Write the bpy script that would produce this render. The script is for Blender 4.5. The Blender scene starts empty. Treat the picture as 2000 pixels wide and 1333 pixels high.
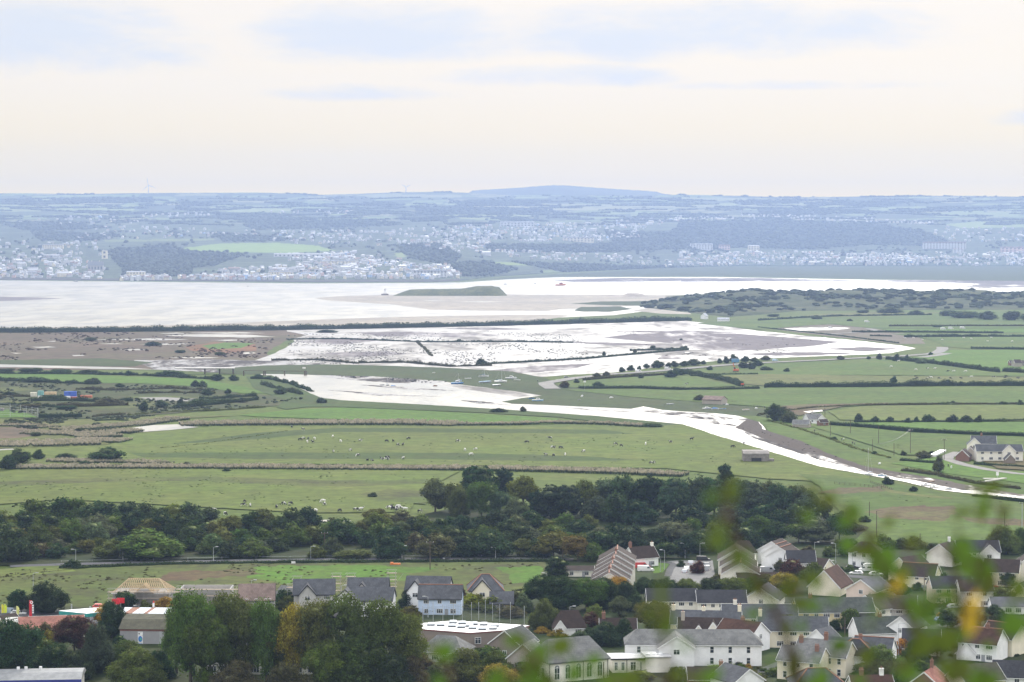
import bpy, bmesh, math, random
import numpy as np
from mathutils import Vector, Matrix
from mathutils.geometry import tessellate_polygon
R = math.radians
random.seed(7); rng = np.random.default_rng(7)
scn = bpy.context.scene; COL = scn.collection
# ------------------------------------------------------------------ camera, sky, sun, exposure
F, CX, CY, HZ, EYE = 4500.0, 1000.0, 666.5, 475.0, 100.0       # in pixels of the 2000 px photograph; eye 100 m above the marsh
TH = math.atan((CY - HZ) / F); ST, CT = math.sin(TH), math.cos(TH)
cd = bpy.data.cameras.new('camera'); cam = bpy.data.objects.new('camera', cd); COL.objects.link(cam)
cam.location = (0, 0, EYE); cam.rotation_euler = (math.pi/2 - TH, 0, 0)
cd.sensor_width = 36; cd.lens = F / 2000 * 36; cd.clip_start = 0.1; cd.clip_end = 60000
cd.dof.use_dof = True; cd.dof.focus_distance = 1100; cd.dof.aperture_fstop = 2.9
scn.camera = cam
SUN_EL, SUN_AZ = 33.0, 12.0                                     # ahead of the camera and a little to the right
sdir = Vector((math.sin(R(SUN_AZ))*math.cos(R(SUN_EL)), math.cos(R(SUN_AZ))*math.cos(R(SUN_EL)), math.sin(R(SUN_EL))))
sl = bpy.data.lights.new('sun', 'SUN'); sl.energy = 4.0; sl.angle = R(1.2); sl.color = (1.0, .95, .86)
so = bpy.data.objects.new('sun', sl); COL.objects.link(so); so.rotation_euler = (-sdir).to_track_quat('-Z', 'Y').to_euler(); so.location = (0, 0, 900)
vs = scn.view_settings; vs.view_transform = 'Standard'; vs.look = 'None'; vs.exposure = -0.12; vs.gamma = 1; vs.use_curve_mapping = False
scn.cycles.volume_bounces = 1; scn.cycles.max_bounces = 6; scn.cycles.transparent_max_bounces = 8
scn.cycles.use_denoising = True

class NT:
    def __init__(s, nt): s.nt = nt; s.n = nt.nodes; s.l = nt.links
    def new(s, t, **kw):
        o = s.n.new(t)
        for k, v in kw.items(): setattr(o, k, v)
        return o
    def put(s, sock, v):
        if isinstance(v, bpy.types.NodeSocket): s.l.new(v, sock)
        else: sock.default_value = v
    def math(s, op, a, b=0.0, c=None, clamp=False):
        o = s.new('ShaderNodeMath', operation=op, use_clamp=clamp); s.put(o.inputs[0], a); s.put(o.inputs[1], b)
        if c is not None: s.put(o.inputs[2], c)
        return o.outputs[0]
    def mix(s, f, a, b, mode='MIX'):
        o = s.new('ShaderNodeMix', data_type='RGBA', blend_type=mode); s.put(o.inputs[0], f)
        s.put(o.inputs[6], (*a, 1) if isinstance(a, tuple) and len(a) == 3 else a); s.put(o.inputs[7], (*b, 1) if isinstance(b, tuple) and len(b) == 3 else b)
        return o.outputs[2]
    def noise(s, vec, scale, detail=4, rough=.6, dist=0.0):
        o = s.new('ShaderNodeTexNoise'); s.put(o.inputs['Vector'], vec); o.inputs['Scale'].default_value = scale
        o.inputs['Detail'].default_value = detail; o.inputs['Roughness'].default_value = rough; o.inputs['Distortion'].default_value = dist
        return o.outputs['Fac']
    def step(s, v, a, b, lo=0.0, hi=1.0):
        o = s.new('ShaderNodeMapRange', interpolation_type='SMOOTHSTEP'); s.put(o.inputs[0], v)
        for i, x in enumerate((a, b, lo, hi)): o.inputs[i+1].default_value = x
        return o.outputs[0]
    def mapping(s, vec, scale=(1,1,1), loc=(0,0,0), rot=(0,0,0)):
        o = s.new('ShaderNodeMapping'); s.put(o.inputs[0], vec); o.inputs['Scale'].default_value = scale; o.inputs['Location'].default_value = loc; o.inputs['Rotation'].default_value = rot
        return o.outputs[0]

W = bpy.data.worlds.new('World'); scn.world = W; W.use_nodes = True
def build_sky():
    t = NT(W.node_tree); t.n.clear()
    out = t.new('ShaderNodeOutputWorld')
    sky = t.new('ShaderNodeTexSky', sky_type='NISHITA', sun_disc=False, sun_elevation=R(SUN_EL), sun_rotation=R(SUN_AZ), dust_density=2.0)
    bg = t.new('ShaderNodeBackground'); bg.inputs[1].default_value = .1; t.l.new(sky.outputs[0], bg.inputs[0])
    tc = t.new('ShaderNodeTexCoord'); d = tc.outputs['Generated']
    sp = t.new('ShaderNodeSeparateXYZ'); t.l.new(d, sp.inputs[0]); x, y, z = sp.outputs
    # thin bright cloud veil: cream at the horizon, white above, brightest towards the sun
    c = t.mix(t.step(z, .012, .042), (1.98, 1.30, .06), (1.42, 1.10, .48))
    c = t.mix(t.step(z, .04, .072), c, (1.26, 1.08, .78))
    c = t.mix(t.step(z, .07, .105), c, (1.18, 1.05, .86))
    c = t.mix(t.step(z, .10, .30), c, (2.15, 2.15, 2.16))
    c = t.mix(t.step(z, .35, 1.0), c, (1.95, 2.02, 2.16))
    dt = t.new('ShaderNodeVectorMath', operation='DOT_PRODUCT'); t.l.new(d, dt.inputs[0]); dt.inputs[1].default_value = sdir
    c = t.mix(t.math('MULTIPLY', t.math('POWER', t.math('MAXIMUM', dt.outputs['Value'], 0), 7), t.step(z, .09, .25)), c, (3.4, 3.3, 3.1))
    # flat bottomed grey blue cloud banks
    v = t.mapping(d, (1, 1, 3.2)); n1 = t.noise(v, 9, 6, .62, .3); n2 = t.noise(v, 30, 5, .6)
    m = None
    def el(px, py, rx, ry, s=1.0):
        return ((px-CX)/F, (HZ-py)/F, rx/F, ry/F, s)
    for (ex, ez, rx, rz, s) in (el(90, 95, 360, 95), el(730, 85, 300, 75), el(1370, 75, 420, 70), el(1800, -25, 520, 55), el(860, -90, 700, 60, .7), el(1990, 240, 90, 22, .6), el(690, 187, 130, 16, .3), el(1060, 155, 220, 22, .5), el(1600, 172, 200, 12, .4), el(-300, 20, 260, 120), el(2350, 90, 260, 90)):
        a = t.math('POWER', t.math('DIVIDE', t.math('SUBTRACT', x, ex), rx), 2)
        b0 = t.math('DIVIDE', t.math('SUBTRACT', z, ez), rz)
        b = t.math('POWER', t.math('MULTIPLY', b0, t.math('ADD', 1.0, t.math('MULTIPLY', t.math('LESS_THAN', b0, 0), .5))), 2)
        e = t.math('MULTIPLY', t.math('SUBTRACT', 1.0, t.math('ADD', a, b)), s)
        m = e if m is None else t.math('MAXIMUM', m, e)
    k = t.math('ADD', m, t.math('MULTIPLY', t.math('SUBTRACT', n1, .5), 3.4)); k = t.math('ADD', k, t.math('MULTIPLY', t.math('SUBTRACT', n2, .5), .9))
    k = t.math('MULTIPLY', t.step(k, -.35, 1.15), t.math('LESS_THAN', z, .2))
    k = t.math('MULTIPLY', k, t.math('GREATER_THAN', y, 0))
    c = t.mix(t.math('MULTIPLY', k, .80), c, (.79, .865, .97))
    wis = t.step(t.noise(t.mapping(d, (1, 1, 7)), 7, 5, .6), .55, .8); c = t.mix(t.math('MULTIPLY', wis, .10), c, (1.25, 1.22, 1.15))
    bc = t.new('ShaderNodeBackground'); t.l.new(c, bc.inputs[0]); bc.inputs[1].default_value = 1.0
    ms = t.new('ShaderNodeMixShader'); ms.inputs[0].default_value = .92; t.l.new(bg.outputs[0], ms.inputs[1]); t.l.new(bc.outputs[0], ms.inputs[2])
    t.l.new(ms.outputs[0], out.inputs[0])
build_sky()

# ------------------------------------------------------------------ projection
def ray(x, y):
    a, b = (x - CX)/F, (y - CY)/F
    return np.array((a, CT - b*ST, -ST - b*CT))
def at(x, y, z=0.0):
    r = ray(x, y); k = (z - EYE)/r[2]
    return Vector((r[0]*k, r[1]*k, z))
def depth(p): return p[1]*CT + (EYE - p[2])*ST
def ppm(p): return F/depth(p)                                   # photograph pixels per metre there
def proj(p):
    dp = depth(p); v = p[1]*ST + (p[2]-EYE)*CT
    return CX + F*p[0]/dp, CY - F*v/dp
# ------------------------------------------------------------------ mesh helpers
def mesh_np(name, V, Fc, mats, mid=None, attrs=None, smooth=False):
    me = bpy.data.meshes.new(name); V = np.asarray(V, np.float32); Fc = np.asarray(Fc, np.int32); k = Fc.shape[1]
    me.vertices.add(len(V)); me.vertices.foreach_set('co', V.ravel())
    me.loops.add(Fc.size); me.loops.foreach_set('vertex_index', Fc.ravel())
    me.polygons.add(len(Fc)); me.polygons.foreach_set('loop_start', np.arange(0, Fc.size, k, dtype=np.int32))
    for m in mats: me.materials.append(m)
    if mid is not None: me.polygons.foreach_set('material_index', np.asarray(mid, np.int32))
    if attrs:
        for an, (dom, typ, dat) in attrs.items():
            a = me.attributes.new(an, typ, dom); a.data.foreach_set('color' if typ == 'FLOAT_COLOR' else 'value', np.asarray(dat, np.float32).ravel())
    me.update(calc_edges=True); me.validate()
    if smooth: me.polygons.foreach_set('use_smooth', np.ones(len(Fc), bool))
    return me
def link(name, me, parent=None, loc=None, rz=0, color=None):
    o = bpy.data.objects.new(name, me); COL.objects.link(o)
    if parent is not None: o.parent = parent
    if loc is not None: o.location = loc
    if rz: o.rotation_euler = (0, 0, rz)
    if color is not None: o.color = (*color, 1)
    return o
THINGS = []; SHORT = {}
def tag(o, label, cat, group=None, kind=None):
    o['label'] = label; o['category'] = cat
    if group: o['group'] = group
    if kind: o['kind'] = kind
    THINGS.append(o); return o
def thing(name, label, cat, loc=(0,0,0), rz=0, group=None):
    o = bpy.data.objects.new(name, None); COL.objects.link(o); o.location = loc; o.rotation_euler = (0,0,rz); o.empty_display_size = .1
    return tag(o, label, cat, group)
def structure(o, kind='structure'):
    o['kind'] = kind; return o
class MB:                                                       # small mesh builder
    def __init__(s): s.v = []; s.f = []; s.m = []
    def add(s, vs, fs, m=0):
        n = len(s.v); s.v += [tuple(v) for v in vs]; s.f += [tuple(i+n for i in f) for f in fs]; s.m += [m]*len(fs); return s
    def box(s, x0, x1, y0, y1, z0, z1, m=0):
        return s.add([(x0,y0,z0),(x1,y0,z0),(x1,y1,z0),(x0,y1,z0),(x0,y0,z1),(x1,y0,z1),(x1,y1,z1),(x0,y1,z1)],
              [(0,3,2,1),(4,5,6,7),(0,1,5,4),(1,2,6,5),(2,3,7,6),(3,0,4,7)], m)
    def bar(s, a, b, w, h=None, m=0):
        a, b = Vector(a), Vector(b); d = (b-a).normalized(); h = h or w
        u = d.cross(Vector((0,0,1))); u = u.normalized() if u.length > 1e-4 else Vector((1,0,0)); t = u.cross(d)
        c = [p + u*(sx*w/2) + t*(sy*h/2) for p in (a, b) for sx, sy in ((-1,-1),(1,-1),(1,1),(-1,1))]
        return s.add(c, [(3,2,1,0),(4,5,6,7),(0,1,5,4),(1,2,6,5),(2,3,7,6),(3,0,4,7)], m)
    def tube(s, a, b, r0, r1=None, n=8, m=0):
        a, b = Vector(a), Vector(b); d = (b-a).normalized(); r1 = r0 if r1 is None else r1
        u = d.orthogonal().normalized(); t = d.cross(u)
        c = [p + u*(r*math.cos(i*2*math.pi/n)) + t*(r*math.sin(i*2*math.pi/n)) for p, r in ((a, r0), (b, r1)) for i in range(n)]
        return s.add(c, [tuple(range(n))[::-1], tuple(range(n, 2*n))] + [(i, (i+1)%n, n+(i+1)%n, n+i) for i in range(n)], m)
    def prism(s, prof, x0, x1, m=0, ax='x'):                     # closed (y,z) profile pushed along x
        n = len(prof); c = [(x, p[0], p[1]) for x in (x0, x1) for p in prof]
        if ax == 'y': c = [(p[1], p[0], p[2]) for p in c]
        return s.add(c, [tuple(range(n))[::-1], tuple(range(n, 2*n))] + [(i, (i+1)%n, n+(i+1)%n, n+i) for i in range(n)], m)
    def loft(s, rings, m=0, cap=True):
        n = len(rings[0]); c = [p for r in rings for p in r]; f = []
        for k in range(len(rings)-1):
            f += [(k*n+i, k*n+(i+1)%n, (k+1)*n+(i+1)%n, (k+1)*n+i) for i in range(n)]
        if cap: f += [tuple(range(n))[::-1], tuple(range((len(rings)-1)*n, len(rings)*n))]
        return s.add(c, f, m)
    def mesh(s, name, mats, smooth=False):
        me = bpy.data.meshes.new(name); me.from_pydata(s.v, [], s.f)
        for m in (mats if isinstance(mats, (list, tuple)) else [mats]): me.materials.append(m)
        me.polygons.foreach_set('material_index', s.m)
        bm = bmesh.new(); bm.from_mesh(me); bmesh.ops.recalc_face_normals(bm, faces=bm.faces); bm.to_mesh(me); bm.free()
        if smooth: me.polygons.foreach_set('use_smooth', [True]*len(me.polygons))
        me.update(); return me
    def obj(s, name, mats, parent=None, smooth=False, **kw): return link(name, s.mesh(name, mats, smooth), parent, **kw)
# value noise on numpy arrays
_perm = rng.random((256, 256))
def vnoise(x, y):
    x = np.asarray(x, float); y = np.asarray(y, float); xi = np.floor(x).astype(int); yi = np.floor(y).astype(int); fx = x-xi; fy = y-yi
    fx = fx*fx*(3-2*fx); fy = fy*fy*(3-2*fy); g = lambda a, b: _perm[a % 256, b % 256]
    return (g(xi,yi)*(1-fx)+g(xi+1,yi)*fx)*(1-fy) + (g(xi,yi+1)*(1-fx)+g(xi+1,yi+1)*fx)*fy
def fbm(x, y, o=4):
    s = 0; a = .5; k = 1.0
    for i in range(o): s = s + a*vnoise(x*k+17.3*i, y*k+9.1*i); a *= .5; k *= 2.03
    return s
# ------------------------------------------------------------------ materials
def nmat(name):
    m = bpy.data.materials.new(name); m.use_nodes = True; t = NT(m.node_tree)
    b = t.n['Principled BSDF']; b.inputs['Specular IOR Level'].default_value = .3; return m, t, b
_mc = {}
def plain(name, c, rough=.75, var=.18, scale=.7, metal=0.0, spec=.3):
    k = (name, c)
    if k in _mc: return _mc[k]
    m, t, b = nmat(name); b.inputs['Roughness'].default_value = rough; b.inputs['Metallic'].default_value = metal; b.inputs['Specular IOR Level'].default_value = spec
    tc = t.new('ShaderNodeTexCoord'); oi = t.new('ShaderNodeObjectInfo')
    ad = t.new('ShaderNodeVectorMath', operation='ADD'); t.l.new(tc.outputs['Object'], ad.inputs[0])
    sc = t.new('ShaderNodeVectorMath', operation='SCALE'); sc.inputs[0].default_value = (37, 51, 23); t.l.new(oi.outputs['Random'], sc.inputs['Scale']); t.l.new(sc.outputs[0], ad.inputs[1])
    n = t.noise(ad.outputs[0], scale, 5, .65)
    t.l.new(t.mix(t.step(n, .3, .75), tuple(x*(1-var) for x in c), tuple(min(1, x*(1+var)) for x in c)), b.inputs['Base Color'])
    _mc[k] = m; return m
def ground_mat(name, cols, scales=(.004, .03, .25), rough=.95, tuss=0.0, tc=(.04,.06,.025), ts=.35, flat=(1,1,1), dim=(.46,.55,.25)):
    m, t, b = nmat(name); b.inputs['Roughness'].default_value = rough; b.inputs['Specular IOR Level'].default_value = .12
    g = t.new('ShaderNodeNewGeometry').outputs['Position']
    if flat != (1,1,1): g = t.mapping(g, flat)
    cols = [tuple(v*f for v, f in zip(q, dim)) for q in cols]; tc = tuple(v*.8 for v in tc)
    c = t.mix(t.step(t.noise(g, scales[0], 5, .6), .35, .65), cols[0], cols[1])
    c = t.mix(t.math('MULTIPLY', t.step(t.noise(g, scales[1], 5, .65, .4), .42, .68), .8), c, cols[2])
    n3 = t.noise(g, scales[2], 4, .7); n4 = t.noise(g, scales[1]*.35, 6, .75); k = t.math('MULTIPLY', t.math('ADD', .2, t.math('MULTIPLY', n3, 1.6)), t.math('ADD', .55, t.math('MULTIPLY', n4, .9))); mm = t.new('ShaderNodeVectorMath', operation='SCALE'); t.l.new(c, mm.inputs[0]); t.l.new(k, mm.inputs['Scale']); c = mm.outputs[0]
    if tuss: c = t.mix(t.math('MULTIPLY', t.step(t.math('MULTIPLY', t.noise(g, ts, 4, .75), t.noise(g, ts*.12, 3, .6)), .30, .42), tuss), c, tc)
    t.l.new(c, b.inputs['Base Color'])
    return m
def leaf_mat(name, trans=.4, gloss=.06):
    m, t, b = nmat(name); t.n.remove(b); out = t.n['Material Output']
    oi = t.new('ShaderNodeObjectInfo'); at_ = t.new('ShaderNodeAttribute', attribute_name='tint')
    hs = t.new('ShaderNodeHueSaturation'); t.l.new(oi.outputs['Color'], hs.inputs['Color'])
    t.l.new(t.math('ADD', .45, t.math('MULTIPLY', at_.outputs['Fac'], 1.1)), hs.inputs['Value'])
    t.l.new(t.math('ADD', .485, t.math('MULTIPLY', at_.outputs['Fac'], .03)), hs.inputs['Hue'])
    d = t.new('ShaderNodeBsdfDiffuse'); tr = t.new('ShaderNodeBsdfTranslucent'); t.l.new(hs.outputs[0], d.inputs[0]); t.l.new(hs.outputs[0], tr.inputs[0])
    ms = t.new('ShaderNodeMixShader'); ms.inputs[0].default_value = trans; t.l.new(d.outputs[0], ms.inputs[1]); t.l.new(tr.outputs[0], ms.inputs[2])
    gl = t.new('ShaderNodeBsdfGlossy'); gl.inputs['Roughness'].default_value = .55; gl.inputs[0].default_value = (.75,.85,.45,1); fr = t.new('ShaderNodeFresnel'); fr.inputs[0].default_value = 1.45
    m2 = t.new('ShaderNodeMixShader'); t.l.new(t.math('MULTIPLY', fr.outputs[0], gloss), m2.inputs[0]); t.l.new(ms.outputs[0], m2.inputs[1]); t.l.new(gl.outputs[0], m2.inputs[2]); t.l.new(m2.outputs[0], out.inputs[0])
    return m
LEAF = leaf_mat('foliage_leaf'); BARK = plain('bark', (.10,.08,.06), .95)
def water_mat(name, rough=.42, bump=.5, scale=.08):
    m, t, b = nmat(name); b.inputs['Base Color'].default_value = (.22,.215,.195,1); b.inputs['Roughness'].default_value = rough; b.inputs['Specular IOR Level'].default_value = .5; b.inputs['IOR'].default_value = 1.5
    g = t.new('ShaderNodeNewGeometry').outputs['Position']; bp = t.new('ShaderNodeBump'); bp.inputs['Strength'].default_value = bump; bp.inputs['Distance'].default_value = 2.2
    t.l.new(t.noise(g, scale, 4, .6), bp.inputs['Height']); t.l.new(bp.outputs[0], b.inputs['Normal'])
    st = t.step(t.noise(t.mapping(g, (.003, .0012, 1)), 1, 5, .6), .35, .7, rough*.8, rough*1.2); t.l.new(st, b.inputs['Roughness'])
    n = t.noise(t.mapping(g, (.02, .006, 1)), 1, 6, .65, .4); t.l.new(t.mix(t.step(n, .38, .62), (.25,.225,.17), (.13,.125,.105)), b.inputs['Base Color'])
    return m
def mud_mat(name, dry, wetness=(.42, .58), scale=.012, fine=.10, flat=(1,1,1), rot=0, bump=.35):
    m, t, b = nmat(name); g = t.new('ShaderNodeNewGeometry').outputs['Position']; g = t.mapping(g, flat, (0,0,0), (0,0,rot))
    n = t.math('ADD', t.math('MULTIPLY', t.noise(g, scale, 5, .62, .5), .62), t.math('MULTIPLY', t.noise(g, fine, 4, .7, .2), .38))
    w = t.step(n, *wetness)                                     # 0 drained mud, 1 a film of water
    t.l.new(t.mix(t.noise(g, fine*2, 4, .7), tuple(c*.7 for c in dry), tuple(c*1.25 for c in dry)), b.inputs['Base Color'])
    t.l.new(t.math('SUBTRACT', .80, t.math('MULTIPLY', w, .48)), b.inputs['Roughness']); t.l.new(t.math('MULTIPLY', w, .5), b.inputs['Specular IOR Level'])
    bp = t.new('ShaderNodeBump'); bp.inputs['Strength'].default_value = bump; bp.inputs['Distance'].default_value = .3; t.l.new(t.noise(g, fine*3, 4, .7), bp.inputs['Height']); t.l.new(bp.outputs[0], b.inputs['Normal'])
    return m
# ------------------------------------------------------------------ the land: one ground sheet, then fields, water, mud and sand laid on it
GRASS = ground_mat('grass_ground', [(.150,.175,.062), (.125,.160,.055), (.185,.180,.085)], (.006,.022,.16), tuss=.55, tc=(.06,.085,.03), ts=.30)
def build_ground():
    ys = np.concatenate([np.linspace(-260, 480, 60), np.linspace(500, 3000, 60), np.linspace(3100, 15800, 50)])
    xs = np.linspace(-1, 1, 61)
    Y, X = np.meshgrid(ys, xs, indexing='ij'); hw = np.maximum(260, np.abs(Y)*.36+120); X = X*hw
    Z = np.where(Y < 0, 97.2 + Y*-.06, np.clip(97.2 - .2065*Y, 0, None)); Z = Z + np.where((Y > 0) & (Y < 460), 1.0*(fbm(X*.03, Y*.03)-.5), 0)
    n, k = Y.shape; idx = np.arange(n*k).reshape(n, k)
    Fc = np.stack([idx[:-1,:-1], idx[:-1,1:], idx[1:,1:], idx[1:,:-1]], -1).reshape(-1, 4)
    structure(link('ground', mesh_np('ground', np.stack([X,Y,Z], -1).reshape(-1,3), Fc, [GRASS], smooth=True)))
build_ground()
def rough_poly(pts, jx=3.0, jy=.5, step=7.0, seed=0):
    out = []; n = len(pts); acc = seed*31.7
    for i in range(n):
        (x0, y0), (x1, y1) = pts[i], pts[(i+1) % n]; L = math.hypot(x1-x0, (y1-y0)*3); m = max(1, int(L/step))
        for j in range(m):
            a = j/m; acc += L/m
            out.append((x0+(x1-x0)*a + jx*2*(float(fbm(acc*.05, seed+.3, 3))-.44), y0+(y1-y0)*a + jy*2*(float(fbm(acc*.06, seed+7.7, 4))-.47)))
    return out
LAY = [0]
def sheet(name, pts, mat, jx=3.0, jy=.5, step=7.0, lift=None):
    LAY[0] += 1; z = .02 + .004*LAY[0] if lift is None else lift
    P = [at(x, min(max(y, 500), 1400), z) for x, y in rough_poly(pts, jx, jy, step, LAY[0])]
    me = bpy.data.meshes.new(name); me.from_pydata([tuple(p) for p in P], [], [t for t in tessellate_polygon([P])]); me.materials.append(mat)
    bm = bmesh.new(); bm.from_mesh(me)
    for f in bm.faces:
        if f.normal.z < 0: f.normal_flip()
    bm.to_mesh(me); bm.free()
    return structure(link(name, me))
M_BRIGHT = ground_mat('bright_grass', [(.135,.225,.045), (.120,.200,.045), (.155,.215,.060)], (.008,.03,.2), tuss=.25, tc=(.07,.11,.03))
M_LIGHT = ground_mat('pasture_grass', [(.180,.195,.072), (.155,.185,.062), (.205,.198,.092)], (.007,.02,.14), tuss=.5, tc=(.075,.10,.035), ts=.25)
M_MID = ground_mat('meadow_grass', [(.130,.178,.055), (.110,.160,.050), (.160,.178,.072)], (.006,.02,.15), tuss=.45, tc=(.06,.09,.03))
M_DRY = ground_mat('dry_grass', [(.215,.195,.110), (.175,.18,.085), (.165,.14,.09)], (.008,.03,.16), tuss=.5, tc=(.08,.08,.04))
M_ROUGH = ground_mat('rough_grass', [(.125,.150,.06), (.17,.16,.085), (.105,.09,.06)], (.02,.06,.3), tuss=.8, tc=(.045,.05,.028), ts=.5)
M_SCRUB = ground_mat('scrub', [(.070,.085,.040), (.095,.100,.055), (.115,.085,.065)], (.012,.05,.22), tuss=.9, tc=(.03,.042,.025), ts=.25)
M_BANK = ground_mat('shaded_bank_grass', [(.085,.120,.042), (.075,.105,.040), (.11,.12,.06)], (.01,.04,.2), tuss=.4)  # darker green includes the shade on bank slopes facing the camera
M_SALT = ground_mat('saltmarsh', [(.085,.105,.055), (.070,.090,.050), (.10,.095,.07)], (.006,.03,.15), tuss=.4, tc=(.04,.045,.035), ts=.15)
M_BROWN = ground_mat('brown_marsh', [(.118,.108,.076), (.095,.090,.066), (.095,.110,.058)], (.004,.014,.08), tuss=.6, tc=(.06,.05,.045), ts=.12, dim=(.85,.66,.62))
M_FERN = ground_mat('brown_bracken', [(.098,.080,.046), (.105,.135,.048), (.078,.066,.042)], (.035,.09,.4), tuss=.8, tc=(.05,.05,.03), ts=.5, dim=(.85,.66,.62))
M_SAND = ground_mat('sand', [(.34,.295,.235), (.31,.275,.225), (.27,.24,.20)], (.004,.01,.06), rough=.8, dim=(.8,.8,.8))
M_PATH = ground_mat('road_surface', [(.30,.285,.26), (.27,.26,.245), (.24,.23,.21)], (.05,.3,2), dim=(.8,.8,.8))
M_TARMAC = ground_mat('tarmac', [(.10,.10,.105), (.12,.12,.12), (.08,.08,.085)], (.05,.3,2), dim=(.8,.8,.8))
M_SOIL = ground_mat('ploughed_soil', [(.20,.13,.10), (.17,.115,.09), (.15,.12,.08)], (.05,.2,1))
M_WATER = water_mat('estuary_water', .46, .6, .05); M_RIVER = water_mat('river_water', .36, .5, .12)
M_MUD = mud_mat('wet_mud', (.21,.195,.18), (.38,.58), .010, .055, (1,.35,1), bump=.5)
M_MUDDRY = mud_mat('drained_mud', (.20,.18,.18), (.50,.67), .008, .05, (1,.2,1))
M_MUDBANK = mud_mat('mud_bank', (.115,.10,.09), (.60,.74), .05, .30, (1,.35,1), bump=.6)
M_MUDSPARK = mud_mat('glistening_mud', (.10,.09,.085), (.45,.57), .05, .22, (.55,.2,1), .7, bump=.6)
# estuary
sheet('water', [(-420,547),(0,548),(300,551),(600,554),(840,553),(905,552),(960,548),(1010,545),(1100,541.5),(1400,541.5),(1700,547),(1860,548),(2420,552),(2420,580),(2000,577),(1350,590),(1300,603),(1200,616),(1130,619),(900,629),(600,635),(300,639),(0,643),(-420,647)], M_WATER, 2, .25)
sheet('saltmarsh', [(930,547),(985,543),(1060,538),(1200,530),(1300,521),(1700,519),(2420,519),(2420,549),(1990,550),(1800,547),(1700,545),(1500,541),(1350,540),(1200,541),(1080,541),(1000,545)], M_SALT, 4, .4)
sheet('mudflat', [(1080,548),(1200,543.5),(1330,544),(1330,549),(1240,550.5),(1120,551)], M_MUDDRY, 6, .4)
sheet('mudflat', [(1330,543.5),(1480,543.5),(1690,549),(1830,549.5),(1330,550.5)], M_MUDDRY, 6, .3)
sheet('mudflat', [(1700,549.5),(1760,547.5),(2420,552),(2420,563),(1985,562),(1905,564),(1875,561),(1915,555)], M_MUDDRY, 4, .3)
sheet('mudflat', [(-420,577),(0,580),(70,581.5),(128,583.5),(70,586.5),(0,588.5),(-420,592)], M_MUDDRY, 3, .3)
sheet('sand', [(613,582.5),(660,579),(740,577),(800,576),(985,575),(1050,576),(1200,576),(1330,577),(1425,575),(1430,590),(1340,592),(1250,597),(1170,602),(1097,604),(1070,608),(934,607),(840,605),(767,595.5),(700,591),(640,587)], M_SAND, 4, .4)
sheet('sand', [(-420,645),(0,640.5),(333,635),(433,632),(667,623),(817,618.5),(1000,615.5),(1075,615),(1115,617),(1085,622),(1000,632),(667,641),(333,646),(0,650),(-420,654)], M_SAND, 3, .3)
sheet('sand', [(1233,607),(1275,601),(1340,600),(1350,614),(1290,613)], M_SAND, 3, .5)
sheet('saltmarsh', [(1115,593),(1180,589),(1300,588.5),(1345,592),(1340,598),(1250,598),(1170,596)], M_SALT, 4, .5)
sheet('saltmarsh', [(1120,607),(1135,600),(1210,599),(1240,604),(1190,609.5),(1140,609)], M_SALT, 4, .5)
sheet('water', [(825,587.2),(845,586.5),(870,587.2),(845,588)], M_WATER, 2, .2)
sheet('water', [(890,589.5),(940,588.8),(985,589.8),(940,590.6)], M_WATER, 2, .2)
# marsh behind the embankment
sheet('marsh', [(-420,652),(0,650),(333,648),(560,645),(600,650),(560,665),(520,690),(545,712),(480,722),(300,722),(0,724),(-420,724)], M_BROWN, 6, .8)
sheet('mudflat', [(560,645),(800,640),(1000,636),(1167,632),(1340,627),(1400,634),(1470,645),(1560,655),(1660,664),(1760,675),(1790,681),(1740,690),(1660,694),(1500,700),(1400,705),(1330,712),(1200,728),(1100,733),(1050,738),(900,722),(700,718),(560,712),(500,704),(540,690),(575,668)], M_MUD, 5, .8)
sheet('mudflat', [(1330,650),(1440,652),(1560,661),(1640,668),(1590,676),(1440,686),(1345,684),(1330,672),(1270,668),(1180,660),(1240,652)], M_MUDDRY, 8, .8)
for q in ([(1180,648),(1330,645.5),(1450,650),(1330,651.5)], [(1400,692),(1560,688),(1690,690),(1560,696)], [(1080,667),(1250,671),(1330,676),(1200,675)], [(930,726),(1050,715),(1160,710),(1110,722),(1000,731)], [(1600,682),(1690,678),(1760,682),(1690,687)], [(850,642),(950,640),(1050,643),(950,645)], [(1290,693),(1400,697),(1380,702),(1280,702)], [(620,690),(760,686),(800,692),(700,698)], [(570,668),(680,660),(760,664),(660,674)]):
    sheet('mudflat', q, M_MUDDRY, 14, 1.0)
sheet('mudflat', [(1500,641),(1620,634),(1700,641),(1790,655),(1810,672),(1750,672),(1650,660),(1560,650)], ground_mat('creek_bank', [(.16,.14,.12),(.14,.125,.10),(.12,.125,.08)], (.01,.03,.2), dim=(.85,.8,.75)), 6, .6)
sheet('mudflat', [(1530,642),(1600,639),(1660,641),(1640,645),(1560,646)], M_MUD, 6, .4)
sheet('mudflat', [(700,650),(800,648),(920,652),(980,655),(880,659),(740,657)], M_MUDDRY, 9, .6)
sheet('marsh', [(220,650),(420,646),(560,648),(600,655),(560,664),(420,664),(260,660)], M_BROWN, 8, .8)
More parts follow.
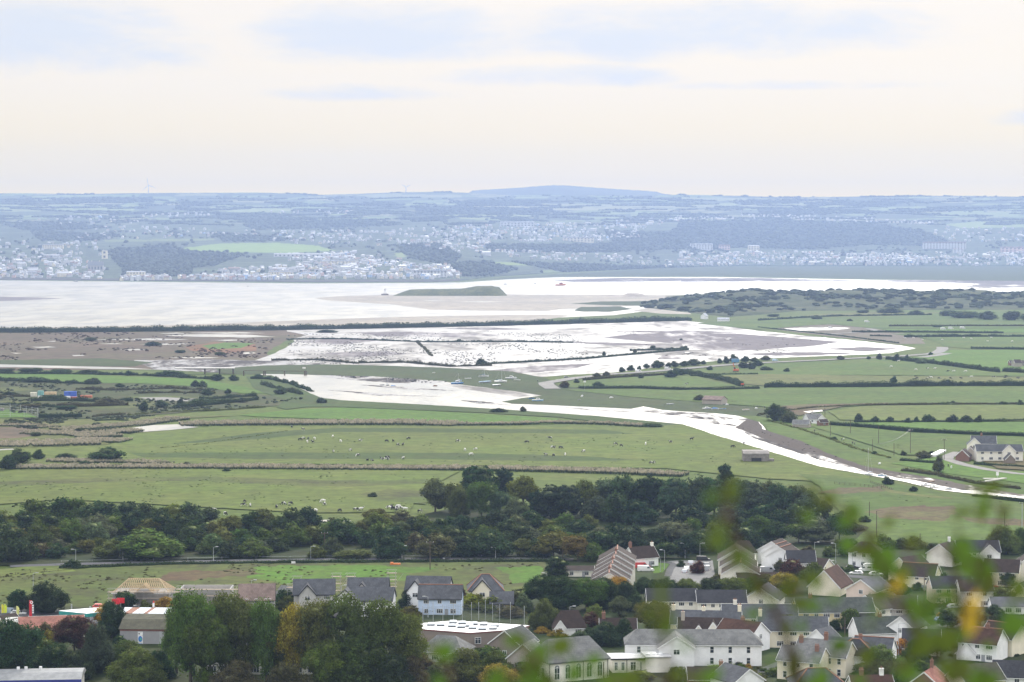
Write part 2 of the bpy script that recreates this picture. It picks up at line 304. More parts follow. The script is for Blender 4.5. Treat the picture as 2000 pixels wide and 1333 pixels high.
for q in ([(185,664),(260,662),(300,661),(370,664),(300,665)], [(320,655),(400,653),(480,654),(525,657),(440,659),(380,658),(345,657)], [(270,673),(330,671),(370,672),(330,674)], [(235,683),(270,682),(290,684),(250,685)], [(90,667),(110,666),(108,668)], [(140,694),(160,693.5),(165,695),(145,696)], [(310,652),(345,650),(370,652)], [(460,649),(490,650),(470,651)], [(467,690),(490,688),(500,690),(480,692)], [(20,689),(45,690),(30,691)], [(370,650.5),(450,649.5),(520,651),(440,652)], [(400,657.5),(480,656),(540,658),(470,659.5)], [(345,655),(390,654),(420,655.5),(380,656.5)], [(410,664.5),(450,663.5),(485,665),(440,666)], [(190,672),(225,671),(240,672.5)], [(60,678),(95,677),(110,678.5),(80,679.5)], [(330,699),(380,697.5),(430,699),(380,700.5)]):
    sheet('pool', q, M_RIVER, 3, .5, 4)
sheet('marsh', [(360,678),(420,668),(500,672),(500,685),(440,690),(375,686)], ground_mat('rust_marsh', [(.19,.105,.06),(.165,.10,.06),(.13,.12,.06)], (.01,.03,.1), dim=(.85,.7,.6)), 6, .8)
sheet('field', [(395,676),(440,669),(500,671),(470,680),(410,683)], M_BRIGHT, 5, .7)
sheet('mudflat', [(260,704),(400,702),(560,706),(650,712),(640,722),(480,724),(420,728),(300,722)], M_MUDSPARK, 6, .8)
sheet('saltmarsh', [(-420,704),(0,704),(200,700),(300,708),(260,716),(0,714),(-420,714)], M_SALT, 6, .6)
sheet('water', [(-420,711),(0,712),(120,715),(240,718),(300,722),(200,721),(60,718),(0,717.5),(-420,717)], M_RIVER, 4, .4)
sheet('saltmarsh', [(420,720),(520,714),(660,712),(860,718),(1000,726),(1068,739),(1090,752),(1240,775),(1420,790),(1520,802),(1540,815),(1476,816),(1400,808),(1333,804),(1293,801),(1233,799),(1167,796),(1060,791),(985,787),(1000,770),(910,754),(860,746),(760,744),(660,738),(540,733),(430,730)], M_SALT, 4, .7)
# river
sheet('river', [(500,731),(560,731),(640,734),(720,738),(767,742),(867,745),(910,753),(1000,764),(1057,773),(1020,778),(980,785),(1000,789),(1060,791),(1167,796),(1233,799),(1257,794),(1293,801),(1333,804),(1400,808),(1476,816),(1500,845),(1570,868),(1640,895),(1730,922),(1826,936),(1900,952),(2010,970),(2420,1040),(2420,1060),(2000,974),(1900,965),(1833,957),(1767,941),(1700,929),(1600,911),(1500,881),(1400,851),(1333,829),(1167,813),(1000,801),(834,791),(667,782),(625,777),(583,760),(530,735)], M_RIVER, 3, .4, 5)
sheet('mudflat', [(610,733),(720,735),(870,745),(850,750),(760,748),(640,739)], M_MUDSPARK, 5, .5, 5)
sheet('mudflat', [(850,750),(905,753),(1000,764),(1055,773),(1010,776),(960,768),(900,760)], M_MUD, 6, .5, 5)
sheet('mudflat', [(1230,800),(1300,803),(1400,809),(1476,817),(1462,824),(1400,823),(1340,815),(1270,806)], M_MUDSPARK, 5, .6, 5)
sheet('mudflat', [(1476,816),(1490,838),(1530,850),(1566,861),(1616,884),(1683,908),(1723,916),(1826,934),(1900,951),(2000,966),(2420,1035),(2420,1040),(1985,969),(1880,953),(1806,941),(1740,929),(1683,921),(1633,905),(1566,885),(1500,862),(1436,835),(1455,822)], M_MUDBANK, 4, .9, 4)
sheet('mudflat', [(1440,836),(1500,860),(1566,882),(1633,902),(1690,920),(1770,929),(1850,945),(1930,957),(1880,958),(1790,939),(1700,924),(1600,898),(1530,876),(1470,855)], M_MUDSPARK, 5, 1.2, 4)
sheet('riverbank', [(1440,812),(1476,813),(1560,826),(1640,852),(1760,890),(1830,905),(1920,915),(2060,940),(2060,985),(2000,967),(1900,952),(1826,935),(1723,917),(1683,909),(1616,885),(1566,862),(1500,842),(1486,825)], M_MID, 3, .6)
sheet('mudflat', [(1690,919),(1760,926),(1850,940),(1930,955),(2010,968),(2400,1036),(2400,1046),(2000,970.5),(1930,962),(1850,950),(1770,936),(1710,926)], mud_mat('braided_mud', (.13,.115,.10), (.50,.62), .06, .28, (1,.4,1), bump=.6), 5, 1.6, 4)
for q in ([(1560,878),(1600,889),(1640,902),(1600,893)], [(1350,818),(1420,826),(1450,834),(1400,829)], [(700,752),(800,757),(900,764),(800,761)], [(640,762),(760,770),(860,775),(740,773)], [(900,782),(960,786),(1000,792),(930,789)], [(1100,796),(1180,801),(1240,805),(1150,802)]):
    sheet('mudflat', q, M_MUDSPARK, 10, .9, 5)
# fields left of the river
sheet('field', [(-420,725),(0,727),(150,731),(233,735),(400,742),(483,757),(520,768),(477,769),(400,756),(267,748.5),(100,748),(0,738),(-420,736)], M_BRIGHT, 3, .5)
sheet('scrubland', [(-420,738),(0,739),(100,749),(267,749.5),(400,757),(477,770),(520,772),(600,778),(580,790),(480,797),(330,808),(250,815),(150,818),(0,816),(-420,816)], M_SCRUB, 5, 1)
sheet('scrubland', [(480,735),(530,733),(583,758),(625,777),(640,786),(560,782),(500,762)], M_BANK, 4, .8)
for q in ([(160,790),(250,783),(330,786),(300,797),(190,798)], [(-30,758),(40,757),(70,762),(10,766),(-60,766)], [(250,775),(330,773),(395,777),(330,782),(270,781)], [(520,785),(570,778),(600,782),(560,790)], [(-30,785),(60,782),(100,784),(50,789),(-20,790)]):
    sheet('field', q, M_ROUGH, 8, 1)
sheet('gravel', [(268,777),(320,776),(390,780),(385,784),(310,783)], M_PATH, 4, .5)
sheet('field', [(-20,802),(20,800),(55,808),(74,815),(-20,816)], M_BRIGHT, 2, .4)
sheet('riverbank', [(583,760),(625,777),(667,782),(834,791),(1000,801),(1167,813),(1333,829),(1290,834),(1130,820),(1090,815),(934,806),(667,795),(600,795),(560,800),(540,796)], M_BANK, 3, .5)
sheet('field', [(467,811),(567,801),(667,796),(800,801),(934,808),(1090,818),(1083,828),(900,831),(820,824),(667,819),(500,814)], M_BRIGHT, 4, .5)
sheet('field', [(-420,816),(0,820),(150,820),(330,812),(467,812),(350,818),(260,836),(190,855),(215,868),(100,873),(0,876),(-420,880)], M_DRY, 5, .8)
sheet('marsh', [(-60,835),(60,834),(95,842),(70,852),(30,856),(-60,858)], M_BROWN, 5, .8)
sheet('field', [(-420,882),(0,877),(215,869),(265,846),(385,836),(660,832),(1000,832),(1240,836),(1333,829),(1400,851),(1500,881),(1600,911),(1700,930),(1690,945),(1500,935),(1300,915),(1000,910),(600,906),(300,906),(0,912),(-420,916)], M_LIGHT, 3, .5)
sheet('field', [(330,868),(500,846),(660,836),(1000,838),(1180,840),(1240,848),(1000,846),(660,844),(480,860)], M_BANK, 5, .6)  # flat strip: shaded face of a bank put into the colour
sheet('field', [(250,885),(500,884),(900,885),(1150,892),(1250,899),(1100,901),(800,897),(500,897),(280,893)], M_BANK, 6, .7)  # second dark band, painted for a bank slope turned from the sun
sheet('field', [(-420,922),(0,917),(300,915),(700,917),(900,920),(820,960),(800,1000),(600,1002),(300,985),(120,975),(0,985),(-420,990)], M_LIGHT, 3, .6)
sheet('field', [(-420,945),(0,941),(150,935),(400,931),(560,936),(760,939),(860,934),(840,944),(680,951),(560,949),(400,940),(200,941),(0,952),(-420,956)], M_ROUGH, 8, 1.2)
sheet('field', [(700,965),(760,955),(840,960),(830,985),(740,978)], M_ROUGH, 6, 1.2)
sheet('pool', [(257,836),(300,830.5),(345,829),(362,832),(388,834.5),(335,840),(268,844.5)], M_RIVER, 3, .4, 5)
sheet('pool', [(208,857),(218,855),(220,860),(214,863)], M_RIVER, 1, .5, 4)
sheet('pool', [(-60,878),(0,877.5),(25,876.5),(28,878.5),(0,880),(-60,881)], M_RIVER, 1, .3, 5)
sheet('pool', [(605,1016.5),(640,1015.5),(690,1018),(640,1019.5)], M_RIVER, 2, .4, 5)
# fields right of the river
sheet('field', [(1360,632),(1500,622),(1700,606),(2420,596),(2420,640),(2000,641),(1850,642),(1700,641),(1620,633),(1480,644)], M_MID, 5, .5)
sheet('field', [(1560,616),(1700,609),(1840,611),(1760,617),(1620,620)], M_DRY, 6, .4)
sheet('field', [(1720,643),(2420,640),(2420,650),(2000,650),(1760,650)], M_BRIGHT, 5, .4)
sheet('field', [(1740,652),(2420,653),(2420,682),(1900,682),(1850,678),(1830,668),(1800,660)], M_MID, 4, .5)
sheet('field', [(1860,684),(2420,684),(2420,720),(1960,726),(1830,709),(1720,702),(1800,697)], M_BRIGHT, 4, .5)
sheet('field', [(1330,727),(1500,710),(1666,703),(1760,703),(1850,715),(1950,728),(2420,732),(2420,738),(1700,733),(1480,732),(1400,736)], M_MID, 4, .5)
sheet('field', [(1370,735),(1500,731),(1700,734),(2420,739),(2420,752),(2000,751),(1700,751),(1500,754),(1450,750),(1400,742)], M_DRY, 4, .6)
sheet('field', [(1140,745),(1290,733),(1340,736),(1440,754),(1330,759),(1140,757),(1110,757)], M_MID, 3, .5)
sheet('field', [(1100,761),(1330,762),(1480,760),(1500,757),(2420,755),(2420,786),(2000,788),(1760,787),(1560,800),(1430,790),(1240,776)], M_MID, 4, .5)
sheet('field', [(1620,804),(1680,794),(1840,791),(2420,789),(2420,820),(1900,823),(1720,822),(1640,820)], M_LIGHT, 4, .5)
sheet('field', [(1640,826),(1740,825),(2420,823),(2420,850),(1960,847),(1780,840)], M_BRIGHT, 3, .4)
sheet('field', [(1560,826),(1640,830),(1780,845),(2000,852),(2420,854),(2420,880),(1880,880),(1840,890),(1760,888),(1640,850)], M_MID, 3, .5)
sheet('field', [(1740,905),(1830,893),(1880,905),(1930,920),(2420,935),(2420,960),(2000,944),(1850,925)], M_BRIGHT, 3, .6)
sheet('field', [(1910,897),(1935,896),(2420,900),(2420,930),(2000,918),(1950,915)], M_SOIL, 3, .4)
sheet('field', [(1560,925),(1700,935),(1833,960),(2010,985),(2420,1010),(2420,1090),(1900,1080),(1640,1060),(1640,1000),(1600,950)], M_MID, 4, .8)
sheet('bracken', [(1640,953),(1720,951),(1730,960),(1640,966),(1600,962)], M_FERN, 16, 2)
sheet('bracken', [(1690,1000),(1740,990),(1860,988),(1880,1000),(1840,1018),(1740,1014)], M_FERN, 22, 4)
sheet('bracken', [(1880,1010),(2060,1016),(2060,1030),(1900,1022)], M_FERN, 16, 3)
sheet('path', [(1716,948),(1725,948),(1745,958),(1800,966),(1860,972),(1858,975),(1790,970),(1735,962)], M_DRY, 2, .4)
sheet('mud_track', [(1500,795),(1560,790),(1700,788),(1740,786),(1730,790),(1650,793),(1560,812),(1540,806)], M_FERN, 4, .6)
sheet('pool', [(1568,804),(1605,801),(1608,803.5),(1580,806.5)], M_RIVER, 2, .3, 5)
# roads
def ribbon(name, pts, w, mat, lift=None, wv=0):
    LAY[0] += 1; z = .02 + .004*LAY[0] if lift is None else lift
    P = [at(x, y, z) for x, y in pts]; Q = []
    for a, b in zip(P[:-1], P[1:]): n = max(1, int((b-a).length/12)); Q += [a.lerp(b, i/n) for i in range(n)]
    Q.append(P[-1]); m = MB(); L = []
    for i, p in enumerate(Q):
        d = (Q[min(i+1, len(Q)-1)] - Q[max(i-1, 0)]).normalized(); nn = Vector((-d.y, d.x, 0)); L += [p + nn*w/2, p - nn*w/2]
    m.add(L, [(2*i, 2*i+1, 2*i+3, 2*i+2) for i in range(len(Q)-1)])
    return structure(m.obj(name, mat))
ribbon('road', [(1080,759.5),(1068,752),(1066,748),(1086,744.5),(1130,737.5),(1185,731.5),(1263,726.5),(1309,722.5),(1423,712.5),(1500,708),(1600,703.5),(1666,700),(1760,695.5),(1820,691),(1833,687.5),(1841,682),(1840,678)], 11, M_PATH)
ribbon('road', [(1800,698),(1835,693.5),(1850,690)], 10, M_PATH)
ribbon('road', [(1620,652.5),(1690,648.5),(1712,645.5),(1695,642)], 9, M_PATH)
ribbon('road', [(2060,930),(1985,925),(1928,917),(1880,907),(1850,897),(1853,890),(1872,883)], 5.5, M_PATH)
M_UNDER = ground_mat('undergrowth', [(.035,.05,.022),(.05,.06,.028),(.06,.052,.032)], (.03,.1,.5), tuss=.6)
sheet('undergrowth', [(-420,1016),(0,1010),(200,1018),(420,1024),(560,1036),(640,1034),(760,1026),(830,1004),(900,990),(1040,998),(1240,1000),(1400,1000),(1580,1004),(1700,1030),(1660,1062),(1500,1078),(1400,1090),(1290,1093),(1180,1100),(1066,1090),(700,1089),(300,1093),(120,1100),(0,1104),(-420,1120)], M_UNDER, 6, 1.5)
# near ground: the road behind the belt, the rough field, the town
sheet('field', [(-420,1135),(0,1115),(120,1106),(500,1100),(1066,1098),(1066,1110),(1060,1140),(900,1180),(500,1190),(200,1200),(-420,1240)], M_ROUGH, 4, 1)
sheet('field', [(-420,1120),(0,1112),(70,1105),(130,1106),(150,1116),(60,1124),(-420,1140)], M_LIGHT, 4, .8)
for q in ([(500,1106),(700,1104),(860,1110),(840,1118),(700,1122),(640,1134),(560,1142),(480,1128)], [(960,1108),(1062,1106),(1060,1134),(1000,1140),(985,1122)], [(680,1118),(800,1122),(780,1136),(690,1138)]):
    sheet('field', q, ground_mat('lush_grass', [(.13,.24,.04),(.12,.21,.04),(.15,.19,.06)], (.03,.08,.4), tuss=.5), 22, 4)
sheet('field', [(330,1118),(480,1112),(520,1120),(400,1132),(300,1134)], M_FERN, 24, 5)
sheet('town_ground', [(1066,1100),(1300,1085),(1660,1062),(2420,1090),(2420,1420),(1000,1420),(1020,1180),(1060,1130)], ground_mat('garden_ground', [(.045,.068,.028),(.045,.058,.03),(.09,.085,.065)], (.03,.1,.6), tuss=.6), 4, 1)
sheet('town_ground', [(-420,1190),(200,1185),(480,1195),(1020,1180),(1000,1420),(-420,1420)], ground_mat('yard_ground', [(.05,.065,.03),(.055,.06,.035),(.10,.095,.08)], (.03,.1,.6), tuss=.6), 4, 1)
ribbon('road', [(20,1106),(155,1101.5),(500,1094.5),(700,1092),(1000,1091.3),(1120,1093)], 5, M_TARMAC)
sheet('road', [(1300,1096.5),(1322,1095),(1392,1095),(1400,1150),(1305,1150),(1308,1128),(1318,1108),(1312,1098)], ground_mat('pale_concrete', [(.25,.245,.235),(.22,.215,.21),(.19,.19,.185)], (.05,.3,2), dim=(.8,.8,.8)), 0, 0)
sheet('lawn', [(1276,1099),(1305,1101),(1306,1104),(1295,1118),(1276,1120)], M_BRIGHT, 0, 0)
ribbon('pavement', [(1304,1126),(1309,1112),(1316,1103),(1311,1100),(1290,1097.5)], 2.2, M_TARMAC)
ribbon('road', [(1500,1120),(1560,1122),(1640,1124),(1720,1130)], 5.5, M_TARMAC)
ribbon('road', [(1480,1320),(1640,1250),(1760,1235),(1900,1215)], 5.5, M_TARMAC)
sheet('yard', [(-60,1192),(60,1190),(330,1196),(330,1225),(100,1216),(-60,1216)], M_TARMAC, 2, .5)
# ------------------------------------------------------------------ far shore hillside
yfoot_c = ([-420, 0, 300, 600, 860, 900, 960, 1100, 1300, 1420, 2420], [546, 547, 549, 551.5, 551, 549, 541, 532, 523.5, 520, 520])
yridge_c = ([-420, 0, 60, 150, 240, 300, 420, 500, 560, 620, 700, 780, 860, 915, 1000, 1290, 1330, 1440, 1535, 1620, 1800, 1900, 2000, 2420], [381, 378, 378, 380, 378, 377.5, 377, 376.5, 378, 381, 379, 376, 375, 377, 382, 382, 380.5, 383, 385.5, 385, 383, 383, 385, 388])
def far_d(x, y):
    yf = np.interp(x, *yfoot_c); yr = np.interp(x, *yridge_c); t = np.clip((yf-y)/(yf-yr), 0, 1)
    d0 = EYE*F/(yf-HZ)*.999
    return d0 + (14300-d0)*t**1.35
def far(x, y, lift=0.0):
    r = ray(x, y); k = float(far_d(x, y))/r[1]; return Vector((r[0]*k, r[1]*k, EYE + r[2]*k + lift))
def inpoly(x, y, poly):
    x = np.asarray(x, float); y = np.asarray(y, float); r = np.zeros(np.broadcast(x, y).shape, bool); n = len(poly)
    for i in range(n):
        (x0, y0), (x1, y1) = poly[i], poly[(i+1) % n]
        if y0 == y1: continue
        c = ((y0 > y) != (y1 > y)) & (x < (x1-x0)*(y-y0)/(y1-y0)+x0); r ^= c
    return r
WOODS = [[(1290,488),(1300,462),(1330,436),(1450,431),(1600,433),(1700,437),(1800,450),(1850,470),(1840,482),(1700,478),(1600,488),(1440,484)],
 [(205,490),(330,478),(370,492),(480,497),(420,520),(300,530),(240,527)], [(240,505),(380,505),(370,540),(240,541)], [(470,440),(640,430),(760,433),(800,440),(640,446),(500,450)],
 [(770,480),(860,476),(900,500),(880,520),(800,505)], [(880,515),(960,512),(1010,528),(960,540),(900,540)], [(1000,512),(1240,520),(1400,523),(1380,534),(1100,532)], [(940,478),(1150,478),(1260,470),(1300,488),(1180,494),(960,492)],
 [(60,452),(150,455),(240,460),(200,470),(80,472)], [(1180,450),(1320,455),(1300,480),(1200,475)], [(410,455),(520,462),(600,470),(440,474)], [(0,440),(120,432),(220,446),(60,452)], [(100,388),(300,386),(300,396),(110,398)], [(880,392),(1050,392),(1060,402),(900,404)], [(800,402),(1080,410),(1070,420),(820,418)], [(1420,392),(1560,390),(1560,398),(1440,400)], [(420,418),(560,424),(560,432),(430,430)], [(1560,395),(1760,394),(1760,400),(1580,402)], [(1480,410),(1640,408),(1620,420),(1490,424)]]
FIELDS = [([(340,487),(430,476),(540,474.5),(620,480),(655,490),(560,494),(400,493)], (.17,.24,.06)), ([(95,401),(265,400),(260,412),(110,412)], (.18,.22,.09)), ([(0,400),(90,402),(80,414),(0,414)], (.19,.22,.10)), ([(410,404),(560,406),(600,412),(480,416),(410,412)], (.20,.23,.10)), ([(890,402),(1200,405),(1340,409),(1330,413),(900,409)], (.22,.22,.12)), ([(890,420),(1040,421),(1000,430),(900,428)], (.19,.22,.09)),
 ([(1340,398),(1580,395),(1640,404),(1660,414),(1500,412),(1340,404)], (.20,.24,.10)), ([(1840,438),(1940,431),(2060,431),(2060,444),(1880,446)], (.19,.24,.09)), ([(1720,405),(1800,403),(1790,410),(1720,411)], (.18,.22,.09)), ([(1800,416),(1990,414),(1990,424),(1830,424)], (.17,.21,.09)), ([(200,469),(420,466),(420,470),(210,473)], (.13,.16,.06)), ([(930,511),(1050,514),(1050,519),(960,518)], (.16,.21,.06)), ([(770,494),(800,494),(800,502),(775,503)], (.16,.2,.07)), ([(840,500),(870,500),(866,507),(842,507)], (.16,.2,.07)), ([(262,388),(284,389),(280,394),(268,394)], (.35,.24,.16)), ([(930,396),(1320,402),(1700,398),(1700,402),(1320,407),(930,400)], (.19,.2,.11)), ([(1060,528),(1140,529),(1130,534),(1060,533)], (.13,.17,.06)), ([(700,380),(900,381),(900,386),(720,386)], (.19,.2,.11)), ([(1330,386),(1500,388),(1500,393),(1340,393)], (.19,.21,.11))]
def build_far():
    xs = np.arange(-420, 2424, 3.0); ts = np.linspace(0, 1, 170); X = np.repeat(xs[:, None], len(ts), 1)
    yf = np.interp(xs, *yfoot_c)[:, None]; yr = np.interp(xs, *yridge_c)[:, None]; Yp = yf + (yr-yf)*ts[None, :]
    a, b = (X-CX)/F, (Yp-CY)/F; ry = CT - b*ST; rz = -ST - b*CT; K = far_d(X, Yp)/ry
    V = np.stack([a*K, ry*K, EYE + rz*K], -1); V[:, 0, 2] -= 4
    # a shelf behind the ridge so that the land does not end at its crest
    B = V[:, -1:, :].copy(); B[:, :, 1] += 900; B[:, :, 2] -= 60; V = np.concatenate([V, B], 1)
    n, k = V.shape[:2]; idx = np.arange(n*k).reshape(n, k); Fc = np.stack([idx[:-1,:-1], idx[1:,:-1], idx[1:,1:], idx[:-1,1:]], -1).reshape(-1, 4)
    # land use: patchwork of fields with hedge lines, woods, gardens
    wx = X/70 + 1.6*fbm(X*.012, Yp*.10); wy = (Yp + (X*.012))/4.6 + 1.5*fbm(X*.02+9, Yp*.08+3)
    cx, cy = np.floor(wx).astype(int), np.floor(wy).astype(int); h = _perm[(cx*7+cy*13) % 256, (cx*3+cy*29) % 256]
    pal = np.array([(.16,.20,.085), (.13,.175,.07), (.18,.185,.10), (.055,.075,.045), (.07,.09,.05), (.045,.062,.04)]); Cc = pal[np.minimum((h*6).astype(int), 5)]
    low = np.clip((Yp-425)/20, 0, 1)[..., None]; Cc = Cc*(1-low) + low*np.array((.06,.078,.045))*(.8+.6*h[..., None])
    ex = np.minimum(wx-cx, 1-(wx-cx)) < .025; ey = np.minimum(wy-cy, 1-(wy-cy)) < .10; Cc = np.where((ex | ey)[..., None], np.array((.035,.05,.032)), Cc)
    j = 3*(fbm(X*.06, Yp*.5)-.5)
    for poly, c in FIELDS: Cc = np.where(inpoly(X+4*j, Yp+j*.4, poly)[..., None], np.array(c), Cc)
    for poly in WOODS: Cc = np.where(inpoly(X+8*j, Yp+j, poly)[..., None], np.array((.038,.052,.034)), Cc)
    sh = (Yp > yf-4.5) & (X < 900); Cc = np.where(sh[..., None], np.array((.075,.07,.06)), Cc)
    Cc = np.concatenate([Cc, Cc[:, -1:, :]], 1); RGBA = np.concatenate([Cc, np.ones(Cc.shape[:2]+(1,))], -1)
    m, t, bb = nmat('hillside_land'); bb.inputs['Roughness'].default_value = .95; bb.inputs['Specular IOR Level'].default_value = .1
    g = t.new('ShaderNodeNewGeometry').outputs['Position']; at_ = t.new('ShaderNodeAttribute', attribute_name='land')
    t.l.new(t.mix(1.0, at_.outputs['Color'], t.mix(t.noise(g, .02, 5, .7), (.55,.55,.55), (1.45,1.45,1.45)), 'MULTIPLY'), bb.inputs['Base Color'])
    structure(link('hillside', mesh_np('hillside', V.reshape(-1, 3), Fc, [m], attrs={'land': ('POINT', 'FLOAT_COLOR', RGBA.reshape(-1, 4))}, smooth=True)))
    # the long blue hill beyond
    px = np.arange(880, 1330, 4.0); cr = np.interp(px, [880, 915, 922, 960, 1010, 1050, 1082, 1120, 1200, 1282, 1290, 1330], [382, 378, 372.5, 370.5, 367.5, 364, 362, 364, 369.5, 374.5, 378, 383]) + (fbm(px*.2, px*0)-.5)*1.2
    rows = []
    for dd, f in ((14900, 0), (15300, .55), (15700, .85), (16000, 1), (16400, .9), (17000, .2)):
        r = [ray(x, c) for x, c in zip(px, cr)]; rows.append([(q[0]*dd/q[1], dd, 200 + f*(EYE + q[2]*16000/q[1] - 200)) for q in r])
    V = np.array(rows).transpose(1, 0, 2); n, k = V.shape[:2]; idx = np.arange(n*k).reshape(n, k); Fc = np.stack([idx[:-1,:-1], idx[1:,:-1], idx[1:,1:], idx[:-1,1:]], -1).reshape(-1, 4)
    structure(link('hill', mesh_np('hill', V.reshape(-1, 3), Fc, [plain('hill_forest', (.04,.055,.035), .95, .3, .004)], smooth=True)))
build_far()
# woods and hedgerow trees on the far hillside: one mass of crowns
LEAFMATT = leaf_mat('foliage_far', .3, 0.0)
def blob_mass(name, P, rad, hgt, mat, seed=0, sub=1):
    bm = bmesh.new(); bmesh.ops.create_icosphere(bm, subdivisions=sub, radius=1); bv = np.array([v.co[:] for v in bm.verts]); bf = np.array([[v.index for v in f.verts] for f in bm.faces]); bm.free()
    g = np.random.default_rng(seed); n = len(P); S = np.stack([rad, rad, hgt], -1)[:, None, :]
    V = bv[None]*S*(.8+.4*g.random((n, len(bv), 1))) + np.asarray(P)[:, None, :] + np.stack([rad*0, rad*0, hgt*.55], -1)[:, None, :]
    Fc = bf[None] + (np.arange(n)*len(bv))[:, None, None]; tint = np.repeat(g.random(n), len(bf))
    return link(name, mesh_np(name, V.reshape(-1, 3), Fc.reshape(-1, 3), [mat], attrs={'tint': ('FACE', 'FLOAT', tint)}))
def build_far_woods():
    g = np.random.default_rng(5); pts = []
    for poly in WOODS:
        xs = [p[0] for p in poly]; ys = [p[1] for p in poly]; A = (max(xs)-min(xs))*(max(ys)-min(ys)); n = int(A/6.5)
        x = g.uniform(min(xs), max(xs), n); y = g.uniform(min(ys), max(ys), n); k = inpoly(x, y, poly); pts += list(zip(x[k], y[k]))
    x = g.uniform(-300, 2300, 7000); y = g.uniform(384, 545, 7000); dn = fbm(x*.02, y*.12, 4); keep = (dn > .52) & (y < np.interp(x, *yfoot_c)-2)
    for p, c in FIELDS: keep &= ~inpoly(x, y, p)
    pts += list(zip(x[keep], y[keep]))
    xr = np.arange(-300, 2300, 3.0); nr = fbm(xr*.03, xr*0+4, 4); pts += [(a, float(np.interp(a, *yridge_c))+1.0) for a, q in zip(xr, nr) if q > .52]
    for i in range(420):                                        # hedge lines running across the slopes
        hx, hy = g.uniform(-200, 2200), g.uniform(388, 440); L = g.uniform(30, 110); sl = g.uniform(-.05, .05)
        pts += [(hx+q, hy+q*sl) for q in np.arange(0, L, 3.5)]
    P = np.array([far(a, b)[:] for a, b in pts]); n = len(P); d = P[:, 1]
    rad = (g.uniform(4.5, 9.5, n))*np.interp(d, [6000, 9000, 14000], [.75, 1.0, 1.5]); hgt = rad*g.uniform(.7, 1.05, n)*np.interp(d, [6000, 14000], [.9, .55])
    o = blob_mass('woodland', P, rad, hgt, LEAFMATT, 3); o.color = (.10,.115,.09,1); o['kind'] = 'stuff'; o['label'] = 'hazy blue green woods and hedgerows spread over the far hillside'; o['category'] = 'woodland'
build_far_woods()
# ------------------------------------------------------------------ foliage
def leaves(g, P, N, size, tint, squash=.75):
    """one bent quad per point; N = outward direction"""
    n = len(P); r = g.normal(size=(n, 3)); nn = N*.9 + r*.75; nn /= np.linalg.norm(nn, axis=1, keepdims=True)
    u = np.cross(nn, g.normal(size=(n, 3))); u /= np.linalg.norm(u, axis=1, keepdims=True)+1e-9; w = np.cross(nn, u)
    s = (size*g.uniform(.6, 1.35, n))[:, None] if np.isscalar(size) else (size*g.uniform(.6, 1.35, n))[:, None]
    V = np.stack([P-u*s*.5, P-w*s*.5*squash, P+u*s*.5, P+w*s*.5*squash], 1).reshape(-1, 3)
    return V, np.arange(4*n).reshape(n, 4), tint
def sphere_core(c, r, nu=10, nv=7):
    V = []; Fq = []
    for i in range(nv+1):
        a = math.pi*i/nv
        for j in range(nu): b = 2*math.pi*j/nu; V.append((c[0]+r[0]*math.sin(a)*math.cos(b), c[1]+r[1]*math.sin(a)*math.sin(b), c[2]+r[2]*math.cos(a)))
    for i in range(nv):
        for j in range(nu): Fq.append((i*nu+j, i*nu+(j+1) % nu, (i+1)*nu+(j+1) % nu, (i+1)*nu+j))
    return np.array(V), np.array(Fq)
def crown(name, seed, lobes, nclump, per, csize, leaf, zmin=0.0, core=.72, droop=0.0, flat=1.0):
    g = np.random.default_rng(seed); lob = np.array(lobes, float); wgt = (lob[:, 3]*lob[:, 4]*lob[:, 5])**(2/3); wgt /= wgt.sum()
    C, D = [], []
    while len(C) < nclump:
        L = lob[g.choice(len(lob), p=wgt)]; d = g.normal(size=3); d /= np.linalg.norm(d); d[2] = d[2] if d[2] > -.35 else -d[2]*.5
        p = L[:3] + d*L[3:]*g.uniform(.72, 1.06)
        if p[2] < zmin or any((((p-Q[:3])/Q[3:])**2).sum() < .62 for Q in lob): continue
        C.append(p); D.append(d)
    C, D = np.array(C), np.array(D); ct = np.clip(g.normal(.5, .28, nclump), 0, 1); nz = .10*(C[:, 2]-C[:, 2].mean())
    k = np.repeat(np.arange(nclump), per); off = g.normal(size=(len(k), 3))*csize*np.array((1, 1, flat)); P = C[k] + off; P[:, 2] -= droop*np.abs(g.normal(size=len(k)))
    ok = P[:, 2] > -.01; P, k, off = P[ok], k[ok], off[ok]
    N = D[k]*.7 + off/csize*.5; V, Fq, _ = leaves(g, P, N, leaf, None); tint = np.clip(ct[k] + g.normal(0, .12, len(k)), 0, 1)
    VV, FF, TT = [V], [Fq], [tint]; nb = len(V)
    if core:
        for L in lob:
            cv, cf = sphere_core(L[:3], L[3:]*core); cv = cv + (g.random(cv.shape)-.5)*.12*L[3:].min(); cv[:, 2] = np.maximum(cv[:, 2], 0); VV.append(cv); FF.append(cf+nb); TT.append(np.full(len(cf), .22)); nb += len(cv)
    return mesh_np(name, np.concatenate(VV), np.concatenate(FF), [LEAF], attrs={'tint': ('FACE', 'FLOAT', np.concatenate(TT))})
def lobes_bush(g, n=7, wide=.5, top=.98):
    L = [(0, 0, .30, .37, .37, .40)]
    for i in range(n):
        a = 2*math.pi*(i+g.random()*.7)/n; r = g.uniform(.22, .30); h = g.uniform(.14, .50); q = g.uniform(.16, .24)
        L.append((r*math.cos(a), r*math.sin(a), h, q, q, q*1.25))
    L.append((g.uniform(-.1, .1), g.uniform(-.1, .1), .70, .24, .24, .27)); return L
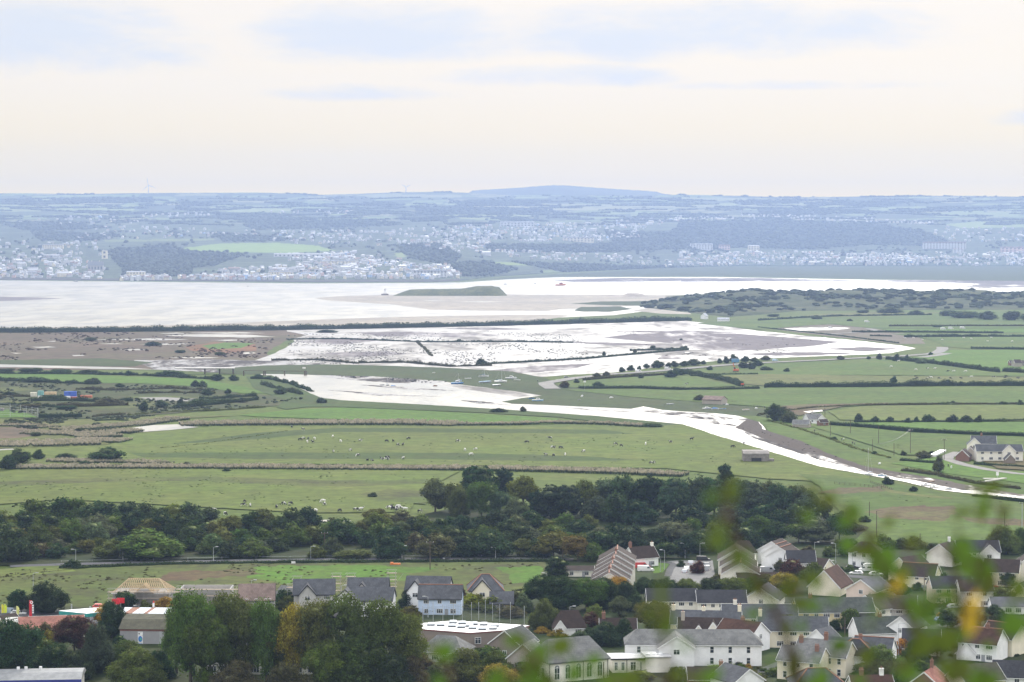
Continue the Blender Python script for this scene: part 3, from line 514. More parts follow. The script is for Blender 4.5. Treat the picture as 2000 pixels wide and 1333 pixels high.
def lobes_tree(g, n=8, base=.30):
    L = [(0, 0, .60, .30, .30, .30)]
    for i in range(n):
        a = 2*math.pi*(i+g.random()*.8)/n; r = g.uniform(.18, .28); h = g.uniform(base-.08, .78); q = g.uniform(.14, .22)
        L.append((r*math.cos(a), r*math.sin(a), h, q, q, q))
    L.append((g.uniform(-.08, .08), g.uniform(-.08, .08), .82, .2, .2, .17)); return L
def lobes_tall(g, n=9):
    L = []
    for i in range(n):
        h = .16 + .74*i/(n-1); a = g.random()*6.28; w = .30*math.sin(math.pi*min(1, .18+.78*(1-(h-.16)/.84)**.8)); r = g.uniform(.05, .16)
        L.append((r*math.cos(a), r*math.sin(a), h, w, w, .13))
    return L
def lobes_cone(g, n=9):
    L = []
    for i in range(n):
        h = .12 + .80*i/(n-1); w = .40*(1-h)**.75+.04; a = g.random()*6.28; L.append((.06*math.cos(a), .06*math.sin(a), h, w, w, .10))
    return L
def lobes_hump(g, n=8):
    L = [(0, 0, .30, .40, .32, .48)]
    for i in range(n):
        x = g.uniform(-.34, .34); q = g.uniform(.13, .2); L.append((x, g.uniform(-.2, .2), g.uniform(.35, .74)*(1-abs(x)*.8), q, q, q*1.5))
    return L
PROTO = {}
def protos():
    G = lambda s: np.random.default_rng(s)
    for i in range(5): PROTO[('bush', i)] = crown('bush_foliage', 20+i, lobes_bush(G(i)), 170, 16, .045, .062, 0)
    for i in range(3): PROTO[('hump', i)] = crown('bush_foliage', 40+i, lobes_hump(G(50+i)), 170, 16, .045, .06, 0)
    for i in range(5): PROTO[('tree', i)] = crown('tree_foliage', 60+i, lobes_tree(G(80+i)), 170, 20, .042, .052, .2)
    for i in range(4): PROTO[('big', i)] = crown('tree_foliage', 90+i, lobes_tree(G(180+i), 11, .2), 420, 34, .032, .028, .1)
    for i in range(3): PROTO[('bigbush', i)] = crown('tree_foliage', 95+i, lobes_bush(G(190+i), 10), 420, 34, .032, .028, 0)
    for i in range(4): PROTO[('tall', i)] = crown('tree_foliage', 110+i, lobes_tall(G(120+i)), 420, 30, .035, .026, .08, .5)
    for i in range(2): PROTO[('cone', i)] = crown('tree_foliage', 130+i, lobes_cone(G(140+i)), 320, 26, .03, .032, .04, .62)
    for i in range(3): PROTO[('pine', i)] = crown('tree_foliage', 150+i, lobes_tree(G(160+i), 10, .15), 230, 26, .034, .04, .06, .78, 0, .5)
    for i in range(2): PROTO[('willow', i)] = crown('tree_foliage', 170+i, lobes_tree(G(175+i), 9, .2), 300, 26, .028, .032, .05, .66, .05, 2.2)
    for i in range(2): PROTO[('palm', i)] = None
protos()
def trunk_mesh(seed):
    g = random.Random(seed); m = MB(); m.tube((0,0,0), (.01,.0,.34), .032, .022, 9); 
    for i in range(5):
        a = i*1.25+g.random(); h = .22+.06*i; m.tube((0,0,h), (.2*math.cos(a), .2*math.sin(a), h+.22), .014, .005, 6)
    m.tube((.01,0,.33), (-.01,.01,.78), .022, .006, 7); return m.mesh('trunk', BARK, True)
TRUNKS = [trunk_mesh(i) for i in range(3)]
GREENS = {k: tuple(c*m for c, m in zip(v, (1.2, 1.28, .9))) for k, v in {'dark': (.030,.047,.027), 'deep': (.022,.038,.027), 'mid': (.060,.080,.026), 'olive': (.085,.092,.032), 'light': (.085,.12,.038), 'yellow': (.22,.17,.035), 'orange': (.27,.15,.035), 'purple': (.060,.024,.028), 'brown': (.070,.062,.038), 'grey': (.075,.088,.062), 'blue': (.045,.062,.045), 'bronze': (.095,.085,.030), 'fresh': (.082,.104,.030)}.items()}
WORD = {'dark': 'dark green', 'deep': 'very dark green', 'mid': 'mid green', 'olive': 'olive green', 'light': 'light green', 'yellow': 'golden yellow', 'orange': 'orange autumn', 'purple': 'dark purple', 'brown': 'brownish', 'grey': 'grey green', 'blue': 'bluish dark green', 'bronze': 'bronze green', 'fresh': 'fresh green'}
SHAPE = {'bush': 'rounded bush', 'hump': 'broad low bush', 'tree': 'round headed tree', 'big': 'large leafy tree', 'bigbush': 'large bushy tree', 'tall': 'tall upright tree', 'cone': 'cone shaped tree', 'pine': 'dense evergreen tree', 'willow': 'drooping willow tree'}
_tc = [0]
KINDNAME = {}
def tree(x, yb, wpx, hpx, kind='bush', tone='dark', where='', group=None, name=None):
    """x, yb = the foot of the plant in the photograph; wpx, hpx = its size there"""
    _tc[0] += 1; g = random.Random(_tc[0]*13+5); p = at(x, yb, 0); s = ppm(p); w, h = wpx/s, hpx/s
    var = [k for k in PROTO if k[0] == kind]; k = var[_tc[0] % len(var)]
    c = tuple(max(.01, v*g.uniform(.86, 1.16)) for v in GREENS[tone])
    SHORTN = f'{WORD[tone]} {SHAPE[kind]}'
    bushy = kind in ('bush', 'hump'); nm = name or (KINDNAME.get(group, 'bush') if bushy else 'tree')
    t = thing(nm, f'{WORD[tone]} {SHAPE[kind]} {where}'.strip(), nm.replace('_', ' '), (p.x, p.y, 0), 0, group)
    SHORT[t.name] = SHORTN
    cr = link('crown' if not bushy else 'foliage', PROTO[k], t, color=c); cr.rotation_euler = (0, 0, g.random()*6.28 if kind != 'hump' else g.uniform(-.3, .3)); cr.scale = (w, w, h)
    if not bushy:
        q = link('trunk', TRUNKS[_tc[0] % 3], t); q.scale = (min(w, h)*.9, min(w, h)*.9, h)
    return t
def strip_plants(name, pts, hgt, wid, leaf, dens, color, label, cat, group=None, lumps=.45, kind=None, core=True, seed=0, mat=None, upright=False, parent=None, zoff=0):
    """a hedge or a strip of plants following a line in the photograph"""
    g = np.random.default_rng(seed+len(THINGS)); P = [at(x, y, 0) for x, y in pts]; o0 = P[0].copy(); seg = [(a, b, (b-a).length) for a, b in zip(P[:-1], P[1:])]; L = sum(s[2] for s in seg)
    n = int(L*dens); u = np.sort(g.random(n))*L; cum = np.cumsum([0]+[s[2] for s in seg]); si = np.clip(np.searchsorted(cum, u, side='right')-1, 0, len(seg)-1)
    A = np.array([s[0][:] for s in seg])-np.array(o0); D = np.array([((s[1]-s[0])/s[2])[:] for s in seg]); NN = np.stack([-D[:, 1], D[:, 0], D[:, 0]*0], -1)
    base = A[si] + D[si]*(u-cum[si])[:, None]; sc = max(3.0, hgt*1.8); hh = hgt*(1-lumps + 2*lumps*fbm(u/sc, u*0+seed*3.1, 3)); hh = np.clip(hh, hgt*.15, None)
    wob = (fbm(u/sc*.6, u*0+seed*7+2, 3)-.47)*wid*1.2
    a = g.uniform(0, math.pi, n); r = np.sqrt(g.uniform(.45, 1.0, n)); 
    P3 = base + NN[si]*(np.cos(a)*r*wid*.5 + wob)[:, None]; P3[:, 2] = np.sin(a)**.7*r*hh*.97 + zoff; N = NN[si]*np.cos(a)[:, None] + np.array((0,0,1))*np.sin(a)[:, None]
    tint = np.clip(fbm(u/sc*1.5, np.cos(a)*2+seed, 3)*1.6-.35 + g.normal(0, .12, n), 0, 1)
    if upright:
        s = leaf*g.uniform(.6, 1.3, n); ang = g.uniform(0, 3.14, n); e = np.stack([np.cos(ang), np.sin(ang), ang*0], -1)*s[:, None]*.5; q = base + NN[si]*(g.uniform(-.5, .5, n)*wid)[:, None]; lean = g.normal(size=(n, 3))*hgt*.12; lean[:, 2] = 0; top = q + lean + np.array((0,0,1))*(hh*g.uniform(.75, 1.15, n))[:, None]
        V = np.stack([q-e*.5, q+e*.5, top+e, top-e], 1).reshape(-1, 3); Fq = np.arange(4*n).reshape(n, 4)
    else: V, Fq, _ = leaves(g, P3, N, leaf, None)
    VV, FF, TT = [V], [Fq], [tint]
    if core and not upright:
        m = max(2, int(L/max(2, hgt))); uu = np.linspace(0, L, m); sj = np.clip(np.searchsorted(cum, uu, side='right')-1, 0, len(seg)-1); b = A[sj]+D[sj]*(uu-cum[sj])[:, None]; h2 = hgt*(1-lumps+2*lumps*fbm(uu/sc, uu*0+seed*3.1, 3))*.72; wb = (fbm(uu/sc*.6, uu*0+seed*7+2, 3)-.47)*wid*1.2
        rows = [b + NN[sj]*(wb+c*wid)[:, None] + np.array((0,0,1))*((h2*z)[:, None]) + np.array((0,0,zoff*(z>0))) for c, z in ((-.36, 0), (-.30, .7), (0, 1), (.30, .7), (.36, 0))]
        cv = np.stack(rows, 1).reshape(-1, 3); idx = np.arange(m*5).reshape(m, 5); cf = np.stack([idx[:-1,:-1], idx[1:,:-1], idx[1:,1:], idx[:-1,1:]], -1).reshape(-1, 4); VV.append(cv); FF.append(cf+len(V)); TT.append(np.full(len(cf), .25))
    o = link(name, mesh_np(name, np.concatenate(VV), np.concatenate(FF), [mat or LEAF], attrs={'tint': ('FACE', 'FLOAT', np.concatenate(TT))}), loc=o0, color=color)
    return tag(o, label, cat, group, kind)
def hedge(pts, hpx, tone, label, lumps=.35, dens=None, name='hedge', group='hedges between the fields', seed=0):
    p = at(*pts[len(pts)//2]); s = ppm(p); h = hpx/s; leaf = max(.4, 1.7/s*1.0); d = dens or h*3.2/(leaf*leaf)
    return strip_plants(name, pts, h, max(h*1.0, 2.5), leaf, d, GREENS[tone], label, name, group, lumps, seed=seed)
# dark bushy embankment between estuary and marsh
strip_plants('embankment_hedge', [(-300,652),(0,650),(120,649.5),(333,647.5),(520,645.5),(667,643),(850,639.5),(1000,636),(1167,631.5),(1345,626.5)], 7.0, 11, 1.25, 16, GREENS['dark'], 'long dark bushy embankment between the bright estuary and the mudflats', 'hedge', None, .42, seed=1)
hedge([(560,664),(667,663),(830,669),(1000,668.5),(1120,670)], 4, 'dark', 'thin dark hedge line across the flooded mudflat behind the big stake bank', .7, seed=2)
hedge([(1230,686),(1300,684),(1333,682),(1342,680)], 5, 'dark', 'dark bushes at the end of the causeway on the mudflat', .6, seed=3, name='bushes', group=None)
hedge([(930,713),(1050,707.5),(1140,702),(1240,693),(1345,684)], 5, 'dark', 'dark hedged causeway running diagonally over the mudflat', .55, seed=4)
hedge([(816,670),(830,682),(843,696)], 3.5, 'brown', 'short brown bank crossing the mudflat diagonally', .5, seed=5)
hedge([(700,710),(790,709),(880,717),(960,715)], 6, 'brown', 'brown scrubby bank on the near edge of the mudflat', .8, seed=6)
hedge([(530,705),(620,704),(700,711)], 5, 'brown', 'low brown scrub where the marsh meets the mudflat', .9, seed=7)
for i, (x, y, w, h) in enumerate([(178,666,26,8), (300,676,40,9), (352,690,26,7), (430,694,26,7), (640,650,50,6), (1275,684,14,10), (1240,690,9,9), (1180,695,9,9), (896,668,12,6), (935,668,7,4), (940,712,24,12), (1330,665,8,4)]):
    tree(x, y, w, h, 'hump', ['brown', 'dark', 'blue'][i % 3], 'on the mudflats by the estuary', 'bushes on the marsh and mudflats')
# hedges of the right hand fields
hedge([(1130,759.5),(1240,759),(1333,762),(1400,763),(1483,760)], 6.5, 'dark', 'low clipped dark hedge below the bright triangular field', .12, seed=10)
hedge([(1320,727),(1370,735),(1420,746),(1450,755)], 11, 'blue', 'bushy hedge running diagonally down to the red and white post', .35, seed=11)
hedge([(1140,743.5),(1190,739),(1240,736),(1300,733)], 6.5, 'brown', 'brownish hedge under the curving lane', .4, seed=12)
hedge([(1493,758),(1580,757.5),(1680,757),(1780,754.5),(1900,754),(2060,754)], 13, 'dark', 'long tall bushy hedge with trees behind the farm fields', .62, seed=13)
hedge([(1620,832),(1700,837),(1780,844),(1880,850),(2060,856)], 10, 'deep', 'thick dark clipped hedge above the meadow of poles', .08, seed=14)
hedge([(1668,825),(1760,826.5),(1860,825),(2060,822)], 6, 'dark', 'thin hedge with round trees below the dry field', .4, seed=15)
hedge([(1735,703),(1800,709),(1870,717),(1950,728)], 10, 'dark', 'dark diagonal hedge of bushes beyond the cattle field', .45, seed=16)
hedge([(1960,726),(2060,732)], 10, 'dark', 'bushy hedge end at the right edge beyond the cattle', .45, seed=17)
hedge([(1896,682),(2060,684)], 5.5, 'dark', 'straight thin hedge right of the bent lane', .25, seed=18)
hedge([(1766,659.5),(1850,659),(2060,658.5)], 6.5, 'dark', 'uneven hedge of dark bushes above the sheep pasture', .6, seed=19)
hedge([(1700,657),(1742,658)], 4, 'dark', 'short hedge left of the sheep pasture', .4, seed=20)
hedge([(1664,650),(1800,650),(1960,651.5)], 5, 'dark', 'long straight dark hedge across the far fields', .3, seed=21)
hedge([(1736,638.5),(1900,638),(2060,638)], 4.5, 'brown', 'long brownish hedge nearest the dunes', .3, seed=22)
hedge([(1480,627),(1600,620),(1650,618.5),(1820,616)], 4.5, 'dark', 'broken hedge between pale grass and green field below the dunes', .6, seed=23)
hedge([(1480,813),(1510,806),(1600,797),(1700,792),(1850,790.5),(2060,790)], 4.5, 'brown', 'low brown ditch growth between the two long green fields', .5, seed=24)
hedge([(1350,735),(1400,733),(1480,732)], 4, 'dark', 'short dark hedge under the excavator', .4, seed=25)
hedge([(1480,640),(1560,648),(1650,658),(1755,671)], 2.6, 'dark', 'thin dark line of growth along the creek on the mudflat', .6, seed=26)
hedge([(1500,822),(1560,838),(1620,858),(1680,880),(1740,896)], 3.5, 'olive', 'row of tussocks along the top of the flood bank', .9, seed=27)
hedge([(1758,901),(1800,905),(1830,907)], 8, 'dark', 'dark hedge beside the lane to the farmhouse', .3, seed=28)
hedge([(1765,921),(1830,930),(1900,945),(1990,957)], 9, 'brown', 'overgrown brown bank above the moored boats', .35, seed=29)
hedge([(1905,907),(1950,911),(2060,917)], 6, 'dark', 'dark hedge below the farmhouse with ploughed soil', .1, seed=30)
hedge([(1900,970),(1950,975),(2060,988)], 8, 'deep', 'dark hedge at the quay on the right edge', .5, seed=31)
HB = 'bushes and hedgerow trees in the fields'
for (x, y, w, h, t) in [(1677,824,17,17,'dark'), (1709,826,17,13,'dark'), (1738,826,17,12,'blue'), (1773,827,16,11,'dark'), (1790,826,11,12,'dark'), (1814,825,28,16,'dark'), (1860,826,24,16,'deep'), (1889,826,24,15,'dark'), (1911,826,16,15,'dark'), (1962,825,16,8,'mid')]:
    tree(x, y, w, h, 'bush', t, 'in the tree row below the dry field', HB)
for (x, y, w, h, t) in [(1184,736,15,11,'brown'), (1165,738,18,10,'brown'), (1215,727,15,10,'dark'), (1232,724,16,11,'dark'), (1248,723,10,8,'dark'), (1263,720,14,10,'dark'), (1286,719,30,15,'dark'), (1305,718,14,10,'blue'), (1318,717,18,12,'dark'), (1335,716,20,11,'dark'), (1355,714,34,13,'blue'), (1373,712,14,8,'dark')]:
    tree(x, y, w, h, 'bush', t, 'beside the lane along the mudflat', HB)
for (x, y, w, h, t) in [(1406,710,12,10,'blue'), (1419,710,14,14,'dark'), (1434,709,20,17,'dark'), (1455,708,18,13,'dark'), (1472,707,18,9,'brown'), (1495,704,22,9,'brown'), (1468,722,18,14,'dark'), (1480,716,22,14,'dark'), (1452,720,24,14,'deep'), (1386,724,14,9,'dark'), (1497,724,30,8,'dark'), (1536,727,14,8,'dark'), (1310,738,30,15,'dark'), (1330,733,26,12,'dark'), (1252,740,12,9,'dark')]:
    tree(x, y, w, h, 'bush', t, 'near the orange excavator', HB)
for (x, y, w, h, t) in [(1102,758,22,14,'brown'), (1126,748,12,8,'dark'), (1170,757,26,11,'dark'), (1642,703,16,9,'brown'), (1697,702,10,6,'dark'), (1717,703,13,13,'blue'), (1750,706,16,15,'dark'), (1771,706,11,13,'blue'), (1798,711,26,9,'grey'), (1818,694,10,6,'dark'), (1365,783,24,12,'brown'), (1556,755,13,9,'dark'), (1745,749,16,14,'dark'), (1852,754,14,13,'dark'), (1875,754,18,9,'dark'), (1862,790,12,7,'dark'), (1993,792,14,11,'blue'), (1960,791,24,7,'dark'), (1850,791,36,6,'dark')]:
    tree(x, y, w, h, 'bush', t, 'in the fields', HB)
for (x, y, w, h, t) in [(1515,822,44,34,'dark'), (1540,826,36,22,'brown'), (1525,812,46,20,'brown'), (1805,896,34,15,'brown'), (1833,923,26,34,'olive'), (1765,890,14,9,'dark'), (1708,888,12,7,'dark'), (1818,889,16,8,'dark'), (1735,948,26,17,'deep'), (1784,962,18,13,'dark'), (1628,860,16,7,'dark')]:
    tree(x, y, w, h, 'bush', t, 'by the river', HB)
for (x, y, w, h, t) in [(1740,612,60,11,'dark'), (1850,618,40,13,'blue'), (1885,622,70,16,'dark'), (1930,625,46,18,'blue'), (1975,626,44,20,'dark'), (2015,628,50,18,'blue'), (1790,616,36,10,'blue'), (1685,612,30,7,'dark'), (1595,624,25,7,'dark'), (1660,628,14,5,'dark'), (1510,619,30,6,'dark'), (1830,640,20,6,'dark')]:
    tree(x, y, w, h, 'hump', t, 'among the fields below the dunes', 'bushes below the dunes')
# left: scrubland bushes
for (x, y, w, h, t) in [(70,747,60,11,'dark'), (20,745,34,8,'blue'), (180,751,36,13,'dark'), (235,757,22,8,'dark'), (395,756,20,12,'blue'), (380,756,18,13,'dark'), (330,760,20,8,'brown'), (280,804,22,21,'dark'), (316,797,28,16,'blue'), (352,790,14,12,'dark'), (405,773,26,14,'dark'), (445,770,14,11,'dark'), (475,787,22,12,'blue'), (424,744,30,13,'deep'), (457,744,22,12,'dark'), (250,734,18,10,'dark'), (330,735,60,12,'dark'), (360,738,30,8,'blue'), (548,771,28,12,'dark'), (570,766,24,9,'brown'), (629,788,24,11,'dark'), (505,738,20,8,'dark')]:
    tree(x, y, w, h, 'bush', t, 'on the scrubland', 'bushes on the scrubland by the containers')
for (x, y, w, h, t) in [(60,727,60,9,'dark'), (120,729,50,9,'blue'), (175,730,60,8,'dark'), (10,725,50,6,'blue'), (105,782,60,12,'dark'), (215,790,70,13,'brown'), (60,797,50,9,'brown'), (400,790,70,12,'dark'), (20,772,40,7,'dark'), (130,800,50,9,'dark')]:
    tree(x, y, w, h, 'hump', t, 'on the scrubland', 'bushes on the scrubland by the containers')
for i, (pts, hp, tn, lb) in enumerate([([(-40,745),(60,746),(130,750),(190,752)], 8, 'dark', 'ragged scrub strip at the lower edge of the bright left field'), ([(150,762),(230,764),(330,760),(400,763)], 7, 'brown', 'ragged brown scrub right of the containers'), ([(-40,778),(30,776),(60,776)], 6, 'brown', 'scrub left of the containers'), ([(60,785),(140,784),(200,786),(260,785)], 10, 'dark', 'scrubby mound in front of the containers'), ([(110,796),(180,795),(250,793)], 10, 'brown', 'brown scrubby mound below the containers'), ([(-40,792),(40,793),(110,797)], 8, 'dark', 'scrub above the fenced pitch'), ([(340,799),(400,793),(470,786),(500,782)], 11, 'dark', 'long dark scrubby slope left of the river bend'), ([(390,783),(450,778),(500,775)], 9, 'blue', 'grey green scrub above the slope at the river bend'), ([(490,741),(530,742),(570,752),(610,766)], 8, 'dark', 'scrub on the river bank at the bend'), ([(510,752),(550,762),(590,772)], 8, 'blue', 'second scrub strip on the river bank at the bend'), ([(270,770),(340,768),(420,770)], 7, 'brown', 'scrub above the gravel patch'), ([(0,731),(120,732),(240,733),(330,736),(420,742)], 6, 'dark', 'dark scrub line above the bright left field'), ([(250,812),(330,806),(420,803),(520,796)], 5, 'olive', 'rough growth along the reed field edge')]):
    hedge(pts, hp, tn, lb, .95, None, 'scrub', 'scrub strips on the left land', 60+i)
hedge([(310,877),(400,868),(500,853),(560,843)], 2.2, 'olive', 'thin ditch line running diagonally across the cow pasture', .6, seed=43, name='ditch_growth', group=None)
hedge([(76,817),(110,817),(160,816)], 11, 'deep', 'dark clipped hedge beside the fenced pitch', .08, seed=40)
hedge([(180,816),(215,812),(245,811)], 6, 'brown', 'low brown hedge right of the dark clipped hedge', .3, seed=41)
hedge([(185,824),(220,822),(250,823)], 5, 'dark', 'low dark growth in the dry grass above the pond', .4, seed=42)
for (x, y, w, h, t, k, wh) in [(40,905,52,28,'dark','bush','in the reeds'), (15,918,40,30,'dark','bush','in the reeds'), (28,915,24,16,'brown','bush','in the reeds'), (75,898,26,20,'dark','bush','in the reeds'), (130,897,50,12,'dark','hump','in the reeds'), (209,902,72,28,'dark','bush','beside the reed ditch'), (163,912,24,12,'blue','bush','in the reeds'), (442,922,17,8,'dark','bush','in the cow pasture'), (727,972,22,10,'blue','bush','in the cow pasture'), (363,911,18,9,'brown','bush','in the reeds'), (975,806,42,9,'dark','hump','on the river bank'), (1022,805,14,11,'brown','bush','on the river bank'), (1275,835,44,9,'dark','hump','on the river bank'), (155,847,30,11,'dark','hump','in the reeds'), (70,853,26,10,'grey','hump','in the reeds'), (460,828,26,6,'olive','bush','in the reeds')]:
    tree(x, y, w, h, k, t, wh, 'bushes on the near pastures')
# reeds: tall pinkish plumes along the ditches
RM, t_, b_ = nmat('reed_plume'); b_.inputs['Roughness'].default_value = .9
gz = t_.new('ShaderNodeTexCoord').outputs['Object']; sz = t_.new('ShaderNodeSeparateXYZ'); t_.l.new(gz, sz.inputs[0]); at2 = t_.new('ShaderNodeAttribute', attribute_name='tint')
cc = t_.mix(t_.step(sz.outputs[2], .75, 1.45), (.055,.075,.04), (.36,.32,.25)); t_.l.new(t_.mix(1.0, cc, t_.mix(at2.outputs['Fac'], (.65,.7,.6), (1.15,1.1,1.1)), 'MULTIPLY'), b_.inputs['Base Color'])
rt_ = t_.new('ShaderNodeBsdfTranslucent'); rs_ = t_.new('ShaderNodeMixShader'); rs_.inputs[0].default_value = .5; t_.l.new(b_.inputs['Base Color'].links[0].from_socket, rt_.inputs[0]); t_.l.new(b_.outputs[0], rs_.inputs[1]); t_.l.new(rt_.outputs[0], rs_.inputs[2]); t_.l.new(rs_.outputs[0], t_.n['Material Output'].inputs[0])
def reeds(pts, label, w=9, h=2.4, dens=14, seed=0, leaf=.8):
    return strip_plants('reeds', pts, h*.72, w*.8, leaf, dens, (1,1,1), label, 'reeds', 'strips of reeds along the ditches', .4, 'stuff', False, seed, RM, True)
reeds([(352,831),(470,829),(600,828.5),(720,828),(830,828.5),(900,832)], 'pinkish reeds along the ditch between bright field and cow pasture', 26, 2.8, 26, 1)
reeds([(900,831),(1000,830),(1080,827),(1180,829),(1262,834)], 'thin pinkish reeds leading to the river bank', 12, 2.2, 16, 2)
reeds([(30,916),(200,915),(400,915),(667,917),(900,918),(1050,920),(1200,924),(1340,930)], 'long straight line of reeds below the cow pasture', 16, 2.5, 22, 3)
reeds([(-60,871),(60,870),(130,868),(185,866),(212,860)], 'reed bed below the dark brown marsh patch', 34, 2.6, 40, 4)
reeds([(70,851),(110,846),(170,850),(200,856)], 'reeds curving round the small bushes', 30, 2.3, 36, 5)
reeds([(110,842),(180,837),(250,833),(300,826),(350,819)], 'reeds behind the pond', 20, 2.2, 26, 6)
reeds([(-60,835),(0,833),(60,833),(100,837)], 'reeds above the dark brown marsh patch', 16, 2.0, 20, 7)
reeds([(196,848),(230,847),(262,843)], 'green reeds at the left end of the pond', 18, 2.6, 30, 8)
reeds([(100,902),(160,905),(240,904),(330,908)], 'reeds behind the round dark bush', 14, 2.2, 18, 9)
0 and reeds([(560,951),(680,949),(760,945),(850,941)], 'pale reeds in the cow pasture', 10, 1.8, 10, 10)
# ------------------------------------------------------------------ the tree belt below the pasture and the trees about the town
BELT = 'trees of the belt below the cow pasture'; KINDNAME[BELT] = 'scrub_tree'; KINDNAME['garden shrubs of the town'] = 'garden_shrub'; KINDNAME['garden trees of the town'] = 'garden_shrub'
def belt(rows, where, group=BELT):
    for (x, y, w, h, k, t) in rows: tree(x, y, w, h, k, t, where, group)
# tall wood in the middle
belt([(850,1003,72,66,'tree','grey'), (882,1004,64,60,'tree','olive'), (940,990,96,82,'pine','deep'), (985,985,64,72,'pine','deep'), (918,985,54,70,'pine','deep'), (940,1012,72,70,'willow','mid'), (898,1010,60,58,'willow','mid'), (975,1012,54,52,'willow','grey'), (1022,1000,80,68,'tree','olive'), (1010,1015,56,44,'bush','grey'),
 (1075,1014,76,68,'pine','deep'), (1112,1016,74,70,'pine','deep'), (1050,1012,50,54,'pine','deep'), (1140,1006,70,66,'tree','olive'), (1180,1004,76,70,'tree','grey'), (1160,1018,64,50,'bush','blue'), (1222,1008,76,80,'tree','blue'), (1200,1022,70,60,'bush','dark'), (1268,1010,84,82,'pine','deep'), (1300,1000,70,62,'tree','olive'), (1320,1016,82,84,'pine','blue'), (1250,1026,80,50,'bush','deep'), (1360,1012,84,80,'tree','blue'), (1395,1010,80,80,'pine','blue'), (1416,958,40,52,'pine','deep'), (1436,1006,74,70,'tree','olive'), (1470,1014,84,78,'pine','blue'), (1500,1000,60,60,'tree','brown'), (1520,1016,72,70,'tree','blue'), (1550,1012,66,66,'tree','brown'), (1580,1018,60,58,'tree','grey'), (1350,1030,90,46,'bush','deep'), (1430,1030,90,48,'bush','deep'), (1500,1030,80,48,'bush','deep'), (1560,1030,70,46,'bush','blue'), (1610,1020,40,40,'tree','dark'), (1660,1038,70,16,'hump','deep'), (1690,1022,26,14,'bush','dark')], 'in the tall wood')
# left and centre belt of scrubby trees
rr = random.Random(11)
def fill(x0, x1, yb, h, step, kinds, tones, where, group=BELT, jy=5, wf=1.45):
    x = x0
    while x < x1:
        hh = h*rr.uniform(.72, 1.22); w = hh*wf*rr.uniform(.85, 1.25); tree(x, yb(x)+rr.uniform(-jy, jy), w, hh, rr.choice(kinds), rr.choice(tones), where, group); x += w*step*rr.uniform(.8, 1.2)
DK = ['dark', 'dark', 'deep', 'mid', 'blue', 'olive']; DB = ['dark', 'deep', 'dark', 'mid', 'olive', 'mid', 'grey', 'bronze']
fill(-40, 430, lambda x: 1048, 40, .5, ['bush'], DB, 'on the left side of the tree belt')
fill(100, 560, lambda x: 1080, 30, .6, ['bush', 'hump'], DB, 'in front of the tree belt')
fill(-40, 420, lambda x: 1030 + (x < 60)*12, 46, .45, ['bush', 'bush', 'tree'], DK, 'at the back of the tree belt')
fill(-40, 220, lambda x: 1066, 40, .6, ['bush'], DB, 'on the left side of the tree belt')
fill(430, 640, lambda x: 1040, 38, .55, ['bush'], DB, 'in the middle of the tree belt')
belt([(563,1043,76,50,'bush','dark'), (300,1092,140,56,'bush','olive'), (376,1068,76,46,'bush','dark'), (215,1094,70,40,'bush','olive'), (270,1096,60,46,'bush','dark'), (25,1098,90,72,'bush','dark'), (-20,1090,90,60,'bush','deep'), (80,1090,50,32,'bush','brown'), (110,1092,44,30,'bush','dark'), (420,1082,60,40,'bush','grey'), (450,1092,50,36,'bush','dark'), (500,1090,70,36,'bush','mid'), (650,1088,44,40,'bush','brown'), (620,1092,40,28,'bush','olive'), (690,1092,90,20,'hump','olive'), (762,1092,74,50,'bush','dark'), (815,1080,60,40,'bush','brown'), (850,1092,80,52,'bush','brown'), (890,1076,80,48,'bush','dark'), (960,1090,92,54,'bush','dark'), (1010,1072,80,50,'bush','dark'), (905,1090,60,30,'bush','deep'), (140,1112,36,20,'bush','dark'), (735,1006,40,14,'hump','brown'), (735,1018,60,24,'bush','bronze'), (780,1024,60,26,'bush','brown')], 'in front of the tree belt')
fill(440, 1140, lambda x: 1068, 42, .50, ['bush'], DB, 'in the middle of the tree belt')
fill(660, 1160, lambda x: 1042 + (x > 900)*-2, 36, .55, ['bush'], DB, 'at the back of the tree belt')
fill(1020, 1200, lambda x: 1088, 46, .55, ['bush', 'tree'], ['dark', 'mid', 'bronze', 'olive'], 'near the stepped terrace')
fill(1170, 1420, lambda x: 1078, 50, .52, ['bush', 'tree'], ['dark', 'mid', 'deep', 'grey', 'blue'], 'behind the cul-de-sac')
fill(1420, 1680, lambda x: 1072 - (x-1420)*.04, 52, .52, ['bush', 'tree'], ['dark', 'mid', 'mid', 'grey', 'deep'], 'behind the white stepped houses')
belt([(1128,1098,74,52,'tree','bronze'), (1160,1100,50,40,'bush','mid'), (1350,1072,52,62,'tree','mid'), (1390,1060,44,40,'bush','olive'), (1480,1064,70,56,'tree','mid'), (1300,1094,60,36,'tree','dark'), (1340,1092,60,44,'tree','deep')], 'behind the cul-de-sac')
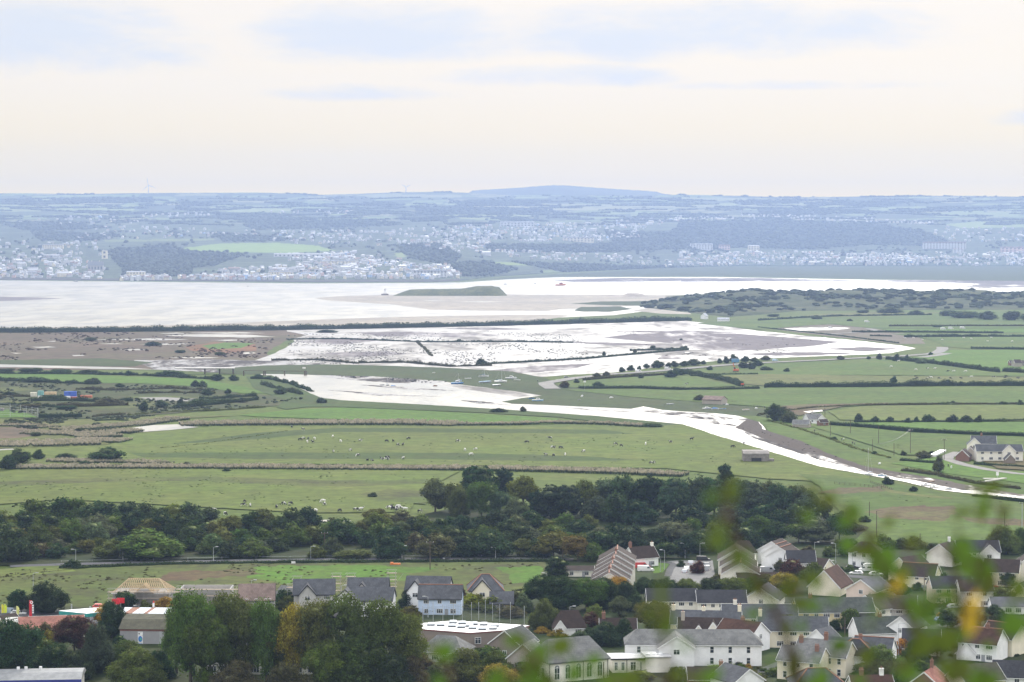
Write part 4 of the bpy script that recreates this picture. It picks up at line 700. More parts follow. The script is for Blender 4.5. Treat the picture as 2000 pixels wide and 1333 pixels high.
# hedge and guard rail side of the by-road
hedge([(118,1112),(160,1113),(260,1108),(400,1104),(600,1102),(800,1101),(1000,1100),(1070,1100)], 10, 'dark', 'long dark hedge below the by-road', .3, seed=50)
fill(1640, 1800, lambda x: 1078, 26, .8, ['bush'], ['brown', 'olive', 'dark'], 'beside the white hip roofed house', 'garden trees of the town')
TOWN = 'garden trees of the town'; LEFT = 'large trees in the near left corner'
belt([(1086,1130,60,44,'pine','deep'), (1060,1190,90,66,'big','dark'), (1100,1196,100,70,'big','dark'), (1145,1196,90,66,'big','mid'), (1180,1190,90,62,'big','dark'), (1205,1180,70,54,'big','orange'), (1225,1196,60,60,'big','dark'), (1260,1176,60,48,'big','dark'), (1300,1170,70,40,'big','deep'), (1340,1170,60,40,'big','bronze'), (1385,1168,60,38,'big','dark'), (1430,1166,70,38,'big','bronze'), (1475,1162,60,36,'big','dark'), (1530,1166,64,48,'big','yellow'), (1500,1160,50,38,'big','bronze')], 'in the autumn tree row of the town', TOWN)
belt([(1065,1234,64,66,'bigbush','olive'), (1162,1220,44,38,'tree','light'), (1150,1232,54,36,'bush','purple'), (1210,1210,50,44,'tree','grey'), (1275,1240,90,66,'big','bronze'), (1348,1192,44,40,'tree','mid'), (1180,1264,70,50,'bigbush','dark'), (1215,1260,50,54,'bigbush','dark'), (1060,1240,34,16,'bush','orange'), (1090,1246,40,20,'bush','orange'), (1130,1252,40,20,'bush','grey'), (1140,1242,40,24,'bush','dark')], 'near the church hall', TOWN)
belt([(1362,1123,34,28,'bush','purple'), (1408,1110,24,60,'tall','mid'), (1330,1110,20,16,'bush','dark'), (1508,1094,30,18,'bush','deep'), (1548,1130,60,40,'bush','purple'), (1528,1124,40,30,'bush','brown'), (1590,1156,60,56,'tree','mid'), (1640,1160,40,26,'bush','dark'), (1655,1088,40,34,'bush','dark'), (1620,1090,30,24,'bush','mid'), (1575,1090,40,24,'bush','brown')], 'among the houses by the parked camper', TOWN)
belt([(1544,1254,74,52,'big','bronze'), (1660,1238,44,50,'tree','mid'), (1676,1234,36,30,'tree','dark'), (1713,1244,26,26,'bush','dark'), (1742,1252,44,40,'bush','mid'), (1762,1282,36,36,'bush','orange'), (1730,1330,96,72,'bigbush','light'), (1690,1338,70,44,'bigbush','mid'), (1790,1298,56,50,'bigbush','dark'), (1800,1312,40,24,'bush','mid'), (1942,1216,40,34,'tree','dark'), (1915,1224,40,30,'tree','mid'), (1955,1084,80,60,'bigbush','olive'), (1905,1098,70,20,'hump','olive'), (1990,1080,50,50,'bigbush','mid'), (1845,1104,40,24,'bush','dark'), (1900,1180,60,40,'tree','mid'), (1960,1190,60,44,'tree','olive')], 'among the lower houses on the right', TOWN)
belt([(1400,1340,170,44,'bigbush','light'), (1330,1338,70,36,'bigbush','mid'), (1460,1336,70,30,'bigbush','olive'), (1430,1300,60,26,'bush','dark'), (1370,1300,30,18,'bush','orange'), (1250,1330,60,22,'bush','olive')], 'below the long white building', TOWN)
# near left corner
belt([(36,1198,50,46,'tree','deep'), (92,1200,90,66,'bigbush','deep'), (245,1196,50,42,'tree','dark'), (285,1198,30,26,'bush','olive'), (322,1200,44,34,'tree','orange')], 'in front of the unfinished timber roof', LEFT)
belt([(20,1340,130,130,'big','dark'), (-30,1330,120,120,'big','deep'), (145,1275,96,72,'big','purple'), (218,1250,66,74,'big','dark'), (206,1200,34,22,'bush','orange'), (205,1236,50,50,'tree','orange'), (190,1318,80,100,'bigbush','blue'), (95,1326,110,70,'bigbush','dark'), (95,1258,30,28,'bush','yellow'), (80,1285,60,40,'bush','mid'), (265,1345,120,80,'bigbush','olive'), (240,1310,100,60,'bigbush','mid'), (310,1330,70,60,'bigbush','dark'), (150,1330,80,60,'bigbush','dark')], 'round the red roofed garage building', LEFT)
belt([(372,1345,130,180,'tall','fresh'), (440,1340,120,172,'tall','fresh'), (345,1320,90,130,'tall','fresh'), (480,1345,110,160,'tall','olive'), (520,1350,90,170,'tall','light'), (572,1350,100,160,'tall','yellow'), (410,1350,110,150,'big','mid'), (545,1345,90,140,'tall','fresh'), (620,1350,120,170,'tall','olive'), (680,1350,130,180,'tall','fresh'), (740,1350,130,170,'tall','fresh'), (790,1350,110,140,'tall','fresh'), (640,1360,110,110,'big','fresh'), (700,1360,130,120,'big','mid'), (560,1370,110,80,'bigbush','brown'), (460,1370,110,80,'bigbush','brown'), (800,1360,80,80,'bigbush','brown'), (760,1365,110,90,'bigbush','dark')], 'in the tall poplar group', LEFT)
belt([(562,1188,66,38,'bush','dark'), (715,1176,26,20,'bush','brown'), (794,1190,46,38,'cone','deep'), (895,1180,36,38,'bush','purple'), (925,1190,60,32,'bush','yellow'), (880,1196,60,26,'bush','olive'), (960,1196,70,32,'bush','olive'), (1010,1190,50,40,'bush','brown'), (845,1200,60,18,'bush','brown'), (1000,1208,60,26,'bush','brown'), (800,1206,50,24,'bush','bronze'), (1025,1200,40,40,'bush','grey'), (560,1192,40,30,'bush','olive'), (985,1258,50,34,'bush','purple'), (960,1300,70,40,'bush','mid'), (900,1330,110,64,'bigbush','olive'), (960,1330,80,60,'bigbush','mid'), (850,1345,90,50,'bigbush','brown'), (975,1345,90,50,'bigbush','orange'), (1030,1330,60,36,'bush','olive')], 'round the new blue houses and the school', TOWN)
gr = random.Random(77)
GP = [(1270,1420,1188,1200),(1290,1440,1234,1250),(1500,1600,1228,1246),(1230,1300,1262,1275),(1600,1700,1222,1240),(1780,1900,1150,1170),(1780,1990,1186,1215),(1830,1990,1268,1300),(1640,1760,1300,1330),(1560,1660,1112,1150),(1730,1830,1122,1150),(1900,1990,1110,1140),(1140,1220,1240,1262),(1480,1560,1300,1330),(1240,1480,1300,1325),(1745,1860,1245,1285),(1860,1990,1225,1262),(1440,1540,1210,1222),(1590,1680,1200,1216),(1400,1480,1120,1140)]
for (x0, x1, y0, y1) in GP:
    for i in range(9): hh = gr.uniform(9, 21); tree(gr.uniform(x0, x1), gr.uniform(y0, y1), hh*gr.uniform(1.1, 1.9), hh, gr.choice(['bush', 'bush', 'hump']), gr.choice(['dark', 'mid', 'mid', 'deep', 'olive', 'grey', 'light', 'bronze', 'orange', 'yellow', 'bronze', 'purple']), 'in the gardens of the town', 'garden shrubs of the town')
for (x0, x1, y0, y1) in [(0,330,1240,1330),(330,820,1300,1345),(820,1040,1300,1340)]:
    for i in range(9): hh = gr.uniform(26, 44); tree(gr.uniform(x0, x1), gr.uniform(y0, y1), hh*gr.uniform(1.1, 1.6), hh, 'bush', gr.choice(['dark', 'mid', 'deep', 'olive', 'brown']), 'under the near trees', 'bushes under the near trees')
# dunes
def build_dunes():
    ys = np.linspace(0, 1, 90); xs = np.linspace(1250, 2420, 330); X, T = np.meshgrid(xs, ys, indexing='ij')
    front = np.interp(xs, [1250, 1330, 1420, 1480, 1560, 2420], [600, 610, 620, 616, 608, 604])[:, None]; back = np.interp(xs, [1250, 1330, 1500, 2420], [592, 584, 578, 577])[:, None]
    Yp = front + (back-front)*T; a, b = (X-CX)/F, (Yp-CY)/F; rz = -ST - b*CT; K = -EYE/rz; wx, wy = a*K, (CT - b*ST)*K
    crest = np.interp(xs, [1250, 1300, 1370, 1440, 1475, 1510, 1600, 1680, 1760, 1840, 1900, 1960, 2000, 2100, 2420], [0, 2, 9, 14.5, 15, 10.5, 12, 13, 11.5, 13, 13, 8, 10.5, 12, 11])[:, None]
    env = np.sin(np.pi*np.clip(T*.93+.03, 0, 1))**.8; z = env*(1.2*crest*(.30+.95*np.clip(T*1.25, 0, 1)) ) + env*(fbm(wx*.012, wy*.012, 5)-.47)*16 ; z = np.where((T < .02) | (T > .985), -.6, z)
    V = np.stack([wx, wy, z], -1); n, k = X.shape; idx = np.arange(n*k).reshape(n, k); Fc = np.stack([idx[:-1,:-1], idx[1:,:-1], idx[1:,1:], idx[:-1,1:]], -1).reshape(-1, 4)
    structure(link('dunes', mesh_np('dunes', V.reshape(-1, 3), Fc, [ground_mat('dune_scrub', [(.060,.075,.045), (.075,.085,.055), (.15,.13,.10)], (.008,.02,.09), tuss=.9, tc=(.04,.052,.038), ts=.06)], smooth=True)))
    g = np.random.default_rng(9); i = g.integers(4, n-4, 3400); j = g.integers(3, k-6, 3400); dn = fbm(i*.07, j*.2, 3); ok = dn > .42; i, j = i[ok], j[ok]; P = V[i, j] + g.normal(size=(len(i), 3))*np.array((3, 12, 0)); r = g.uniform(3.5, 8, len(i)); o = blob_mass('dune_scrub', P, r, r*g.uniform(.25, .5, len(i)), LEAFMATT, 2); o.color = (.06,.075,.05,1); o['kind'] = 'stuff'; o['label'] = 'dark scrub growing in clumps over the dunes'; o['category'] = 'scrub'
    # the dune island on the sand spit and the small dunes right of it
    def hump(name, x0, x1, yb, prof, dep, mat, ns=2.2):
        xs = np.linspace(x0, x1, 60); ts = np.linspace(-1, 1, 16); p0 = [at(x, yb) for x in xs]; h = np.interp(xs, *prof)
        V = [(p.x, p.y + t*dep, (1-abs(t)**1.6)*hh/ppm(p) + (1-t*t)*(float(fbm(p.x*.06, (p.y+t*dep)*.06))-.47)*ns*min(1, hh/4) - .2*(abs(t) > .99)) for p, hh in zip(p0, h) for t in ts]
        idx = np.arange(60*16).reshape(60, 16); Fc = np.stack([idx[:-1,:-1], idx[1:,:-1], idx[1:,1:], idx[:-1,1:]], -1).reshape(-1, 4); structure(link(name, mesh_np(name, V, Fc, [mat], smooth=True)))
    dm = ground_mat('dune_grass', [(.13,.13,.085), (.17,.155,.115), (.26,.22,.17)], (.02,.05,.2), tuss=.6, tc=(.06,.07,.05), ts=.12)
    hump('dune', 770, 990, 577, ([770, 785, 800, 850, 900, 930, 960, 975, 985, 990], [0, 6, 11, 12, 13, 18, 19, 16, 6, 0]), 60, dm)
    hump('dune', 1183, 1265, 579.5, ([1183, 1195, 1215, 1225, 1240, 1255, 1265], [0, 2.5, 2, 6, 7, 5, 0]), 40, plain('bare_dune', (.30,.26,.22), .95, .3, .05), 3)
    hump('dune', 1300, 1390, 579, ([1300, 1330, 1360, 1390], [0, 2.5, 4, 0]), 40, dm)
build_dunes()

# tussocks of rough grass standing in the pastures, tufts on the mudflat
def tufts(name, polys, n, size, tone, label, seed, thr=.5, sx=.02, sy=.09, flat=.55):
    g = np.random.default_rng(seed); out = []
    for poly in polys:
        xs = [p[0] for p in poly]; ys = [p[1] for p in poly]; x = g.uniform(min(xs), max(xs), n); y = g.uniform(min(ys), max(ys), n); k = inpoly(x, y, poly) & (fbm(x*sx, y*sy, 4) > thr); out += list(zip(x[k], y[k]))
    P = np.array([at(a, b, .0)[:] for a, b in out]); r = g.uniform(.5, 1.5, len(P))*size; o = blob_mass(name, P, r, r*flat, LEAFMATT, seed); o.color = (*tone, 1); o['kind'] = 'stuff'; o['label'] = label; o['category'] = 'grass'
tufts('grass_tussocks', [[(-40,920),(860,920),(800,1000),(600,1003),(0,990)], [(300,850),(1240,842),(1600,915),(1300,912),(280,900)]], 3600, .5, (.085,.105,.038), 'dark tussocks of rough grass scattered over the cow pastures', 31, .53)
tufts('grass_tussocks', [[(1640,965),(2040,985),(2040,1080),(1640,1055)], [(1640,850),(1880,880),(1830,890),(1760,888)]], 1300, .5, (.085,.105,.038), 'dark tussocks of rough grass in the field above the camper van', 32, .52)
tufts('weed_tufts', [[(0,1118),(500,1102),(1060,1100),(1050,1140),(500,1190),(0,1190)]], 3200, .5, (.075,.075,.032), 'brown and green weeds growing through the rough field', 33, .50, .015, .06, .8)
tufts('scrub_tufts', [[(0,748),(400,757),(520,772),(600,780),(480,797),(330,808),(0,815)], [(0,822),(330,812),(260,836),(190,850),(0,834)]], 2600, 1.0, (.055,.065,.038), 'low tangled scrub covering the land round the containers', 34, .47, .02, .08, .7)
tufts('marsh_tufts', [[(560,650),(900,645),(1150,655),(1150,705),(900,712),(560,712)]], 5200, .7, (.085,.088,.075), 'dark tufts in rows over the left half of the mudflat', 35, .50, .012, .15, .35)
tufts('marsh_tufts', [[(0,652),(540,648),(520,700),(0,704)]], 1800, 1.3, (.085,.06,.045), 'brown tufts over the reddish marsh on the left', 36, .50, .012, .12, .4)
tufts('marsh_tufts', [[(1200,645),(1650,660),(1700,680),(1300,700)]], 1100, .8, (.06,.058,.052), 'grey weed patches on the right half of the mudflat', 37, .56, .012, .15, .3)
tufts('weed_stones', [[(1440,836),(1490,842),(1566,864),(1683,912),(1830,940),(1900,955),(1700,925),(1560,890),(1470,856)]], 1500, .45, (.05,.046,.042), 'dark stones and weed on the river mud bank', 38, .46, .05, .1, .5)
tufts('weed_stones', [[(640,733),(760,738),(900,748),(850,750),(700,741)]], 700, .8, (.05,.05,.046), 'dark stones and weed on the far edge of the river', 39, .46, .05, .2, .4)
# hedges and sheds of the gardens
gh = random.Random(5)
for i, (x, y, L, w) in enumerate([(1290,1192,60,'below the left cream terrace'), (1400,1195,70,'below the right cream terrace'), (1500,1182,50,'below the broad cream gable'), (1640,1156,60,'below the big plain gable'), (1600,1212,70,'in front of the black window terrace'), (1700,1246,60,'in front of the white bungalow'), (1820,1190,80,'below the pinkish terrace'), (1900,1150,70,'right of the pinkish terrace'), (1760,1128,60,'below the cream gabled house'), (1850,1092,50,'below the white chimney'), (1940,1104,60,'below the white field house'), (1880,1270,70,'below the orange ridged house'), (1660,1296,50,'by the cream terrace'), (1240,1262,60,'behind the annexe'), (1960,1262,60,'near the right edge below the cream gable'), (1440,1244,40,'between the slate terraces'), (1560,1116,50,'below the dark roofed white house'), (1530,1240,50,'right of the long white building')]):
    hedge([(x-L/2, y+gh.uniform(-3, 3)), (x, y), (x+L/2, y+gh.uniform(-4, 4))], gh.uniform(8, 14), gh.choice(['dark', 'mid', 'deep', 'olive']), 'garden hedge ' + w, .35, None, 'garden_hedge', 'garden hedges of the town', 90+i)
for (x, y, w, h, k, t) in [(1445,1196,40,34,'tree','mid'), (1585,1215,36,30,'tree','dark'), (1760,1180,46,40,'tree','dark'), (1835,1150,40,34,'tree','mid'), (1700,1190,34,30,'tree','olive'), (1880,1110,44,36,'tree','olive'), (1820,1090,36,30,'tree','dark'), (1740,1130,36,30,'tree','mid'), (1930,1262,44,36,'tree','mid'), (1850,1230,50,42,'tree','dark'), (1830,1290,56,46,'tree','mid'), (1970,1150,40,34,'tree','dark'), (1465,1262,34,30,'tree','mid'), (1520,1262,50,44,'tree','bronze'), (1630,1236,30,26,'tree','dark'), (1240,1200,44,40,'tree','dark'), (1290,1205,40,36,'tree','bronze'), (1420,1128,34,26,'tree','mid'), (1560,1112,30,26,'tree','olive'), (1955,1230,46,40,'tree','dark')]:
    tree(x, y, w, h, k, t, 'between the houses of the town', TOWN)
# ------------------------------------------------------------------ houses
WALLC = {'white': (.84,.84,.84), 'cream': (.78,.72,.57), 'palecream': (.80,.77,.69), 'pink': (.70,.58,.50), 'blue': (.55,.66,.84), 'grey': (.45,.44,.42), 'brown': (.24,.20,.17), 'stone': (.40,.36,.31), 'brick': (.22,.12,.09), 'block': (.36,.35,.34), 'yellow': (.72,.62,.38)}
ROOFC = {'slate': (.145,.150,.165), 'greyslate': (.24,.24,.235), 'dark': (.075,.075,.085), 'brown': (.115,.080,.066), 'redbrown': (.165,.085,.06), 'green': (.115,.13,.115), 'tan': (.34,.25,.215), 'moss': (.13,.125,.085), 'red': (.38,.17,.13), 'metal': (.6,.62,.66)}
ROOFC = {k: tuple(c*{'red': .7, 'metal': .75, 'tan': .6, 'greyslate': .7, 'brown': .40, 'redbrown': .42, 'dark': .58}.get(k, .60) for c in v) for k, v in ROOFC.items()}
def wallm(c): return plain('wall_' + c, WALLC[c], .85, .07, .5)
_rm = {}
def roofm(c):
    if c in _rm: return _rm[c]
    m, t, b = nmat('roof_' + c); b.inputs['Roughness'].default_value = .85; b.inputs['Specular IOR Level'].default_value = .15; col = ROOFC[c]
    tc = t.new('ShaderNodeTexCoord').outputs['Object']; n = t.noise(tc, .45, 5, .7); n2 = t.noise(t.mapping(tc, (1, .35, .35)), 3.2, 4, .75)
    a = t.mix(t.step(n, .3, .72), tuple(x*.72 for x in col), tuple(x*1.28 for x in col)); a = t.mix(t.math('MULTIPLY', t.step(n2, .48, .72), .55), a, (.24,.235,.21) if c == 'greyslate' else tuple(x*1.5 for x in col))
    br = t.new('ShaderNodeTexBrick'); t.l.new(t.mapping(tc, (1, 1, 1)), br.inputs[0]); br.inputs['Scale'].default_value = 1.0; br.inputs['Brick Width'].default_value = .6; br.inputs['Row Height'].default_value = .45; br.inputs['Mortar Size'].default_value = .03
    br.inputs['Color1'].default_value = (1,1,1,1); br.inputs['Color2'].default_value = (.8,.8,.8,1); br.inputs['Mortar'].default_value = (.55,.55,.55,1)
    t.l.new(t.mix(.6, a, br.outputs[0], 'MULTIPLY'), b.inputs['Base Color']); _rm[c] = m; return m
GLASS = plain('window_glass', (.035,.045,.055), .12, .3, .5, 0, .6); WHITE = plain('white_trim', (.78,.78,.77), .5, .05); BLACK = plain('black_trim', (.03,.03,.032), .6, .1); LEADM = plain('lead', (.30,.31,.33), .6); POT = plain('chimney_pot', (.28,.15,.10), .8); RIDGE = plain('ridge_terracotta', (.23,.11,.07), .8)
_win = {}
def window_meshes(w, h, n, style='plain'):
    k = (round(w, 2), round(h, 2), n, style)
    if k in _win: return _win[k]
    f = MB(); b = .085
    if style == 'arch':
        r = w/2; hs = h-r; N = 10
        f.box(-r, -r+b, -.05, .06, 0, hs); f.box(r-b, r, -.05, .06, 0, hs); f.box(-r, r, -.055, .06, -.09, 0); f.box(-.04, .04, -.045, .055, 0, hs); f.box(-r+b, r-b, -.046, .055, hs-.06, hs+.03); f.box(-r+b, r-b, -.046, .055, hs*.48, hs*.48+.06)
        arc = lambda q, i: (q*math.cos(math.pi*i/N), hs+q*math.sin(math.pi*i/N))
        for i in range(N):
            a0, a1, c0, c1 = arc(r, i), arc(r, i+1), arc(r-b, i), arc(r-b, i+1)
            f.add([(p[0], y, p[1]) for y in (-.05, .06) for p in (a0, a1, c1, c0)], [(0,1,2,3),(7,6,5,4),(0,4,5,1),(2,6,7,3)])
        for i in (2, 4, 6, 8): f.bar((0, .0, hs), (arc(r-b, i)[0], .0, arc(r-b, i)[1]), .05)
        p = MB(); V = [(-r+b*.5, -.005, 0), (r-b*.5, -.005, 0)] + [(arc(r-b*.5, i)[0], -.005, arc(r-b*.5, i)[1]) for i in range(N+1)]; p.add(V, [tuple(range(len(V)))])
    else:
        f.box(-w/2, w/2, -.06, .06, -.08, 0); f.box(-w/2, w/2, -.05, .06, h-b, h); f.box(-w/2, -w/2+b, -.05, .06, 0, h-b); f.box(w/2-b, w/2, -.05, .06, 0, h-b)
        for i in range(1, n): x = -w/2 + w*i/n; f.box(x-.035, x+.035, -.045, .055, 0, h-b)
        if h > 1.0 and style == 'plain': f.box(-w/2+b, w/2-b, -.044, .054, h*.66, h*.66+.05)
        if style == 'sash': f.box(-w/2+b, w/2-b, -.044, .054, h*.5-.03, h*.5+.03)
        p = MB().box(-w/2+b*.6, w/2-b*.6, .0, .035, .0, h-b*.6)
    _win[k] = (f.mesh('window_frame', WHITE), p.mesh('pane', GLASS)); return _win[k]
def add_window(parent, loc, w, h, n=2, rz=0, style='plain', name='window', framemat=None):
    fm, pm = window_meshes(w, h, n, style)
    if framemat: fm = fm.copy(); fm.materials[0] = framemat
    o = link(name, fm, parent, loc, rz); link('pane', pm, o); return o
def roof_gable(m, L, W, eh, rh, ov=.35, og=.22, th=.2, m0=0, y0=0.0, ax='x', x0=None, x1=None):
    s = rh/(W/2); z = lambda y: eh + rh - s*abs(y)
    pr = [(y0-W/2-ov, z(W/2+ov)), (y0, eh+rh), (y0+W/2+ov, z(W/2+ov)), (y0+W/2+ov, z(W/2+ov)+th), (y0, eh+rh+th), (y0-W/2-ov, z(W/2+ov)+th)]
    m.prism(pr, -L/2-og if x0 is None else x0, L/2+og if x1 is None else x1, m0, ax)
def roof_hip(m, L, W, eh, rh, hipx, ov=.35, th=.2, m0=0):
    a, b = L/2+ov, W/2+ov; s = rh/(W/2); ze = eh - s*ov; r = max(.05, L/2-hipx)
    for dz, flip in ((0, 1), (th, 0)):
        V = [(-a,-b,ze+dz),(a,-b,ze+dz),(a,b,ze+dz),(-a,b,ze+dz),(-r,0,eh+rh+dz),(r,0,eh+rh+dz)]; Fc = [(0,1,5,4),(1,2,5),(2,3,4,5),(3,0,4)]
        m.add(V, Fc, m0)
    m.add([(-a,-b,ze),(a,-b,ze),(a,b,ze),(-a,b,ze),(-a,-b,ze+th),(a,-b,ze+th),(a,b,ze+th),(-a,b,ze+th)], [(0,1,5,4),(1,2,6,5),(2,3,7,6),(3,0,4,7)], m0)
def chimney(parent, x, y, z0, h, col='brick', pots=2, w=.9, d=.6):
    m = MB().box(x-w/2, x+w/2, y-d/2, y+d/2, z0, z0+h).box(x-w/2-.06, x+w/2+.06, y-d/2-.06, y+d/2+.06, z0+h, z0+h+.14); o = m.obj('chimney', wallm(col), parent)
    for i in range(pots):
        px = x - w/2 + w*(i+.5)/pots; MB().tube((px, y, z0+h+.14), (px, y, z0+h+.6), .13, .10).obj('chimney_pot', POT, o)
HOUSES = 'houses of the town below'
def house(rx, ry, L, W, eh, rh, rot, wall, roof, label, hip=0, chim=(), front=None, gable=None, wings=(), barge='white', ridge=None, name='house', cat='house', group=HOUSES, back=False, style='plain', wallmats=None, px=None, base=0.0, gutter=True):
    """rx, ry = middle of the ridge in the photograph; L along the ridge, W across, eh eaves, rh rise (metres); rot turns the ridge away from left-right"""
    p = at(rx, ry, eh+rh+.2+base); t = thing(name, label, cat, (p.x, p.y, base), R(rot), group)
    w = MB()
    if hip: w.box(-L/2, L/2, -W/2, W/2, 0, eh-.02)
    else: w.prism([(-W/2, 0), (W/2, 0), (W/2, eh), (0, eh+rh-.02), (-W/2, eh)], -L/2, L/2)
    rf = MB()
    if hip: roof_hip(rf, L, W, eh, rh, hip if hip > 1 else W/2)
    else: roof_gable(rf, L, W, eh, rh)
    bo = []
    def verge(axis, xx, half, e0, r0, cy=0.0, sgn=1):
        s = r0/half
        for k in (-1, 1):
            a = (xx, cy, e0+r0+.04), (xx, cy+k*(half+.35), e0-s*.35+.04)
            if axis == 'y': a = tuple((q[1], q[0], q[2]) for q in a)
            bo.append(MB().bar(a[0], a[1], .06, .26))
    if not hip and barge:
        for sx in (-1, 1): verge('x', sx*(L/2+.26), W/2, eh, rh)
    for (xo, ww, pr, e2, r2) in wings:                            # front gable wings running out towards -y
        w.prism([(xo-ww/2, 0), (xo+ww/2, 0), (xo+ww/2, e2), (xo, e2+r2-.02), (xo-ww/2, e2)], -W/2-pr, 0, 0, 'y')
        roof_gable(rf, 0, ww, e2, r2, y0=xo, ax='y', x0=-W/2-pr-.22, x1=-.02)
        if barge: verge('y', -W/2-pr-.27, ww/2, e2, r2, xo)
        if e2+r2 > 3.2: add_window(t, (xo, -W/2-pr-.02, max(.9, e2-1.5)), min(1.5, ww*.4), 1.15, 2)
    wo = w.obj('wall', wallm(wall) if not wallmats else wallmats, t); ro = rf.obj('roof', roofm(roof), t)
    for q in bo: q.obj('bargeboard', WHITE if barge == 'white' else BLACK, t)
    if gutter: MB().bar((-L/2, -W/2-.40, eh-rh/(W/2)*.35-.02), (L/2, -W/2-.40, eh-rh/(W/2)*.35-.02), .14, .12).obj('gutter', WHITE if barge == 'white' else BLACK, t)
    if ridge:
        q = L/2-(hip if hip > 1 else W/2) if hip else L/2+.2; mr = MB().bar((-q, 0, eh+rh+.22), (q, 0, eh+rh+.22), .35, .2)
        if hip:
            for sx in (-1, 1):
                for sy in (-1, 1): mr.bar((sx*q, 0, eh+rh+.21), (sx*(L/2+.35), sy*(W/2+.35), eh-rh/(W/2)*.35+.21), .3, .18)
        mr.obj('ridge_tiles', ridge, ro)
    for (cx, cy, ch, cc, pots) in chim:
        zr = eh + rh*(1-abs(cy)/(W/2)); chimney(ro, cx, cy, zr-.3, ch+.3, cc, pots)
    st = 2 if eh > 4 else 1
    if front is None: front = max(2, int(L/3.1))
    def row(n, y, rz, span, zs, axis):
        for s_ in zs:
            for i in range(n):
                u = (i+.5)/n*span - span/2; wd = [1.5, 1.1, 1.7][(i+int(s_)) % 3] if style == 'plain' else .95
                if any(axis == 'f' and abs(u-q[0]) < q[1]/2+.4 for q in wings): continue
                add_window(t, (u, y, s_) if axis == 'f' else (y, u, s_), wd if axis == 'f' else min(1.2, wd), 1.15 if style == 'plain' else 1.5, 3 if wd > 1.4 else 2 if style == 'plain' else 1, rz, style)
    zs = (1.0, 3.6)[:st] if eh <= 5.6 else (1.0, 3.7)
    if front: row(front, -W/2-.02, 0, L*.94, zs, 'f')
    if gable:
        for sd, n in gable:
            if sd == 'L': row(n, -L/2-.02, -math.pi/2, W*.7, zs, 'g')
            else: row(n, L/2+.02, math.pi/2, W*.7, zs, 'g')
    if front and L > 5 and not wings:
        d = MB().box(-.45, .45, -.05, .05, 0, 2.05).obj('door', plain('door_paint', (.30,.31,.33), .5), t, loc=(L*.16, -W/2-.03, .05)); MB().box(.28, .36, -.1, -.05, .98, 1.06).obj('handle', LEADM, d)
    return t
# --- new houses at the edge of the field
NEW = 'new houses at the edge of the rough field'
house(614, 1130.5, 11, 8.5, 5.0, 3.4, 4, 'grey', 'slate', 'unfinished grey roofed house wrapped in scaffolding, left of the blue gabled house', wings=[(-1.8, 4.6, 1.2, 5.0, 2.6)], group=NEW, barge='black', front=3)
house(568, 1145, 6.5, 7, 2.6, 2.6, -35, 'block', 'greyslate', 'small grey garage roof below the scaffolded house', front=0, group=NEW, barge='black')
house(502, 1140, 9.5, 9, 4.4, 3.6, 5, 'block', 'tan', 'house with a new pinkish tan tiled roof beside the scaffold frame', group=NEW, barge='black', front=3)
house(724, 1146, 12.5, 8, 4.9, 2.9, -4, 'white', 'slate', 'house with pale blue gabled end wing and grey slate roof behind the poplars', wings=[(-6.2, 6.6, 1.0, 4.9, 2.9)], group=NEW, barge='black')
house(720, 1128, 11, 8, 5.0, 3.2, 0, 'grey', 'slate', 'grey slate roofed house half hidden behind the pale blue gable', wings=[(-1.6, 4.4, .8, 5.0, 2.4)], group=NEW, barge='black')
house(838, 1125, 12, 8.5, 5.0, 3.4, -7, 'white', 'slate', 'tall white house with blue left gable, behind the pale blue cottage', wings=[(-3.0, 4.6, 1.2, 5.0, 2.9)], group=NEW, barge='black')
bl = house(861, 1142, 11.5, 7.8, 4.9, 3.0, -3, 'blue', 'slate', 'pale blue house with grey roof and orange ridge tiles', ridge=RIDGE, group=NEW, barge='black', front=3)
house(948, 1121.5, 9.5, 10, 4.9, 3.6, 2, 'cream', 'slate', 'cream house with hipped slate roof and tall front gable', hip=3.6, wings=[(-1.0, 5.4, 1.4, 4.9, 3.0)], group=NEW, barge='black', ridge=RIDGE)
house(980, 1155, 6.2, 7, 2.8, 2.6, 0, 'brown', 'slate', 'low grey roofed annexe with porch, in front of the hipped cream house', group=NEW, barge='black', front=2)
# scaffolding round the unfinished house and the shell next to the timber roof
SC = plain('scaffold_tube', (.36,.35,.34), .5, .1); PLK = plain('scaffold_board', (.42,.31,.20), .8)
def scaffold(x, yb, L, h, W, label, lifts=3, rz=0):
    p = at(x, yb); t = thing('scaffolding', label, 'scaffolding', (p.x, p.y, 0), rz, 'scaffolding round the unfinished houses'); m = MB(); n = int(L/1.9)
    for i in range(n+1):
        for y in (0, W): u = -L/2 + L*i/n; m.bar((u, y, 0), (u, y, h), .07)
    for k in range(1, lifts+1):
        z = h*.92*k/lifts
        for y in (0, W): m.bar((-L/2-.4, y, z), (L/2+.4, y, z), .07); m.bar((-L/2-.4, y, z+.9), (L/2+.4, y, z+.9), .06)
    for i in range(0, n, 2): u = -L/2 + L*i/n; m.bar((u, -.05, 0), (u+L/n*2, -.05, h*.9), .06)
    m.obj('frame', SC, t)
    for k in range(1, lifts+1): z = h*.92*k/lifts; MB().box(-L/2-.3, L/2+.3, .06, W-.06, z-.1, z-.04).obj('boards', PLK, t)
    return t
scaffold(601, 1190, 11, 6.4, 1.3, 'scaffolding with plank decks across the front of the grey unfinished house')
scaffold(657, 1168, 2.2, 6.5, 1.2, 'short scaffolding tower at the right end of the unfinished house')
scaffold(580, 1172, 2.2, 6.2, 1.2, 'short scaffolding tower left of the unfinished house gable')
scaffold(685, 1166, 2.2, 6.2, 1.2, 'short scaffolding tower behind the pale blue gable, on its left')
